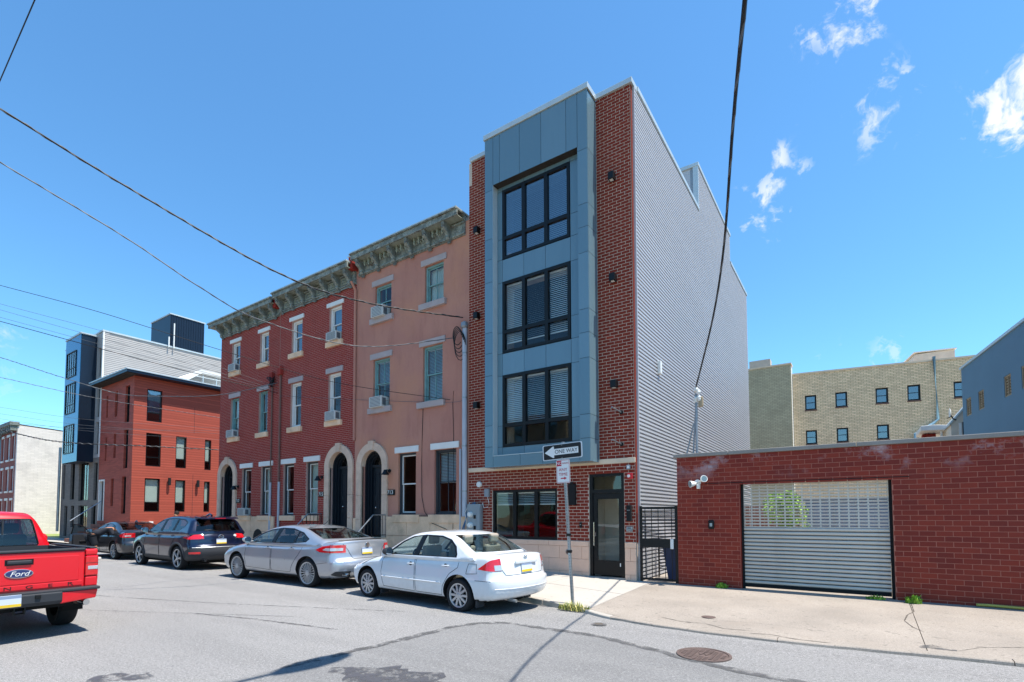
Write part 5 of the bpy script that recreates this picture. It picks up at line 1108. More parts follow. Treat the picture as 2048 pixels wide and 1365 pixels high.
GNW = [(-63.5, -62.7, 5.8, 7.6), (-63.5, -62.7, 2.8, 4.6), (-66.5, -65.7, 5.8, 7.6), (-66.5, -65.7, 2.8, 4.6)]
wall('wall', 'bluestucco', gn, -70, -61.02, 0, 8.3, .3, GNW, FRONT); [sash_window(gn, *q, 'trimwhite', gl='glassdark', fw=.1) for q in GNW]
bx('cornice', 'cornice', gn, -70, -61.05, YF - .4, YF + .1, 8.31, 8.6); b = B(); b.box(-70, -69.7, YF + .3, 22, 0, 8.3); b.box(-69.7, -61.1, 21.7, 22, 0, 8.3); b.box(-69.7, -61.1, YF + .3, 21.7, 8.0, 8.1); b.obj('rear_walls', 'bluestucco', gn)
for i, (x0, x1, h, mt) in enumerate(((-82, -70.1, 9.5, 'redbrickfar'), (-96, -82.1, 8.4, 'greybrick'), (-120, -96.1, 10, 'redbrickfar'))):
    t = thing('distant_row_house', ('distant red brick house beyond the grey rendered one', 'distant grey house at the end of the street', 'distant red brick block closing the view')[i], 'house', (x0, YF, .5)); bx('wall', mt, t, x0, x1, YF + i * .01, 22, 0, h); bx('roof', 'roofing', t, x0, x1, YF - .2, 22, h + .01, h + .2)
    for k in range(4): x = x0 + (x1 - x0) * (k + .5) / 4; [bx('window', 'glassdark', t, x - .45, x + .45, YF - .03, YF + i * .01 - .001, z, z + 1.7) for z in (1.2, 4.2, 6.3)]
# --- houses across the street, behind the viewer (they mirror in the windows)
for i, (x0, x1, h, mt, tx) in enumerate(((-19.5, -14.5, 7.6, 'palebrick', 'pale two-storey'), (-36, -30, 9.2, 'redbrickfar', 'first red brick'), (-43, -36, 8.6, 'greybrick', 'tall grey brick'), (-50, -43, 9.4, 'redbrickfar', 'second red brick'), (-58, -50, 8.8, 'redbrickfar', 'third red brick'), (-70, -58, 9.3, 'greybrick', 'wide grey brick'))):
    t = thing('opposite_row_house', tx + ' row house on the opposite side of the street', 'house', (x0, -5.4, .1)); F = Matrix.Translation((x1, -5.4, 0)) @ Matrix.Rotation(math.pi, 4, 'Z'); w_ = x1 - x0
    H = [(u, u + .9, z, z + 1.6) for u in (w_ * .15, w_ * .62) for z in (1.3, 4.1, 6.4)]
    wall('wall', mt, t, 0, w_, 0, h, .3, H, F); bx('roof', 'roofing', t, 0, w_, .3, 7, h - .3, h - .2, M=F); bx('cornice', 'trimgrey', t, 0, w_, -.35, .05, h + .002, h + .3, M=F); bx('rear_wall', mt, t, 0, w_, 6.7, 7, 0, h, M=F)
    for q in H: bx('window', 'glassdark', t, q[0], q[1], .12, .13, q[2], q[3], M=F)
# ------------------------------------------------------------------ street furniture
m['signwhite'] = mat('sign white', '#dcdcda', .45, var=.03, dirt=.1, dcol=(.4, .4, .4)); m['signblack'] = mat('sign black', '#131416', .45, var=.05); m['signred'] = mat('sign red', '#b21f3a', .5, var=.05); m['signgrey'] = mat('sign retro white', '#c9cdd2', .4, var=.03)
sp_base = Vector((-4.27, 8.25, zside(-4.27, 8.25))); sp_top = Vector((-4.44, 8.24, 2.99))
def sp_at(z): t = (z - sp_base.z) / (sp_top.z - sp_base.z); return sp_base.lerp(sp_top, t)
post = thing('street_sign', 'leaning perforated steel sign post with ONE WAY and NO PARKING signs', 'sign', tuple(sp_base))
b = B(); ax = (sp_top - sp_base).normalized(); w = .024
vs = []
for p in (sp_base - ax * .1, sp_top): vs += [p + Vector((dx, dy, 0)) for dx, dy in ((-w, -w), (w, -w), (w, w), (-w, w))]
b.add(vs, [(0, 3, 2, 1), (4, 5, 6, 7), (0, 1, 5, 4), (1, 2, 6, 5), (2, 3, 7, 6), (3, 0, 4, 7)]); b.obj('post', 'steel', post, bevel=.004)
b = B(); z = .25
while z < 2.2: p = sp_at(z); b.disc((p.x, p.y - w - .0015, p.z), 'y', .006, .002, 8); b.disc((p.x + w - .001, p.y, p.z), 'x', .006, .0025, 8); z += .0508
stuff(b.obj('post_hole', 'backing', post))
for z in (1.28, .98): p = sp_at(z); bx('post_clamp', 'black', post, p.x - .035, p.x + .035, p.y - .032, p.y + .034, z - .025, z + .025, bevel=.004)
def plate(name, cx, cz, w, h, y, rot, mt, r=.03):
    pts = []
    for sx, sz, a0 in ((1, 1, 0), (-1, 1, 90), (-1, -1, 180), (1, -1, 270)):
        for j in range(5): a = R(a0 + 22.5 * j); pts.append((sx * (w / 2 - r) + r * math.cos(a), sz * (h / 2 - r) + r * math.sin(a)))
    return B().prism(pts, 'y', -.002, .002).obj(name, mt, None, M=Matrix.Translation((cx, y, cz)) @ Matrix.Rotation(rot, 4, 'Y'))
def sign_part(o): o.parent = post; o.matrix_parent_inverse = WM(post).inverted(); return o
rt = R(-2.0); ow = Vector((-4.435, 8.19, 2.81)); OWM = Matrix.Translation(ow) @ Matrix.Rotation(rt, 4, 'Y')
s1 = sign_part(plate('one_way_plate', ow.x, ow.z, .82, .29, ow.y, rt, 'signgrey', .03))
s2 = plate('one_way_field', ow.x, ow.z, .776, .262, ow.y - .004, rt, 'signblack', .024); finish(s2, None, s1)
ar = [(-.365, 0), (-.19, .105), (-.165, .105), (-.165, .058), (.335, .058), (.335, -.058), (-.165, -.058), (-.165, -.105), (-.19, -.105)]
B().prism(ar, 'y', -.0075, -.0055).obj('arrow', 'signwhite', s1, M=OWM)
text('lettering', 'ONE WAY', .100, 'signblack', s1, OWM @ on_front(.085, -.009, -.002), .001, sx=1.0)
for z in (.115, -.115): B().disc((0, -.012, z), 'y', .008, .006, 8).obj('rivet', 'steel', s1, M=OWM)
np_ = Vector((-4.415, 8.19, 2.44)); rt2 = R(-1.5); NPM = Matrix.Translation(np_) @ Matrix.Rotation(rt2, 4, 'Y')
s3 = sign_part(plate('no_parking_plate', np_.x, np_.z, .28, .43, np_.y, rt2, 'signwhite', .025))
b = B(); frame_ring(b, -.130, .130, -.205, .205, .006, -.0045, -.0025); b.obj('border', 'signred', s3, M=NPM)
B().box(-.122, -.03, -.0045, -.0025, .10, .197).obj('red_field', 'signred', s3, M=NPM)
text('lettering', 'NO', .075, 'signwhite', s3, NPM @ on_front(-.076, -.006, .149), .001, sx=.95); text('lettering', 'PARKING', .036, 'signred', s3, NPM @ on_front(.048, -.0045, .147), .001, sx=1.0)
text('lettering', 'ANY', .078, 'signred', s3, NPM @ on_front(0, -.0045, .028), .001, sx=1.1); text('lettering', 'TIME', .078, 'signred', s3, NPM @ on_front(0, -.0045, -.058), .001, sx=1.1)
B().prism([(-.05, -.138), (.02, -.138), (.02, -.155), (.075, -.128), (.02, -.101), (.02, -.118), (-.05, -.118)], 'y', -.0045, -.0025).obj('arrow', 'signred', s3, M=NPM)
# manhole
mh = thing('manhole_cover', 'rusty round water manhole cover in the road marked W', 'manhole cover', (-1.52, 6.24, 0))
m['castiron'] = mat('rusty cast iron', '#6a5a54', .7, .3, var=.2, vs=10, fine=.3)
B().lathe([(.305, -.02), (.305, .010), (.275, .012), (.270, .004)], (-1.52, 6.24, .004), 'z', 36).obj('frame_ring', 'castiron', mh, smooth=True); B().disc((-1.52, 6.24, -.02), 'z', .268, .028, 36).obj('cover', 'castiron', mh)
b = B()
for i in range(-4, 5):
    for j in range(-4, 5):
        x, y = i * .055, j * .055
        if math.hypot(x, y) < .24 and not (abs(i) < 2 and abs(j) < 2): b.box(-1.52 + x - .02, -1.52 + x + .02, 6.24 + y - .02, 6.24 + y + .02, .0085, .014)
b.obj('cover_stud', 'castiron', mh); text('lettering', 'W', .14, 'castiron', mh, Matrix.Translation((-1.52, 6.24, .0115)), .004)
t = thing('valve_cover', 'small round valve cover set in the tan pavement', 'valve cover', (-1.95, 8.35, zside(-1.95, 8.35))); B().disc((-1.95, 8.35, zside(-1.95, 8.35) - .01), 'z', .085, .014, 20).obj('lid', 'castiron', t); B().lathe([(.085, 0), (.105, .006), (.105, 0)], (-1.95, 8.35, zside(-1.95, 8.35)), 'z', 20).obj('lid_rim', 'castiron', t)
t = thing('road_valve_lid', 'dark sunken valve lid in the asphalt near the kerb', 'valve cover', (-3.3, 7.15, 0)); B().disc((-3.25, 7.12, -.01), 'z', .07, .016, 16).obj('lid', 'crack', t); B().lathe([(.07, .006), (.12, .003)], (-3.25, 7.12, 0), 'z', 16).obj('lid_rim', 'tar', t)
# weeds
m['blade'] = Mat('grass blade'); L_ = m['blade']; gi = L_.node('ShaderNodeNewGeometry'); L_.set(Roughness=.6); L_.color(L_.mix(gi.outputs['Random Per Island'], hexc('#67803a'), hexc('#c2b26a'))); m['blade'] = L_.m
def weeds(name, label, x, y, z, rx, ry, h, n, seed, mt='blade', wid=.008):
    r = random.Random(seed); b = B()
    for _ in range(n):
        a, q = r.uniform(0, 6.28), r.random() ** .5; px, py = x + rx * q * math.cos(a), y + ry * q * math.sin(a); hh = h * r.uniform(.4, 1.1) * (1.1 - .5 * q); d = r.uniform(0, 6.28); ln = hh * r.uniform(.2, .9); w_ = wid * r.uniform(.6, 1.3)
        sx, sy = -math.sin(d) * w_, math.cos(d) * w_; dx, dy = math.cos(d) * ln, math.sin(d) * ln
        b.add([(px - sx, py - sy, z), (px + sx, py + sy, z), (px + dx * .4 + sx * .8, py + dy * .4 + sy * .8, z + hh * .65), (px + dx * .4 - sx * .8, py + dy * .4 - sy * .8, z + hh * .65), (px + dx, py + dy, z + hh)], [(0, 1, 2, 3), (3, 2, 4)])
    me = bpy.data.meshes.new(name); me.from_pydata(b.v, [], b.f); o = bpy.data.objects.new(name, me); col.objects.link(o); finish(o, mt); tag(o, label, 'weeds'); return o
weeds('grass_tuft', 'tuft of green and yellow grass at the kerb by the sign post', -4.12, 8.0, -.02, .32, .09, .17, 300, 3)
weeds('wall_weed', 'small green weed at the foot of the garage wall near the gate', -2.35, 11.2, .12, .12, .06, .13, 90, 4, 'leaf', .02); weeds('wall_weed', 'small green weed at the right end of the shutter sill', .25, 11.22, .12, .14, .05, .09, 70, 6, 'leaf', .018); weeds('crack_weed', 'green weed growing from the pavement crack beside the garage wall', .78, 11.1, .12, .11, .08, .16, 120, 7, 'leaf', .02)
# lamp behind the viewer's kerb: only its shadow falls into the picture
t = thing('street_lamp', 'cobra head street lamp on the near kerb overhanging the road', 'street lamp', (-2.35, -.9, .12)); B().tube([(-2.35, -.9, .1), (-2.35, -.9, 7.6)], .09, 10, r1=.06).obj('pole', 'steel', t, smooth=True); B().tube([(-2.35, -.9, 7.4), (-2.2, .6, 8.0), (-2.05, 2.2, 8.15), (-1.9, 3.6, 8.1)], .035, 8).obj('arm', 'steel', t, smooth=True)
b = B(); ring = []
for i, (y, rx, rz) in enumerate(((3.5, .05, .05), (3.65, .13, .07), (3.9, .19, .09), (4.2, .18, .08), (4.42, .10, .05), (4.48, .02, .02))): ring += [(-1.9 + rx * math.cos(a), y, 8.08 + rz * math.sin(a)) for a in [k * math.pi / 6 for k in range(12)]]
b.add(ring, [(i * 12 + j, i * 12 + (j + 1) % 12, (i + 1) * 12 + (j + 1) % 12, (i + 1) * 12 + j) for i in range(5) for j in range(12)]); b.obj('lamp_head', 'steel', t, smooth=True)
# ------------------------------------------------------------------ overhead cables
def cable(label, pts3, r, mt='wire', sag=0, wrap=None):
    P = [Vector(p) for p in pts3]
    if len(P) == 2:
        a, c = P; P = [a.lerp(c, i / 30) - Vector((0, 0, sag * 4 * (i / 30) * (1 - i / 30))) for i in range(31)]
    else:   # smooth curve through the points
        Q = []
        for i in range(len(P) - 1):
            p0, p1, p2, p3 = P[max(i - 1, 0)], P[i], P[i + 1], P[min(i + 2, len(P) - 1)]
            for j in range(10):
                s = j / 10; Q.append(.5 * ((2 * p1) + (p2 - p0) * s + (2 * p0 - 5 * p1 + 4 * p2 - p3) * s * s + (3 * p1 - p0 - 3 * p2 + p3) * s ** 3))
        P = Q + [P[-1]]
    o = B().tube(P, r, 6).obj('overhead_cable', mt, smooth=True); tag(o, label, 'cable', 'overhead cables')
    if wrap:
        b = B(); n = len(P)
        L = [0]
        for i in range(1, n): L.append(L[-1] + (P[i] - P[i - 1]).length)
        s = 0; W_ = []
        import bisect
        while s < L[-1]:
            i = min(max(bisect.bisect(L, s) - 1, 0), n - 2); f = (s - L[i]) / max(1e-6, L[i + 1] - L[i]); p = P[i].lerp(P[i + 1], f); a = s / wrap * 6.283
            W_.append(p + Vector((0, 0, 1)) * (r * 1.25 * math.cos(a)) + Vector((.7, -.7, 0)) * (r * 1.25 * math.sin(a))); s += wrap / 6
        B().tube(W_, r * .55, 5).obj('wrap_wire', 'wiregrey', o, smooth=True)
    return o
def ray_at(x, y, Y):
    d = _f + _r2 * ((x - 1024) / 1013.5) - _u2 * ((y - 982.34) / 1013.5); return Vector((0, 0, 1.65)) + d * (Y / d.y)
A0 = ray_at(0, 218, 2.0); cable('thick twisted cable sagging down to the edge of the new building', [A0 + (A0 - ray_at(250, 372, 3.7)) * 1.2, A0, ray_at(250, 372, 3.7), ray_at(560, 548, 6.1), ray_at(735, 606, 8.3), (-9.3, YF - .1, 7.38)], .016, 'wire', wrap=.5)
A0 = ray_at(0, 325, 2.2); cable('pale service cable sagging down to the stucco facade', [A0 + (A0 - ray_at(250, 475, 3.9)) * 1.2, A0, ray_at(250, 475, 3.9), ray_at(400, 575, 5.1), ray_at(520, 640, 6.6), ray_at(720, 693, 8.9), (-9.6, YF - .08, 6.85)], .011, 'wiregrey', wrap=.6)
A0 = ray_at(0, 571, 4.0); cable('thin black cable crossing above the grey building clapboard', [A0 + (A0 - ray_at(200, 625, 5.6)) * 1.0, A0, ray_at(200, 625, 5.6), ray_at(440, 700, 8), ray_at(660, 763, 10.2), ray_at(900, 800, 11.25)], .009, 'wire')
for i, (y0, y1, y2) in enumerate(((608, 690, 775), (620, 705, 790), (635, 716, 797), (643, 724, 805))):
    A0 = ray_at(0, y0, 4.4); cable('one of four thin parallel cables fanning past the blue bay, %s' % ('topmost', 'second from top', 'third from top', 'lowest and thickest')[i], [A0 + (A0 - ray_at(300, y1, 7.2)) * .8, A0, ray_at(300, y1, 7.2), ray_at(556, y2 - (y2 - 775) * .6, YF - .12)], .006 if i < 3 else .012, 'wire' if i == 3 else 'wiregrey')
A0 = ray_at(0, 715, 5.2); cable('pale cable dipping low then rising to the brick splice', [A0 + (A0 - ray_at(240, 788, 8)) * .8, A0, ray_at(130, 757, 6.5), ray_at(240, 788, 8), ray_at(330, 793, 9), ray_at(440, 790, 10.1), ray_at(556, 766, YF - .12)], .012, 'wiregrey', wrap=.5)
A0 = ray_at(0, 755, 6.0); cable('pale cable running down behind the corner brick house', [A0 + (A0 - ray_at(200, 798, 9.5)) * .7, A0, ray_at(200, 798, 9.5), ray_at(440, 836, 14), ray_at(470, 841, 15)], .012, 'wiregrey', wrap=.5)
A0 = ray_at(0, 860, 6.5); cable('thick lashed cable crossing low in front of the orange building', [A0 + (A0 - ray_at(120, 884, 8)) * 1.5, A0, ray_at(120, 884, 8), ray_at(300, 893, 11), ray_at(432, 900, 14), ray_at(470, 902, 15)], .024, 'wire', wrap=.35)
for i, (y0, y1) in enumerate(((815, 857), (828, 868), (838, 880), (845, 862))):
    A0 = ray_at(0, y0, 6.5); cable('faint thin cable low over the far street, %s' % ('first from top', 'second from top', 'third from top', 'lowest')[i], [A0 + (A0 - ray_at(180, (y0 + y1) / 2 + 4, 9)) * .8, A0, ray_at(180, (y0 + y1) / 2 + 4, 9), ray_at(440, y1, 14)], .006, 'wiregrey')
cable('thin cable overhead along the near kerb', [(-30, 2.33, 8.0), (6, 1.19, 8.0)], .007, 'wire')
N0 = ray_at(1490, 0, 3.7); N1 = ray_at(1466, 250, 5.6); N2 = ray_at(1447, 500, 8.2); cable('heavy black cable dropping from overhead to the tripod mast', [N0 + (N0 - N1) * 1.2, N0, N1, N2, ray_at(1425, 640, 10.1), (mx, my, 4.56)], .017, 'wire', wrap=.8)
cable('thin pale wire running along the stucco facade to the conduit head', [ray_at(560, 792, YF - .1), ray_at(720, 800, YF - .06), ray_at(900, 805, YF - .05), ray_at(925, 793, YF - .06)], .006, 'wiregrey')
# ------------------------------------------------------------------ vehicles
def chaikin(p, n=2, closed=True):
    for _ in range(n):
        q = []; k = len(p)
        for i in range(k if closed else k - 1):
            a, c = p[i], p[(i + 1) % k]; q += [(a[0] * .75 + c[0] * .25, a[1] * .75 + c[1] * .25), (a[0] * .25 + c[0] * .75, a[1] * .25 + c[1] * .75)]
        p = q
    return p
def poly_area(p): return sum(p[i][0] * p[(i + 1) % len(p)][1] - p[(i + 1) % len(p)][0] * p[i][1] for i in range(len(p))) / 2
def offset_poly(p, d):
    n = len(p); s = 1 if poly_area(p) > 0 else -1; out = []
    for i in range(n):
        a, c = p[i - 1], p[(i + 1) % n]; t = Vector((c[0] - a[0], c[1] - a[1])); t.normalize(); out.append((p[i][0] + t.y * s * d, p[i][1] - t.x * s * d))
    return out
def slab_mesh(sil, W, r, disp, dx=.135, dz=.085, n_in=8, n_r=4):
    """Closed body: side outline swept across the width with rounded edges, refined and then shaped by disp."""
    rings = []
    for i in range(n_r + 1): a = math.pi / 2 * i / n_r; rings.append((-(W - r) - r * math.cos(a), r * (1 - math.sin(a))))
    for i in range(1, n_in): rings.append((-(W - r) + 2 * (W - r) * i / n_in, 0))
    for i in range(n_r + 1): a = math.pi / 2 * i / n_r; rings.append(((W - r) + r * math.sin(a), r * (1 - math.cos(a))))
    n = len(sil); bm = bmesh.new(); V = []
    for y, ins in rings:
        q = offset_poly(sil, -ins) if ins > 1e-6 else sil
        V.append([bm.verts.new((p[0], y, p[1])) for p in q])
    for a, c in zip(V, V[1:]):
        for i in range(n): bm.faces.new((a[i], a[(i + 1) % n], c[(i + 1) % n], c[i]))
    caps = [bm.faces.new(V[0][::-1]), bm.faces.new(V[-1])]
    bmesh.ops.triangulate(bm, faces=caps)
    xs = [p[0] for p in sil]; zs = [p[1] for p in sil]
    def cut(co, no):
        bmesh.ops.bisect_plane(bm, geom=bm.verts[:] + bm.edges[:] + bm.faces[:], dist=1e-5, plane_co=co, plane_no=no)
    x = min(xs) + dx * .53
    while x < max(xs): cut((x, 0, 0), (1, 0, 0)); x += dx
    z = min(zs) + dz * .51
    while z < max(zs): cut((0, 0, z), (0, 0, 1)); z += dz
    for v in bm.verts: v.co = disp(*v.co)
    bmesh.ops.recalc_face_normals(bm, faces=bm.faces)
    me = bpy.data.meshes.new('body'); bm.to_mesh(me); bm.free(); return me
def boolean(a, c, op):
    A = bpy.data.objects.new('tmp_a', a); C = bpy.data.objects.new('tmp_b', c); col.objects.link(A); col.objects.link(C); res = None
    for solver in ('MANIFOLD', 'EXACT'):
        mo = A.modifiers.new('b', 'BOOLEAN'); mo.operation = op; mo.object = C
        try: mo.solver = solver
        except TypeError: A.modifiers.remove(mo); continue
        dg = bpy.context.evaluated_depsgraph_get(); dg.update(); res = bpy.data.meshes.new_from_object(A.evaluated_get(dg)); A.modifiers.remove(mo)
        if len(res.polygons): break
    bpy.data.objects.remove(A); bpy.data.objects.remove(C); return res
def prism_mesh(poly, axis, a, b_): return B().prism(poly, axis, a, b_).mesh('cutter')
def join_mesh(ms):
    bm = bmesh.new()
    for q in ms: bm.from_mesh(q)
    me = bpy.data.meshes.new('joined'); bm.to_mesh(me); bm.free(); return me
def split_y(me):
    out = []
    for s in (-1, 1):
        bm = bmesh.new(); bm.from_mesh(me); bmesh.ops.delete(bm, geom=[f for f in bm.faces if f.calc_center_median().y * s < 0], context='FACES'); q = bpy.data.meshes.new('half'); bm.to_mesh(q); bm.free(); out.append(q)
    return out
def part(name, me, mt, parent, smooth=True, ang=30):
    o = bpy.data.objects.new(name, me); col.objects.link(o); me.materials.clear(); me.materials.append(m[mt] if isinstance(mt, str) else mt); o.parent = parent
    if smooth:
        for p in me.polygons: p.use_smooth = True
        try: me.set_sharp_from_angle(angle=R(ang))
        except Exception: pass
    return o
def lpart(b, name, mt, parent, smooth=False, bevel=0):
    me = b.mesh(name); o = part(name, me, mt, parent, smooth)
    if bevel: bv = o.modifiers.new('bevel', 'BEVEL'); bv.width = bevel; bv.segments = 2; bv.limit_method = 'ANGLE'; bv.angle_limit = R(40)
    return o
def paint(name, c, metal=0.0, rough=.35, flake=0.0, coat=1.0):
    M = Mat(name); c = hexc(c); M.set(Roughness=rough, Metallic=metal, Coat_Weight=coat, Coat_Roughness=.03, Specular_IOR_Level=.5)
    k = M.mix(M.mul(M.noise(3, 6, .65, lo=.5, hi=.8), .10), c, [x * .7 + .02 for x in c])
    sx = M.node('ShaderNodeSeparateXYZ'); M.link(M.co(), sx.inputs[0]); mr = M.node('ShaderNodeMapRange'); mr.inputs['From Min'].default_value = .55; mr.inputs['From Max'].default_value = .2; M.link(sx.outputs['Z'], mr.inputs['Value'])
    k = M.mix(M.mul(M.mul(mr.outputs[0], M.noise(9, 6, .7)), .35), k, (.16, .15, .14)); M.color(k)      # road film on the sills
    if flake: M.bump(M.noise(900, 2), flake, .001)
    return M.m
m['paintwhite'] = paint('white car paint', '#d4d7da'); m['paintsilver'] = paint('silver car paint', '#aab0b8', .6, .32); m['paintblue'] = paint('deep blue car paint', '#0a1633', .35, .28); m['paintgrey'] = paint('charcoal car paint', '#2c2f36', .5, .3); m['paintred'] = paint('bright red car paint', '#cf0016', .0, .4, coat=.45)
m['tyre'] = mat('tyre rubber', '#17171a', .85, var=.2, vs=12, bump=.1); m['wheelsilver'] = mat('wheel cover silver', '#b3b6ba', .35, .6, var=.05); m['wheeldark'] = mat('wheel well dark', '#0b0b0c', .9, var=0); m['plasticdark'] = mat('dark bumper plastic', '#2b2e33', .65, var=.08); m['seam'] = mat('panel gap', '#2b2d31', .9, var=0)
m['carglass'] = glass_mat('car glass', (.86, .91, .90), 1.0, ior=1.5); m['carglassdark'] = glass_mat('dark car glass', (.48, .54, .56), 1.0, ior=1.6); m['seatbeige'] = mat('beige seat', '#9c9184', .8); m['seatdark'] = mat('dark seat', '#25262a', .8)
m['lampred'] = mat('tail lamp red', '#c80c18', .12, var=.15, vs=30, spec=.6, coat=1.0); m['lampclear'] = mat('lamp clear', '#b9bec2', .12, .3, var=.1, vs=40, coat=1.0); m['platewhite'] = mat('plate white blue', '#c3cad6', .5, var=.06); m['plateyellow'] = mat('plate yellow', '#d9b62c', .5); m['plateblue'] = mat('plate blue', '#7f8fa8', .5); m['badgeblue'] = mat('badge blue', '#12255c', .3, coat=1)
def wheel(parent, x, y, r, w, side, spokes, rim='wheelsilver', style='thin', rr=.66):
    """side = -1: outer face looks to -Y."""
    t = bpy.data.objects.new('wheel', None); col.objects.link(t); t.parent = parent; t.location = (x, y, r)
    s = side; q = lambda a: a * s
    prof = [(r * rr, q(-.02)), (r * rr + .01, q(.0)), (r * .90, q(.005)), (r * .97, q(-.015)), (r, q(-.05)), (r, q(-w + .05)), (r * .97, q(-w + .015)), (r * .9, q(-w)), (r * rr, q(-w + .02)), (r * rr, q(-.02))]
    lpart(B().lathe(prof, (0, 0, 0), 'y', 40), 'tyre', 'tyre', t, True)
    b = B().lathe([(r * rr + .004, q(-.004)), (r * rr - .02, q(-.010)), (r * rr - .024, q(-.03))], (0, 0, 0), 'y', 40); lpart(B().lathe([(r * rr - .022, q(-.028)), (r * rr - .026, q(-w + .02))], (0, 0, 0), 'y', 32), 'rim_barrel', 'wheeldark', t, True)
    c_in, c_out = r * .13, r * rr - .018
    for i in range(spokes):
        a = 2 * math.pi * i / spokes
        if style == 'thin': wi, wo = .006, .011
        elif style == 'twin': wi, wo = .014, .010
        else: wi, wo = .022, .020
        offs = (-.17, .17) if style == 'twin' else (0,)
        for of in offs:
            a1 = a + of * (.55 if style == 'twin' else 1); a0 = a + of * .25
            def P(rad, ang, ww, yy): return [(rad * math.cos(ang) - ww * math.sin(ang), q(yy), rad * math.sin(ang) + ww * math.cos(ang)), (rad * math.cos(ang) + ww * math.sin(ang), q(yy), rad * math.sin(ang) - ww * math.cos(ang))]
            o1, o2 = P(c_out, a1, wo, -.016); i1, i2 = P(c_in, a0, wi, -.006); o3, o4 = P(c_out, a1, wo, -.05); i3, i4 = P(c_in, a0, wi, -.04)
            b.add([i1, i2, o2, o1, i3, i4, o4, o3], [(0, 1, 2, 3), (7, 6, 5, 4), (0, 3, 7, 4), (1, 5, 6, 2)])
    b.lathe([(c_in * 1.35, q(-.04)), (c_in * 1.35, q(-.010)), (c_in * .8, q(-.002)), (0, q(-.001))], (0, 0, 0), 'y', 20)
    lpart(b, 'rim', rim, t, True); lpart(B().lathe([(r * rr, q(-.085)), (0, q(-.082))], (0, 0, 0), 'y', 24), 'brake_disc', 'wheeldark', t)
    for i in range(5): a = 6.283 * i / 5 + .3; lpart(B().disc((r * .24 * math.cos(a), q(-.012), r * .24 * math.sin(a)), 'y', .011, q(.006), 8), 'wheel_nut', 'wheeldark', t)
    return t
class Car: pass
def make_car(P):
    c = Car(); root = thing(P['name'], P['label'], 'car' if 'cat' not in P else P['cat'], P['loc'], rz=P.get('yaw', 0)); root.scale = P.get('scale', (1, 1, 1)); c.root = root
    L, W = P['L'], P['W'] / 2; sil = chaikin(P['sil'], 2); zb = P['belt']
    fy, ry = P.get('planf', .30), P.get('planr', .20)
    def disp(x, y, z):
        a = min(abs(y) / W, 1.05); wf = max(0, 1 - x / 1.1) ** 1.3; wr = max(0, 1 - (L - x) / .95) ** 1.3
        x2 = x + fy * a ** 2.6 * wf - ry * a ** 2.8 * wr
        g = 1 - .05 * wf - .045 * wr
        if z > P['zmax']: g -= .30 * (z - P['zmax']) ** 1.0 * .55
        else: g -= .22 * (P['zmax'] - z) ** 2
        if z < .36: g -= .35 * (.36 - z) ** 1.2
        cr = P.get('crease')
        y2 = y * g
        if cr and a > .9: y2 += math.copysign(.010 * max(0, 1 - abs(z - cr - .02 * (x / L)) / .07), y)
        if P.get('lowcrease') and a > .9: y2 += math.copysign(.012 * max(0, 1 - abs(z - P['lowcrease'] - .01) / .05), y)
        z2 = z - (.035 * a * a if z > zb - .35 else 0)
        return (x2, y2, z2)
    cs = chaikin(P['cab'], 2); Wc = P['Wc']; x0c = min(p[0] for p in cs); x1c = max(p[0] for p in cs); xm = P.get('xmid', (x0c + x1c) / 2)
    def cdisp(x, y, z):
        a = abs(y) / Wc; wf = max(0, (xm - x) / (xm - x0c)); wr = max(0, (x - xm) / (x1c - xm))
        k = 1 - P['tumble'] * max(0, z - zb) - P.get('tumble2', .25) * max(0, z - zb) ** 2
        x2 = x + P.get('cf', .22) * a * a * wf ** 1.4 - P.get('crr', .20) * a * a * wr ** 1.4
        return (x2, y * k, z - .03 * a * a * max(0, min(1, (z - zb) / .3)))
    low = slab_mesh(sil, W, P.get('edge', .10), disp); infl = slab_mesh(offset_poly(sil, .006), W + .006, P.get('edge', .10), disp)
    tub = B().box(P['tub'][0], P['tub'][1], -W + .16, W - .16, .34, 2.2).mesh('tub')
    low = boolean(low, tub, 'DIFFERENCE')
    wc = []
    for ax in P['axles']:
        for s in (-1, 1): wc.append(B().tube([(ax, s * (W - .30), P['wr'] + .01), (ax, s * (W + .2), P['wr'] + .01)], P['arch'], 40).mesh('well'))
    low = boolean(low, join_mesh(wc), 'DIFFERENCE')
    body = part('body', low, P['paint'], root, ang=28); low.materials.append(m['wheeldark']); low.materials.append(m[P.get('trim_int', 'seatdark')])
    for pl in low.polygons:
        ce = pl.center
        for ax in P['axles']:
            rr = math.hypot(ce.x - ax, ce.z - P['wr'] - .01)
            if abs(rr - P['arch']) < .012 and abs(ce.y) < W - .0 and abs(pl.normal.y) < .3: pl.material_index = 1
            elif rr < P['arch'] + .001 and abs(ce.y) < W - .28 and abs(pl.normal.y) > .8: pl.material_index = 1
        if P['tub'][0] - .002 < ce.x < P['tub'][1] + .002 and abs(ce.y) < W - .155 and ce.z < zb + .2 and (abs(pl.normal.z) < .2 and (abs(abs(ce.y) - W + .16) < .004 or abs(ce.x - P['tub'][0]) < .004 or abs(ce.x - P['tub'][1]) < .004) or abs(ce.z - .34) < .004): pl.material_index = 2
        if ce.z < .26: pl.material_index = 1
    # cabin shell
    def cab(d, w, ext=0):
        q = offset_poly(cs, d)
        if ext: q = [(x, z - ext if z < zb - .03 else z) for x, z in q]
        return slab_mesh(q, Wc + d, P.get('cedge', .085), cdisp, dx=.14, dz=.1)
    outer = cab(0, 0); sh_ = boolean(outer, cab(-.035, 0, .25), 'DIFFERENCE')
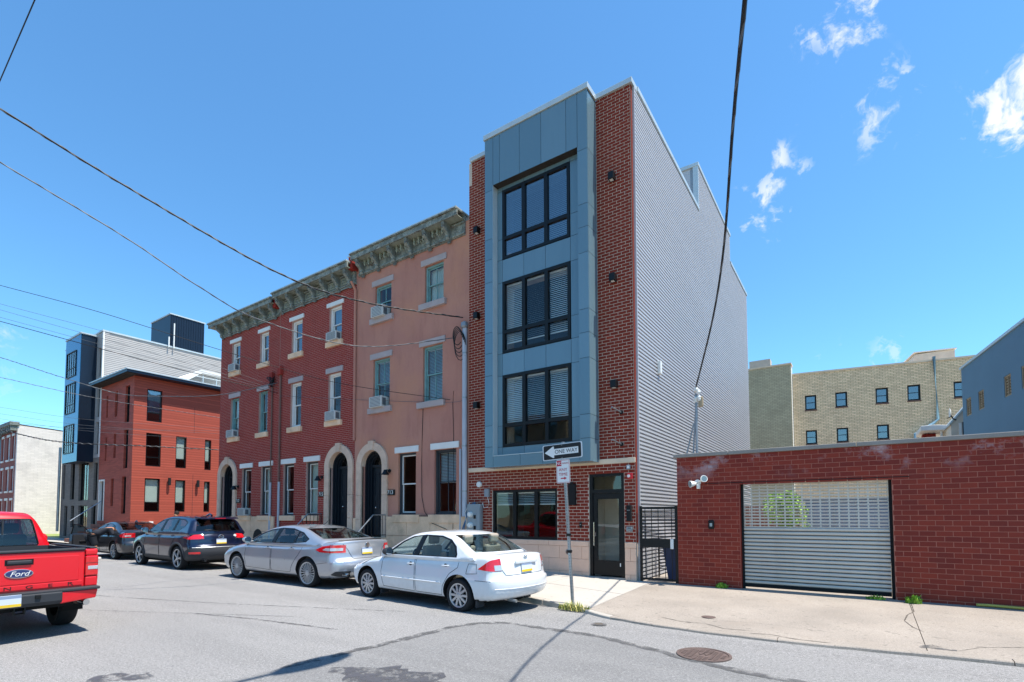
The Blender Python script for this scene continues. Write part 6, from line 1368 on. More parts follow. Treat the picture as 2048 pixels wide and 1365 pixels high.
    dlo = prism_mesh(P['dlo'], 'y', -2, 2); ws = prism_mesh(P['ws'], 'x', x0c - 1, xm - .1); rw = prism_mesh(P['rw'], 'x', xm + .1, x1c + 1)
    for cut in (dlo, ws, rw): sh_ = boolean(sh_, cut, 'DIFFERENCE')
    part('roof', sh_, P['paint'], root, ang=28)
    gshell = boolean(cab(-.010, 0), cab(-.015, 0, .25), 'DIFFERENCE'); tshell = boolean(cab(-.003, 0), cab(-.028, 0, .25), 'DIFFERENCE')
    gl = [prism_mesh(q, 'y', -2, 2) for q in P['glass']]
    tr = boolean(tshell, dlo, 'INTERSECT')
    for q in gl: tr = boolean(tr, q, 'DIFFERENCE')
    [part("window_trim", q, "black", root, ang=28) for q in split_y(tr)]
    for q in gl:
        g = boolean(gshell, q, 'INTERSECT')
        for s in (-1, 1):
            bm = bmesh.new(); bm.from_mesh(g); bmesh.ops.delete(bm, geom=[f for f in bm.faces if f.calc_center_median().y * s < 0], context='FACES'); g2 = bpy.data.meshes.new('side_glass'); bm.to_mesh(g2); bm.free(); part('side_window', g2, P.get('sglass', 'carglass'), root)
    part('windscreen', boolean(gshell, ws, 'INTERSECT'), 'carglass', root); part('rear_window', boolean(gshell, rw, 'INTERSECT'), P.get('rglass', 'carglass'), root)
    rwt = boolean(boolean(tshell, prism_mesh(offset_poly(P['rw'], .018), 'x', xm + .1, x1c + 1), 'INTERSECT'), rw, 'DIFFERENCE'); part('rear_window_trim', rwt, 'black', root)
    c.low_bvh = BVHTree.FromPolygons([v.co.copy() for v in infl.vertices], [tuple(p.vertices) for p in infl.polygons]); c.cab_bvh = BVHTree.FromPolygons([v.co.copy() for v in outer.vertices], [tuple(p.vertices) for p in outer.polygons])
    def side_y(x, z, s=-1):
        h = c.low_bvh.ray_cast(Vector((x, s * 3, z)), Vector((0, -s, 0)))[0]; return h.y if h else s * W
    def rear_x(y, z):
        h = c.low_bvh.ray_cast(Vector((L + 3, y, z)), Vector((-1, 0, 0)))[0]; return h.x if h else L
    c.side_y, c.rear_x = side_y, rear_x
    for sm in P['seams']:
        for s in (-1, 1):
            pts = []
            for a, e in zip(sm, sm[1:]):
                n = max(2, int(math.dist(a, e) / .06)); pts += [(a[0] + (e[0] - a[0]) * i / n, a[1] + (e[1] - a[1]) * i / n) for i in range(n)]
            pts.append(sm[-1]); lpart(B().tube([(x, side_y(x, z, s) - s * .005, z) for x, z in pts], .0045, 5), 'panel_gap', 'seam', root)
    for x, z in P['handles']:
        for s in (-1, 1):
            y = side_y(x, z, s); lpart(B().tube([(x - .09, y + s * .0, z), (x - .05, y + s * .022, z + .004), (x + .06, y + s * .022, z + .008), (x + .10, y, z + .010)], .012, 8), 'door_handle', P['paint'], root, True); lpart(B().lathe([(.045, 0), (.0, s * .002)], (x, y - s * .003, z - .004), 'y', 14), 'handle_recess', 'seam', root)
    mxx, mz = P['mirror']
    for s in (-1, 1):
        y = s * (W - .02); b = B(); ring = []
        for i, (dx, ry_, rz_) in enumerate(((-.09, .03, .03), (-.06, .085, .065), (0, .105, .08), (.05, .10, .078), (.055, .09, .068))): ring += [(mxx + dx, y + s * .10 + ry_ * math.cos(a), mz + rz_ * math.sin(a)) for a in [k * math.pi / 7 for k in range(14)]]
        b.add(ring, [(i * 14 + j, i * 14 + (j + 1) % 14, (i + 1) * 14 + (j + 1) % 14, (i + 1) * 14 + j) for i in range(4) for j in range(14)] + [tuple(range(14))]); b.tube([(mxx - .02, y - s * .12, mz - .06), (mxx - .02, y + s * .06, mz - .04)], .025, 6)
        lpart(b, 'mirror', P.get('mirrormat', P['paint']), root, True); lpart(B().lathe([(.085, 0), (0, .001)], (mxx + .054, y + s * .10, mz), 'x', 14), 'mirror_glass', 'chrome', root)
    for i, ax in enumerate(P['axles']):
        for s in (-1, 1): wheel(root, ax, s * (W - .025), P['wr'], .20, s, *P['wheel'])
    infl2 = slab_mesh(offset_poly(sil, .012), W + .010, P.get('edge', .10), disp)
    for nm, poly, y0, y1, mt in P['lamps']:
        for s in (-1, 1):
            q = boolean(infl2 if nm in ('reverse_lamp', 'indicator', 'reflector') else infl, prism_mesh(poly, 'y', s * (W - y0), s * (W + y1)), 'INTERSECT')
            if len(q.polygons): part(nm, q, mt, root, ang=40)
    # cabin fittings
    sm_ = P.get('seat', 'seatdark'); fl = .36
    for s in (-1, 1):
        for x, z0 in P['seats']:
            lpart(B().box(x - .28, x + .22, s * .36 - .23, s * .36 + .23, z0 - .22, z0), 'seat_cushion', sm_, root, bevel=.05)
            lpart(B().prism([(x + .16, z0 - .1), (x + .30, z0 - .1), (x + .40, z0 + .52), (x + .29, z0 + .52)], 'y', s * .36 - .22, s * .36 + .22), 'seat_back', sm_, root, bevel=.04)
            lpart(B().prism([(x + .32, z0 + .55), (x + .42, z0 + .55), (x + .43, z0 + .74), (x + .34, z0 + .74)], 'y', s * .36 - .12, s * .36 + .12), 'headrest', sm_, root, bevel=.04); lpart(B().tube([(x + .36, s * .36, z0 + .5), (x + .37, s * .36, z0 + .58)], .02, 6), 'headrest_post', 'chrome', root)
    xw = P['tub'][0]; lpart(B().prism([(xw - .25, zb - .10), (xw + .30, zb - .03), (xw + .34, zb - .16), (xw + .2, zb - .4), (xw - .25, zb - .4)], 'y', -W + .17, W - .17), 'dashboard', 'seatdark', root, bevel=.03)
    cw = Vector((xw + .50, -.36, zb - .06)); n_ = Vector((.85, 0, .45)).normalized(); u_ = Vector((0, 1, 0)); v_ = n_.cross(u_); lpart(B().tube([cw + u_ * (.18 * math.cos(a)) + v_ * (.18 * math.sin(a)) for a in [k * math.pi / 10 for k in range(21)]], .016, 6, caps=False).tube([cw - u_ * .17, cw + u_ * .17], .015, 6), 'steering_wheel', 'seatdark', root, True)
    if 'shelf' in P: lpart(B().box(P['shelf'][0], P['shelf'][1], -W + .2, W - .2, P['shelf'][2] - .03, P['shelf'][2]), 'parcel_shelf', P.get('trim_int', 'seatdark'), root)
    lpart(B().box(.5, L - .5, -W + .25, W - .25, .18, .26), 'underbody', 'wheeldark', root)
    # number plate
    py, pz, tilt = P.get('plate', (0, .78, 0)); X = rear_x(py, pz) + .006
    pm = Matrix.Translation((X, py, pz)) @ Matrix.Rotation(tilt, 4, 'Y')
    o = lpart(B().box(0, .006, -.15, .15, -.075, .075), 'number_plate', 'platewhite', root, bevel=.004); o.matrix_basis = pm
    for nm, za, zc, mt in (('plate_band', .045, .074, 'plateblue'), ('plate_band', -.074, -.035, 'plateyellow')): q = lpart(B().box(.0062, .0072, -.148, .148, za, zc), nm, mt, o)
    return c
def disc_ring(b, x, y, z, r, w): b.tube([(x, y + r * math.cos(a), z + r * .8 * math.sin(a)) for a in [k * math.pi / 12 for k in range(25)]], w, 6, caps=False); return b
# --- white compact saloon
P1 = dict(name='white_sedan', label='white saloon parked nearest, beside the sign post', L=4.37, W=1.66, loc=(-9.0, 7.80, -.022), yaw=R(-4.6), scale=(.99, 1, .955), belt=.955, zmax=.62, edge=.09, crease=.80, lowcrease=None,
    sil=[(.02, .34), (-.03, .50), (.02, .62), (.16, .70), (.5, .79), (.95, .88), (1.35, .945), (2.4, .96), (3.4, .99), (3.72, 1.045), (4.05, 1.06), (4.24, 1.05), (4.27, .99), (4.30, .80), (4.31, .665), (4.38, .655), (4.40, .52), (4.38, .38), (4.30, .27), (3.9, .20), (2.5, .19), (.8, .19), (.15, .20)],
    cab=[(1.05, .93), (1.30, 1.06), (1.62, 1.25), (1.95, 1.39), (2.35, 1.445), (2.8, 1.45), (3.1, 1.42), (3.38, 1.33), (3.68, 1.16), (3.98, 1.02), (4.0, .86), (1.05, .86)], Wc=.80, tumble=.42, tumble2=.30, xmid=2.5, tub=(1.45, 3.45),
    dlo=[(1.42, .955), (1.80, 1.225), (2.05, 1.325), (2.4, 1.365), (2.85, 1.355), (3.12, 1.29), (3.30, 1.17), (3.38, 1.03), (3.38, .975)],
    glass=[[(1.50, .975), (1.83, 1.205), (2.07, 1.305), (2.30, 1.338), (2.24, .975)], [(2.37, .975), (2.42, 1.342), (2.83, 1.332), (3.08, 1.27), (3.25, 1.16), (3.33, 1.03), (3.33, .99)]],
    ws=[(-.66, 1.0), (.66, 1.0), (.54, 1.36), (-.54, 1.36)], rw=[(-.66, 1.075), (.66, 1.075), (.56, 1.37), (-.56, 1.37)], axles=(.82, 3.43), wr=.305, arch=.365, paint='paintwhite', mirrormat='plasticdark',
    wheel=(10, 'wheelsilver', 'wide', .70), seat='seatbeige', seats=[(1.95, .62), (2.85, .64)], trim_int='seatbeige', shelf=(3.4, 4.0, 1.0), mirror=(1.62, 1.02), handles=[(2.18, .80), (3.12, .815)],
    seams=[[(1.34, .93), (1.30, .60), (1.36, .30), (2.28, .28), (2.30, .60), (2.27, .95)], [(2.31, .95), (2.33, .6), (2.32, .28), (3.02, .28), (3.06, .45), (3.22, .68), (3.42, .80), (3.44, .95)], [(.62, .70), (1.0, .86)], [(3.62, .70), (3.66, .88), (3.84, .885), (3.86, .72), (3.62, .70)], [(3.83, .60), (4.15, .60)]],
    lamps=[('tail_lamp', [(3.88, .80), (4.10, .955), (4.22, 1.0), (4.5, 1.0), (4.5, .775), (4.15, .77)], .26, .2, 'lampred'), ('reverse_lamp', [(4.10, .782), (4.5, .782), (4.5, .872), (4.10, .872)], .258, -.14, 'lampclear'), ('headlamp', [(-.2, .58), (.25, .62), (.45, .72), (.3, .74), (-.2, .70)], .35, .2, 'lampclear'), ('indicator', [(.30, .665), (.42, .665), (.42, .69), (.30, .69)], .1, .2, 'lampclear')], plate=(0, .80, R(-6)))
c1 = make_car(P1); r1 = c1.root; rx = c1.rear_x
lpart(B().box(rx(0, .90) - .01, rx(0, .90) + .022, -.30, .30, .875, .935), 'plate_garnish', 'paintwhite', r1, bevel=.012)
b = disc_ring(B(), rx(0, .985) + .006, 0, .985, .045, .005)
X = rx(0, .985) + .006; b.box(X - .004, X + .004, -.022, -.015, .958, 1.012); b.box(X - .004, X + .004, .015, .022, .958, 1.012); b.box(X - .004, X + .004, -.02, .02, .982, .989); lpart(b, 'badge', 'chrome', r1)
for pts in ([(.27, -1.0), (.27, -.60)],):
    pass
def rear_line(c, pts, r=.004, mt='seam', nm='panel_gap', off=-.003):
    P = []
    for a, e in zip(pts, pts[1:]): n = 8; P += [(a[0] + (e[0] - a[0]) * i / n, a[1] + (e[1] - a[1]) * i / n) for i in range(n)]
    P.append(pts[-1]); lpart(B().tube([(c.rear_x(y, z) + off, y, z) for y, z in P], r, 5), nm, mt, c.root)
rear_line(c1, [(-.60, .99), (-.57, .80), (-.50, .69), (.50, .69), (.57, .80), (.60, .99)])
rear_line(c1, [(-.74, .47), (0, .465), (.74, .47)], .006, 'paintwhite', 'bumper_crease', -.001)
lpart(B().tube([(4.18, -.35, .25), (4.36, -.35, .24)], .028, 10), 'exhaust_pipe', 'steel', r1, True)
for s in (-1, 1): lpart(B().box(3.79, 3.83, s * .66 - .09, s * .66 + .09, .12, .34), 'mud_flap', 'plasticdark', r1); lpart(B().box(1.19, 1.22, s * .66 - .09, s * .66 + .09, .13, .34), 'mud_flap', 'plasticdark', r1)
for s in (-1, 1): lpart(B().tube([(x, c1.side_y(x, .505, s) + s * .004, .505) for x in lin(1.34, 3.02, 16)], .014, 6), 'side_moulding', 'paintwhite', r1, True)
# --- silver saloon
P2 = dict(name='silver_sedan', label='silver saloon with many-spoked wheels, second in the parked line', L=4.87, W=1.83, loc=(-14.72, 7.99, -.022), yaw=R(0.1), scale=(1.085, 1, .975), belt=1.0, zmax=.68, edge=.12, crease=.90, lowcrease=.42,
    sil=[(.04, .32), (-.02, .50), (.0, .66), (.15, .78), (.5, .88), (1.0, .96), (1.35, 1.0), (2.5, 1.0), (3.6, 1.03), (4.1, 1.09), (4.5, 1.115), (4.76, 1.13), (4.79, 1.08), (4.76, .90), (4.78, .72), (4.87, .66), (4.89, .50), (4.84, .34), (4.70, .24), (4.3, .2), (2.5, .19), (.9, .19), (.2, .2)],
    cab=[(1.05, .97), (1.35, 1.12), (1.75, 1.32), (2.1, 1.42), (2.55, 1.475), (2.95, 1.475), (3.3, 1.44), (3.7, 1.34), (4.15, 1.20), (4.55, 1.09), (4.55, .88), (1.05, .88)], Wc=.86, tumble=.48, tumble2=.35, xmid=2.75, tub=(1.5, 3.8), cf=.26, crr=.26,
    dlo=[(1.42, 1.0), (1.80, 1.235), (2.15, 1.345), (2.55, 1.395), (3.0, 1.385), (3.45, 1.29), (3.78, 1.14), (3.70, 1.06), (3.2, 1.02)],
    glass=[[(1.50, 1.015), (1.84, 1.22), (2.17, 1.325), (2.44, 1.363), (2.40, 1.015)], [(2.54, 1.015), (2.58, 1.370), (2.97, 1.36), (3.26, 1.305), (3.24, 1.035)], [(3.30, 1.042), (3.31, 1.29), (3.43, 1.27), (3.72, 1.14), (3.66, 1.08)]],
    ws=[(-.70, 1.06), (.70, 1.06), (.56, 1.38), (-.56, 1.38)], rw=[(-.68, 1.15), (.68, 1.15), (.56, 1.385), (-.56, 1.385)], axles=(.98, 3.83), wr=.34, arch=.395, paint='paintsilver', wheel=(20, 'wheelsilver', 'thin', .76), seats=[(2.05, .66), (2.95, .68)], shelf=(3.75, 4.5, 1.02), mirror=(1.60, 1.08), handles=[(2.32, .885), (3.25, .90)],
    seams=[[(1.40, .98), (1.36, .65), (1.42, .36), (2.44, .33), (2.46, .65), (2.42, 1.0)], [(2.47, 1.0), (2.49, .65), (2.48, .33), (3.22, .33), (3.30, .50), (3.50, .74), (3.62, .9), (3.6, 1.02)], [(4.02, .36), (4.02, .55), (4.5, .62)]],
    lamps=[('tail_lamp', [(4.12, .90), (4.30, .985), (4.55, 1.02), (5, 1.01), (5, .84), (4.5, .84), (4.25, .85)], .36, .2, 'lampred'), ('reverse_lamp', [(4.33, .90), (4.42, .95), (5, .955), (5, .89), (4.5, .885)], .30, .2, 'lampclear'), ('headlamp', [(-.2, .66), (.35, .72), (.62, .84), (.3, .83), (-.2, .74)], .35, .2, 'lampclear'), ('exhaust_surround', [(4.58, .34), (4.70, .42), (5, .42), (5, .30), (4.7, .29)], .42, .2, 'plasticdark')], plate=(0, .86, R(-4)))
c2 = make_car(P2); r2 = c2.root; rx = c2.rear_x
lpart(B().tube([(4.56 + .16 * (1 - (y / .62) ** 2), y, 1.135 - .02 * (y / .62) ** 2) for y in lin(-.62, .62, 15)], .012, 6), 'spoiler_lip', 'black', r2, True)
b = B(); X = rx(0, 1.0); b.lathe([(0, .010), (.055, .009), (.06, 0)], (X, 0, 1.0), 'x', 20); o = lpart(b, 'badge', 'chrome', r2, True); o.scale = (1, 1, 1)
rear_line(c2, [(-.62, 1.04), (-.50, .90), (-.40, .70), (.40, .70), (.50, .90), (.62, 1.04)]); lpart(B().tube([(2.95, .2, 1.46), (3.05, .2, 1.485), (3.22, .2, 1.60)], .012, 6, r1=.003), 'aerial', 'black', r2, True)
lpart(B().tube([(4.70, -.62, .34), (4.90, -.62, .335)], .045, 12), 'exhaust_pipe', 'chrome', r2, True)
# --- dark blue crossover
P3 = dict(name='blue_crossover', label='dark blue crossover with grey lower cladding, third in the parked line', cat='car', L=4.55, W=1.82, loc=(-21.28, 8.14, -.03), yaw=R(-.9), scale=(1.085, 1, 1.02), belt=1.10, zmax=.75, edge=.13, crease=.97, lowcrease=None,
    sil=[(.06, .36), (-.02, .55), (.0, .80), (.12, .92), (.5, 1.0), (1.0, 1.07), (1.4, 1.11), (2.5, 1.11), (3.6, 1.13), (4.2, 1.16), (4.36, 1.14), (4.45, .98), (4.46, .80), (4.53, .70), (4.56, .52), (4.50, .38), (4.38, .30), (4.0, .26), (2.5, .25), (.9, .25), (.2, .26)],
    cab=[(1.05, 1.07), (1.35, 1.24), (1.70, 1.43), (2.05, 1.56), (2.5, 1.64), (3.1, 1.655), (3.7, 1.625), (4.12, 1.56), (4.26, 1.50), (4.36, 1.28), (4.42, 1.12), (4.40, .98), (1.05, .98)], Wc=.855, tumble=.38, tumble2=.22, xmid=2.7, tub=(1.45, 4.2), cf=.22, crr=.18,
    dlo=[(1.42, 1.12), (1.78, 1.37), (2.10, 1.49), (2.5, 1.555), (3.1, 1.565), (3.65, 1.53), (3.92, 1.44), (3.85, 1.30), (3.6, 1.19)],
    glass=[[(1.50, 1.135), (1.82, 1.36), (2.13, 1.472), (2.36, 1.515), (2.32, 1.145)], [(2.46, 1.15), (2.50, 1.53), (3.08, 1.535), (3.17, 1.53), (3.13, 1.17)], [(3.25, 1.18), (3.28, 1.525), (3.62, 1.50), (3.86, 1.425), (3.80, 1.31), (3.58, 1.21)]],
    ws=[(-.70, 1.18), (.70, 1.18), (.58, 1.54), (-.58, 1.54)], rw=[(-.66, 1.17), (.66, 1.17), (.58, 1.50), (-.58, 1.50)], axles=(.92, 3.62), wr=.36, arch=.425, paint='paintblue', sglass='carglassdark', rglass='carglassdark', wheel=(5, 'wheelsilver', 'twin', .74), seats=[(2.0, .78), (2.95, .80)], mirror=(1.60, 1.19), mirrormat='paintblue', handles=[(2.28, 1.0), (3.2, 1.03)],
    seams=[[(1.38, 1.08), (1.33, .75), (1.40, .42), (2.40, .40), (2.42, .75), (2.38, 1.1)], [(2.43, 1.1), (2.45, .75), (2.44, .40), (3.06, .40), (3.14, .58), (3.32, .84), (3.46, 1.0)]],
    lamps=[('tail_lamp', [(3.95, .98), (4.15, 1.08), (5, 1.10), (5, .98), (4.25, .93)], .42, .2, 'lampred'), ('headlamp', [(-.2, .78), (.3, .84), (.6, .95), (.3, .96), (-.2, .90)], .4, .2, 'lampclear'), ('bumper_cladding', [(4.02, .28), (4.02, .52), (4.15, .60), (4.35, .68), (5, .68), (5, .28)], 1.9, .2, 'plasticdark'), ('reflector', [(4.30, .50), (5, .50), (5, .56), (4.30, .56)], .30, .2, 'lampred'), ('sill_cladding', [(1.30, .26), (3.2, .26), (3.2, .40), (1.30, .40)], .1, .2, 'plasticdark')], plate=(0, .86, R(-6)))
P3['lamps'][2] = ('bumper_cladding', P3['lamps'][2][1], .91, .2, 'plasticdark')
c3 = make_car(P3); r3 = c3.root; rx = c3.rear_x
for ax in P3['axles']:
    for s in (-1, 1): lpart(B().tube([(ax + .445 * math.cos(a), c3.side_y(ax + .445 * math.cos(a), .37 + .445 * math.sin(a), s) - s * .012, .37 + .445 * math.sin(a)) for a in [k * math.pi / 16 for k in range(17)]], .034, 6), 'arch_cladding', 'plasticdark', r3, True)
lpart(B().prism([(3.95, 1.62), (4.30, 1.585), (4.42, 1.535), (4.30, 1.545), (3.95, 1.58)], 'y', -.56, .56), 'roof_spoiler', 'paintblue', r3, bevel=.012); lpart(B().box(4.37, 4.385, -.16, .16, 1.55, 1.565), 'brake_light', 'lampred', r3)
lpart(B().tube([(4.40, -.02, 1.16), (4.42, -.30, 1.21), (4.41, -.48, 1.205)], .012, 6), 'rear_wiper', 'black', r3)
X = rx(0, 1.0); b = B(); b.tube([(X + .008, .075 * math.cos(a), 1.0 + .058 * math.sin(a)) for a in [k * math.pi / 12 for k in range(25)]], .008, 6, caps=False); b.tube([(X + .008, -.07, 1.015), (X + .008, -.02, 1.01), (X + .008, 0, .975), (X + .008, .02, 1.01), (X + .008, .07, 1.015)], .007, 6); lpart(b, 'badge', 'chrome', r3, True)
for y, w_, z in ((-.52, .16, .955), (.50, .12, .94)): X = rx(y, z); text('lettering', 'CX-5' if y < 0 else 'AWD', .055, 'chrome', r3, Matrix.Identity(4), .002).matrix_basis = Matrix.Translation((X + .004, y, z)) @ Matrix.Rotation(R(90), 4, 'Z') @ Matrix.Rotation(R(90), 4, 'X')
for o in r3.children:
    if o.name.startswith('lettering'): o.matrix_parent_inverse = Matrix.Identity(4)
X = rx(.44, 1.02); lpart(B().disc((X, .44, 1.02), 'x', .045, .006, 12), 'sticker', 'whiteplastic', r3); rear_line(c3, [(-.62, 1.12), (-.62, .74), (.62, .74), (.62, 1.12)]); rear_line(c3, [(-.80, .69), (0, .695), (.80, .69)], .010, 'wheelsilver', 'bumper_strip', .004)
lpart(B().tube([(3.55, 0, 1.635), (3.72, 0, 1.69), (3.85, 0, 1.64)], .03, 8), 'roof_aerial', 'paintblue', r3, True); lpart(B().tube([(4.3, -.5, .32), (4.56, -.5, .31)], .04, 10), 'exhaust_pipe', 'chrome', r3, True)
# --- charcoal saloon with open door
P4 = dict(P2); P4.update(name='charcoal_sedan', label='charcoal saloon farthest in the parked line with its street-side door open', loc=(-27.42, 8.45, -.03), yaw=R(0), scale=(1, 1, .985), paint='paintgrey', rglass='carglassdark', wheel=(10, 'wheelsilver', 'thin', .74), lamps=[('tail_lamp', [(4.30, .93), (4.5, 1.03), (5, 1.04), (5, .93), (4.7, .86), (4.5, .86)], .42, .2, 'lampred'), ('reverse_lamp', [(4.6, .90), (5, .91), (5, .95), (4.6, .94)], .30, -.12, 'lampclear'), ('headlamp', [(-.2, .66), (.35, .72), (.62, .84), (.3, .83), (-.2, .74)], .35, .2, 'lampclear')], seams=P2['seams'][1:], handles=[(3.25, .90)])
c4 = make_car(P4); r4 = c4.root
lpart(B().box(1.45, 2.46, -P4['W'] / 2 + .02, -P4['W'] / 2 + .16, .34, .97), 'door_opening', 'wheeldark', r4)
dr = bpy.data.objects.new('open_door', None); col.objects.link(dr); dr.parent = r4; dr.location = (1.44, -.90, 0); dr.rotation_euler = (0, 0, R(-52))
lpart(B().prism([(0, .36), (1.02, .33), (1.04, .70), (1.0, 1.0), (0, .98), (-.03, .66)], 'y', -.06, .06), 'door_skin', 'paintgrey', dr, bevel=.03); lpart(B().prism([(.05, .42), (.97, .40), (.98, .95), (.04, .94)], 'y', .061, .085), 'door_card', 'seatdark', dr, bevel=.02)
lpart(B().tube([(.03, .0, .98), (.40, .05, 1.24), (.75, .09, 1.345), (1.0, .10, 1.37), (.99, .0, .98)], .022, 6), 'window_frame', 'black', dr, True); B_ = B().add([(.05, .0, .99), (.98, .0, .99), (.98, .095, 1.36), (.74, .085, 1.335), (.40, .05, 1.23)], [(0, 1, 2, 3, 4)]); lpart(B_, 'window_glass', 'carglassdark', dr)
lpart(B().box(.3, .7, .085, .12, .66, .71), 'armrest', 'seatdark', dr, bevel=.01)
X = c4.rear_x(0, 1.0); lpart(B().tube([(3.3, 0, 1.44), (3.42, 0, 1.50), (3.5, 0, 1.43)], .025, 8), 'roof_aerial', 'paintgrey', r4, True); lpart(B().box(4.80, 4.90, -.6, .6, .28, .33), 'bumper_strip', 'chrome', r4, bevel=.01); rear_line(c4, [(-.62, 1.04), (-.50, .90), (-.40, .70), (.40, .70), (.50, .90), (.62, 1.04)])
# ------------------------------------------------------------------ red pickup
tk = thing('red_pickup', 'bright red pickup truck seen from behind at the near kerb', 'pickup truck', (-13.98, 1.905, 0)); tk.scale = (1, .94, 1.02)
T = tk; W = .89
def tp(name, b, mt, smooth=False, bevel=0): return lpart(b, name, mt, T, smooth, bevel)
# hood, doors
silt = chaikin([(.05, .42), (-.02, .60), (.02, .95), (.25, 1.05), (1.3, 1.12), (3.02, 1.10), (3.04, .40), (2.8, .33), (.6, .33)], 2)
def td(x, y, z): a = abs(y) / W; wf = max(0, 1 - x / 1.0) ** 1.4; return (x + .2 * a ** 2.6 * wf, y * (1 - .03 * wf - .16 * max(0, .72 - z) ** 2 - .05 * max(0, z - .9)), z - .03 * a * a * (z > .8))
lo = slab_mesh(silt, W, .09, td); lo = boolean(lo, B().box(1.5, 2.93, -.72, .72, .45, 2).mesh('t'), 'DIFFERENCE')
lo = boolean(lo, join_mesh([B().tube([(.86, s * .55, .38), (.86, s * 1.2, .38)], .43, 36).mesh('w') for s in (-1, 1)]), 'DIFFERENCE'); part('body', lo, 'paintred', T)
cabs = chaikin([(1.15, 1.08), (1.42, 1.28), (1.78, 1.56), (2.05, 1.66), (2.5, 1.70), (2.85, 1.68), (2.97, 1.60), (3.03, 1.30), (3.05, 1.0), (1.15, 1.0)], 2)
def tcd(x, y, z): a = abs(y) / .84; k = 1 - .36 * max(0, z - 1.08) - .25 * max(0, z - 1.1) ** 2; return (x + .2 * a * a * max(0, (2.2 - x) / 1.0) - .05 * a * a * (x > 2.8), y * k, z - .03 * a * a * (z > 1.3))
def tcab(d, ext=0):
    q = offset_poly(cabs, d); q = [(x, z - ext if z < 1.06 else z) for x, z in q]; return slab_mesh(q, .84 + d, .10, tcd, dx=.14, dz=.09)
outer = tcab(0); sh_ = boolean(outer, tcab(-.04, .25), 'DIFFERENCE')
rwp = chaikin([(-.60, 1.165), (-.52, 1.165), (.52, 1.165), (.60, 1.165), (.645, 1.165), (.635, 1.22), (.575, 1.50), (.565, 1.555), (.52, 1.56), (-.52, 1.56), (-.565, 1.555), (-.575, 1.50), (-.635, 1.22), (-.645, 1.165)], 1); wsp = [(-.66, 1.18), (.66, 1.18), (.56, 1.58), (-.56, 1.58)]; dlo = [(1.55, 1.14), (1.85, 1.45), (2.05, 1.56), (2.75, 1.57), (2.85, 1.48), (2.85, 1.14)]
rw = prism_mesh(rwp, 'x', 2.6, 3.6); ws = prism_mesh(wsp, 'x', .5, 2.1); dl = prism_mesh(dlo, 'y', -2, 2)
for q in (rw, ws, dl): sh_ = boolean(sh_, q, 'DIFFERENCE')
part('roof', sh_, 'paintred', T); gs = boolean(tcab(-.012), tcab(-.018, .25), 'DIFFERENCE'); part('rear_window', boolean(gs, rw, 'INTERSECT'), 'carglassdark', T); part('windscreen', boolean(gs, ws, 'INTERSECT'), 'carglass', T); part('side_window', boolean(gs, dl, 'INTERSECT'), 'carglassdark', T)
trm = boolean(boolean(boolean(tcab(.001), tcab(-.03, .25), 'DIFFERENCE'), prism_mesh(offset_poly(rwp, .016), 'x', 2.6, 3.6), 'INTERSECT'), rw, 'DIFFERENCE'); part('window_seal', trm, 'black', T)
for y in (-.20, .20): tp('window_divider', B().box(2.985, 3.005, y - .012, y + .012, 1.18, 1.55), 'plasticdark')
tp('brake_light', B().box(2.95, 2.985, -.13, .13, 1.61, 1.64), 'lampred', bevel=.006)
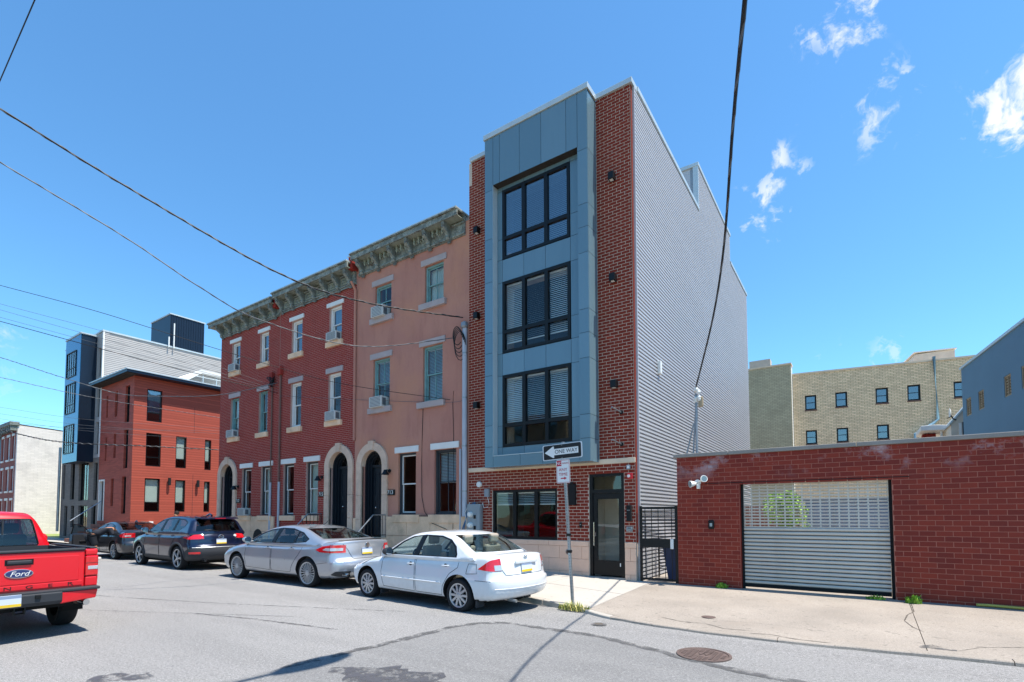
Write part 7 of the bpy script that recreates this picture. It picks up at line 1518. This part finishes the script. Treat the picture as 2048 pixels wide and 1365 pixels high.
for s in (-1, 1):
    for x in (2.15,): tp('seat_back', B().prism([(2.35, .8), (2.55, .8), (2.68, 1.32), (2.52, 1.32)], 'y', s * .36 - .23, s * .36 + .23), 'seatdark', bevel=.04); tp('headrest', B().box(2.56, 2.66, s * .36 - .12, s * .36 + .12, 1.34, 1.5), 'seatdark', bevel=.03)
    # flank of the bed with wheel opening
    fl = slab_mesh(chaikin([(3.06, .44), (3.06, 1.10), (3.10, 1.155), (4.80, 1.155), (4.86, 1.10), (4.88, .62), (4.80, .44)], 1), .035, .02, lambda x, y, z: (x, y + .02 * (1 - ((z - .8) / .4) ** 2), z), dx=.2, dz=.12)
    fl = boolean(fl, B().tube([(3.92, -1, .38), (3.92, 1, .38)], .44, 36).mesh('w'), 'DIFFERENCE'); o = part('bed_side', fl, 'paintred', T); o.matrix_basis = Matrix.Translation((0, s * .845, 0)) @ Matrix.Diagonal((1, s, 1, 1))
    tp('bed_rail', B().box(3.06, 4.84, s * .80, s * .885, 1.152, 1.178), 'plasticdark', bevel=.008); tp('bed_liner', B().box(3.08, 4.83, s * .76, s * .785, .68, 1.15), 'plasticdark'); tp('wheel_box', B().box(3.5, 4.35, s * .55, s * .76, .66, .86), 'plasticdark', bevel=.03)
    tp('wheel_arch_lip', B().tube([(3.92 + .455 * math.cos(a), s * .895, .38 + .455 * math.sin(a)) for a in [k * math.pi / 16 for k in range(17)]], .018, 6), 'paintred', True)
    # tall tail lamp at the corner of the bed
    yl0, yl1 = s * .735, s * .893
    tl = tp('tail_lamp', B().box(4.76, 4.902, yl0, yl1, .775, 1.06), 'lampred', bevel=.018); tp('reverse_lamp', B().box(4.80, 4.9065, s * .762, s * .888, .865, .918), 'lampclear', bevel=.008); tp('lamp_seam', B().box(4.80, 4.905, s * .742, s * .89, .958, .962), 'seam')
    tp('corner_panel', B().box(4.70, 4.895, yl0, s * .888, .63, .773), 'paintred', bevel=.02); tp('corner_panel', B().box(4.70, 4.893, yl0, s * .885, 1.063, 1.15), 'paintred', bevel=.02)
    for ax in (.86, 3.92): wheel(T, ax, s * .86, .37, .24, s, 5, 'wheelsilver', 'wide', .62)
    tp('bumper_cap', B().add([(4.92, s * .42, .45), (5.03, s * .42, .45), (5.0, s * .84, .48), (4.80, s * .88, .50), (4.92, s * .36, .60), (5.04, s * .36, .60), (5.01, s * .86, .60), (4.80, s * .90, .60)], [(0, 3, 2, 1), (4, 5, 6, 7), (0, 1, 5, 4), (1, 2, 6, 5), (2, 3, 7, 6), (3, 0, 4, 7)]), 'paintred', bevel=.012)
tp('bed_floor', B().box(3.06, 4.82, -.78, .78, .62, .67), 'plasticdark'); tp('bed_front', B().box(3.06, 3.10, -.80, .80, .62, 1.15), 'plasticdark')
tg = tp('tailgate', B().box(4.82, 4.885, -.728, .728, .63, 1.135), 'paintred', bevel=.014); tp('tailgate_pressing', B().box(4.880, 4.892, -.66, .66, .735, 1.075), 'paintred', bevel=.010); tp('tailgate_step', B().box(4.885, 4.898, -.70, .70, .66, .725), 'paintred', bevel=.006)
tp('tailgate_cap', B().box(4.80, 4.90, -.735, .735, 1.136, 1.172), 'plasticdark', bevel=.012); tp('tailgate_gap', B().box(4.80, 4.83, -.73, .73, .605, .628), 'seam')
tp('tailgate_handle', B().box(4.890, 4.918, -.13, .13, .995, 1.045), 'plasticdark', bevel=.014); tp('handle_recess', B().box(4.886, 4.8935, -.15, .15, .98, 1.06), 'black', bevel=.012)
# oval badge
def oval(rx_, rz_, n=36): return [(rx_ * math.cos(2 * math.pi * i / n), rz_ * math.sin(2 * math.pi * i / n)) for i in range(n)]
o = tp('badge', B().prism([(y, .875 + z) for y, z in oval(.150, .058)], 'x', 4.890, 4.902), 'chrome', bevel=.004); tp('badge_field', B().prism([(y, .875 + z) for y, z in oval(.139, .049)], 'x', 4.902, 4.9055), 'badgeblue')
def tail_text(body, size, mt, y, z, x=4.9005, sx=1.0, shear=0):
    q = text('lettering', body, size, mt, T, Matrix.Identity(4), .0015, sx, shear); q.matrix_parent_inverse = Matrix.Identity(4)
    q.matrix_basis = Matrix.Translation((x, y, z)) @ Matrix.Rotation(R(90), 4, 'Z') @ Matrix.Rotation(R(90), 4, 'X'); return q
tail_text('Ford', .09, 'whiteplastic', 0, .872, 4.9065, 1.15, .35)
for i, ch in enumerate('RANGER'): tail_text(ch, .062, 'blackmatte', -.56 + i * .224, .692, 4.8995, 1.9)
# bumper, plate, hitch, exhaust
tp('bumper', B().prism([(4.90, .47), (5.02, .45), (5.05, .50), (5.05, .605), (5.0, .63), (4.90, .63)], 'y', -.44, .44), 'plasticdark', bevel=.012); tp('bumper_step', B().box(4.86, 5.04, -.88, .88, .602, .64), 'plasticdark', bevel=.010)
pl = tp('number_plate', B().box(5.052, 5.058, -.30, .00, .475, .625), 'platewhite', bevel=.004)
for za, zc, mt in ((.585, .622, 'plateblue'), (.478, .512, 'plateyellow')): tp('plate_band', B().box(5.0582, 5.0592, -.298, -.002, za, zc), mt)
tp('plate_lamp', B().box(5.045, 5.07, .14, .20, .55, .60), 'black', bevel=.006)
b = B(); frame_ring(b, -.06, .06, .36, .46, .012, 4.9, 5.0); bb = B(); bb.v = [(y, x, z) for x, y, z in b.v]; bb.f = b.f; tp('tow_hitch', bb, 'black')
tp('frame_rail', B().box(.5, 4.9, -.42, -.32, .42, .54), 'wheeldark'); tp('frame_rail', B().box(.5, 4.9, .32, .42, .42, .54), 'wheeldark'); tp('rear_axle', B().tube([(3.92, -.6, .38), (3.92, .6, .38)], .06, 10), 'wheeldark', True); tp('underbody', B().box(.6, 2.9, -.7, .7, .33, .44), 'wheeldark')
tp('cross_member', B().box(4.84, 4.92, -.6, .6, .40, .47), 'wheeldark'); tp('exhaust_pipe', B().tube([(4.3, .66, .42), (4.75, .68, .43), (4.95, .72, .43)], .035, 10), 'castiron', True); tp('exhaust_tip', B().tube([(4.80, .70, .432), (5.0, .73, .43)], .042, 14), 'chrome', True)
for s in (-1, 1): tp('mud_flap', B().box(4.38, 4.40, s * .62, s * .87, .26, .60), 'wheeldark'); b = B()
for s in (-1, 1): lpart(B().lathe([(0, -.1), (.07, -.08), (.09, 0), (.07, .06), (0, .07)], (1.75, s * 1.0, 1.22), 'x', 14), 'mirror', 'paintred', T, True)

# ------------------------------------------------------------------ people
m['skin'] = mat('skin', '#b98363', .6, var=.06); m['shirtdark'] = mat('dark jacket', '#23262e', .85, var=.15, vs=8); m['shorts'] = mat('dark shorts', '#14181f', .9, var=.1); m['hair'] = mat('dark hair', '#231a15', .7); m['shoe'] = mat('white trainers', '#c9c9c6', .6)
def skin_body(name, joints, edges, mt, parent, levels=2, root=0):
    me = bpy.data.meshes.new(name); me.from_pydata([j[0] for j in joints], edges, []); o = bpy.data.objects.new(name, me); col.objects.link(o)
    sk = o.modifiers.new('skin', 'SKIN'); sk.use_smooth_shade = True
    if not me.skin_vertices: 
        bm = bmesh.new(); bm.from_mesh(me); bm.verts.layers.skin.verify(); bm.to_mesh(me); bm.free()
    for i, j in enumerate(joints):
        sv = me.skin_vertices[0].data[i]; r = j[1]; sv.radius = r if isinstance(r, tuple) else (r, r); sv.use_root = (i == root)
    sb = o.modifiers.new('sub', 'SUBSURF'); sb.levels = levels; sb.render_levels = levels
    dg = bpy.context.evaluated_depsgraph_get(); dg.update(); res = bpy.data.meshes.new_from_object(o.evaluated_get(dg)); bpy.data.objects.remove(o)
    q = bpy.data.objects.new(name, res); col.objects.link(q); finish(q, mt, parent)
    for p in res.polygons: p.use_smooth = True
    return q
def mirror_j(js): return js
px_, py_, g_ = -23.95, 7.02, -.005      # leaning into the open door, back bent, seen from behind
pl_ = thing('person', 'person in dark jacket and shorts bending into the open car door', 'person', (px_, py_, g_))
J_ = [((px_, py_, g_ + .90), (.15, .13)), ((px_ - .02, py_ + .22, g_ + 1.05), (.15, .12)), ((px_ - .04, py_ + .50, g_ + 1.16), (.16, .12)), ((px_ - .05, py_ + .60, g_ + 1.17), .065), ((px_ - .06, py_ + .70, g_ + 1.08), (.08, .09)), ((px_ - .06, py_ + .80, g_ + 1.02), .07),
      ((px_ - .11, py_ - .02, g_ + .84), .10), ((px_ - .16, py_ - .04, g_ + .48), .062), ((px_ - .20, py_ - .16, g_ + .10), .042), ((px_ - .22, py_ - .02, g_ + .045), (.045, .03)),
      ((px_ + .11, py_ - .02, g_ + .84), .10), ((px_ + .16, py_ + .06, g_ + .48), .062), ((px_ + .26, py_ - .06, g_ + .10), .042), ((px_ + .28, py_ + .10, g_ + .045), (.045, .03)),
      ((px_ - .22, py_ + .50, g_ + 1.13), .055), ((px_ - .28, py_ + .62, g_ + .90), .042), ((px_ - .20, py_ + .80, g_ + .75), .033), ((px_ + .16, py_ + .50, g_ + 1.13), .055), ((px_ + .22, py_ + .60, g_ + .88), .042), ((px_ + .14, py_ + .78, g_ + .74), .033)]
E_ = [(0, 1), (1, 2), (2, 3), (3, 4), (4, 5), (0, 6), (6, 7), (7, 8), (8, 9), (0, 10), (10, 11), (11, 12), (12, 13), (2, 14), (14, 15), (15, 16), (2, 17), (17, 18), (18, 19)]
bd = skin_body('body', [(p, (tuple(q * .72 for q in r) if isinstance(r, tuple) else r * .8) if i in (0, 1, 2, 14, 15, 17, 18, 6, 10) else r) for i, (p, r) in enumerate(J_)], E_, 'skin', pl_)
def clothe(name, idx, mt, grow, sub=None):
    js = [(J_[i][0], tuple(r + grow for r in (J_[i][1] if isinstance(J_[i][1], tuple) else (J_[i][1], J_[i][1])))) for i in idx]; mp = {i: k for k, i in enumerate(idx)}
    return skin_body(name, js, [(mp[a], mp[c]) for a, c in E_ if a in mp and c in mp], mt, pl_)
clothe('jacket', [0, 1, 2, 14, 15, 16, 17, 18, 19][:6] + [17, 18], 'shirtdark', .03); clothe('shorts', [0, 6, 7, 10, 11], 'shorts', .03)
for i in (9, 13): q = Vector(J_[i][0]); B().lathe([(0, -.04), (.05, -.03), (.055, .02), (.04, .06), (0, .07)], q, 'z', 10).obj('shoe', 'shoe', pl_, smooth=True, M=Matrix.Translation(q) @ Matrix.Diagonal((1, 2.2, .8, 1)) @ Matrix.Translation(-q))
B().lathe([(0, .12), (.08, .10), (.115, .02), (.11, -.05), (0, -.055)], (px_ - .06, py_ + .74, g_ + 1.09), 'z', 14).obj('hair', 'hair', pl_, smooth=True)
# standing on the pavement behind the crossover, only the head shows over its roof
hx_, hy_ = -22.95, 9.45; gh = zside(hx_, hy_); p2 = thing('person', 'person standing on the pavement behind the blue crossover, head above its roof', 'person', (hx_, hy_, gh)); z = lambda a: gh + a * 1.0 - .0
J2 = [((hx_, hy_, z(.93)), (.15, .11)), ((hx_, hy_, z(1.15)), (.14, .10)), ((hx_, hy_, z(1.38)), (.16, .10)), ((hx_, hy_, z(1.47)), .055), ((hx_, hy_, z(1.58)), (.08, .09)), ((hx_, hy_, z(1.66)), .07), ((hx_ - .1, hy_, z(.86)), .09), ((hx_ - .1, hy_, z(.48)), .06), ((hx_ - .1, hy_ + .02, z(.09)), .042), ((hx_ - .1, hy_ - .12, z(.05)), .04), ((hx_ + .1, hy_, z(.86)), .09), ((hx_ + .1, hy_, z(.48)), .06), ((hx_ + .1, hy_ + .02, z(.09)), .042), ((hx_ + .1, hy_ - .12, z(.05)), .04),
      ((hx_ - .2, hy_, z(1.36)), .055), ((hx_ - .26, hy_, z(1.08)), .042), ((hx_ - .27, hy_ - .05, z(.84)), .032), ((hx_ + .2, hy_, z(1.36)), .055), ((hx_ + .26, hy_, z(1.08)), .042), ((hx_ + .27, hy_ - .05, z(.84)), .032)]
skin_body('body', J2, E_, 'skin', p2); J_ = J2; pl_ = p2; clothe('shirt', [0, 1, 2, 14, 15, 17, 18], 'shirtdark', .02); clothe('trousers', [0, 6, 7, 8, 10, 11, 12], 'shorts', .025)
B().lathe([(0, .10), (.075, .07), (.095, .01), (.09, -.03), (0, -.035)], (hx_, hy_ + .02, z(1.66)), 'z', 14).obj('hair', 'hair', p2, smooth=True)
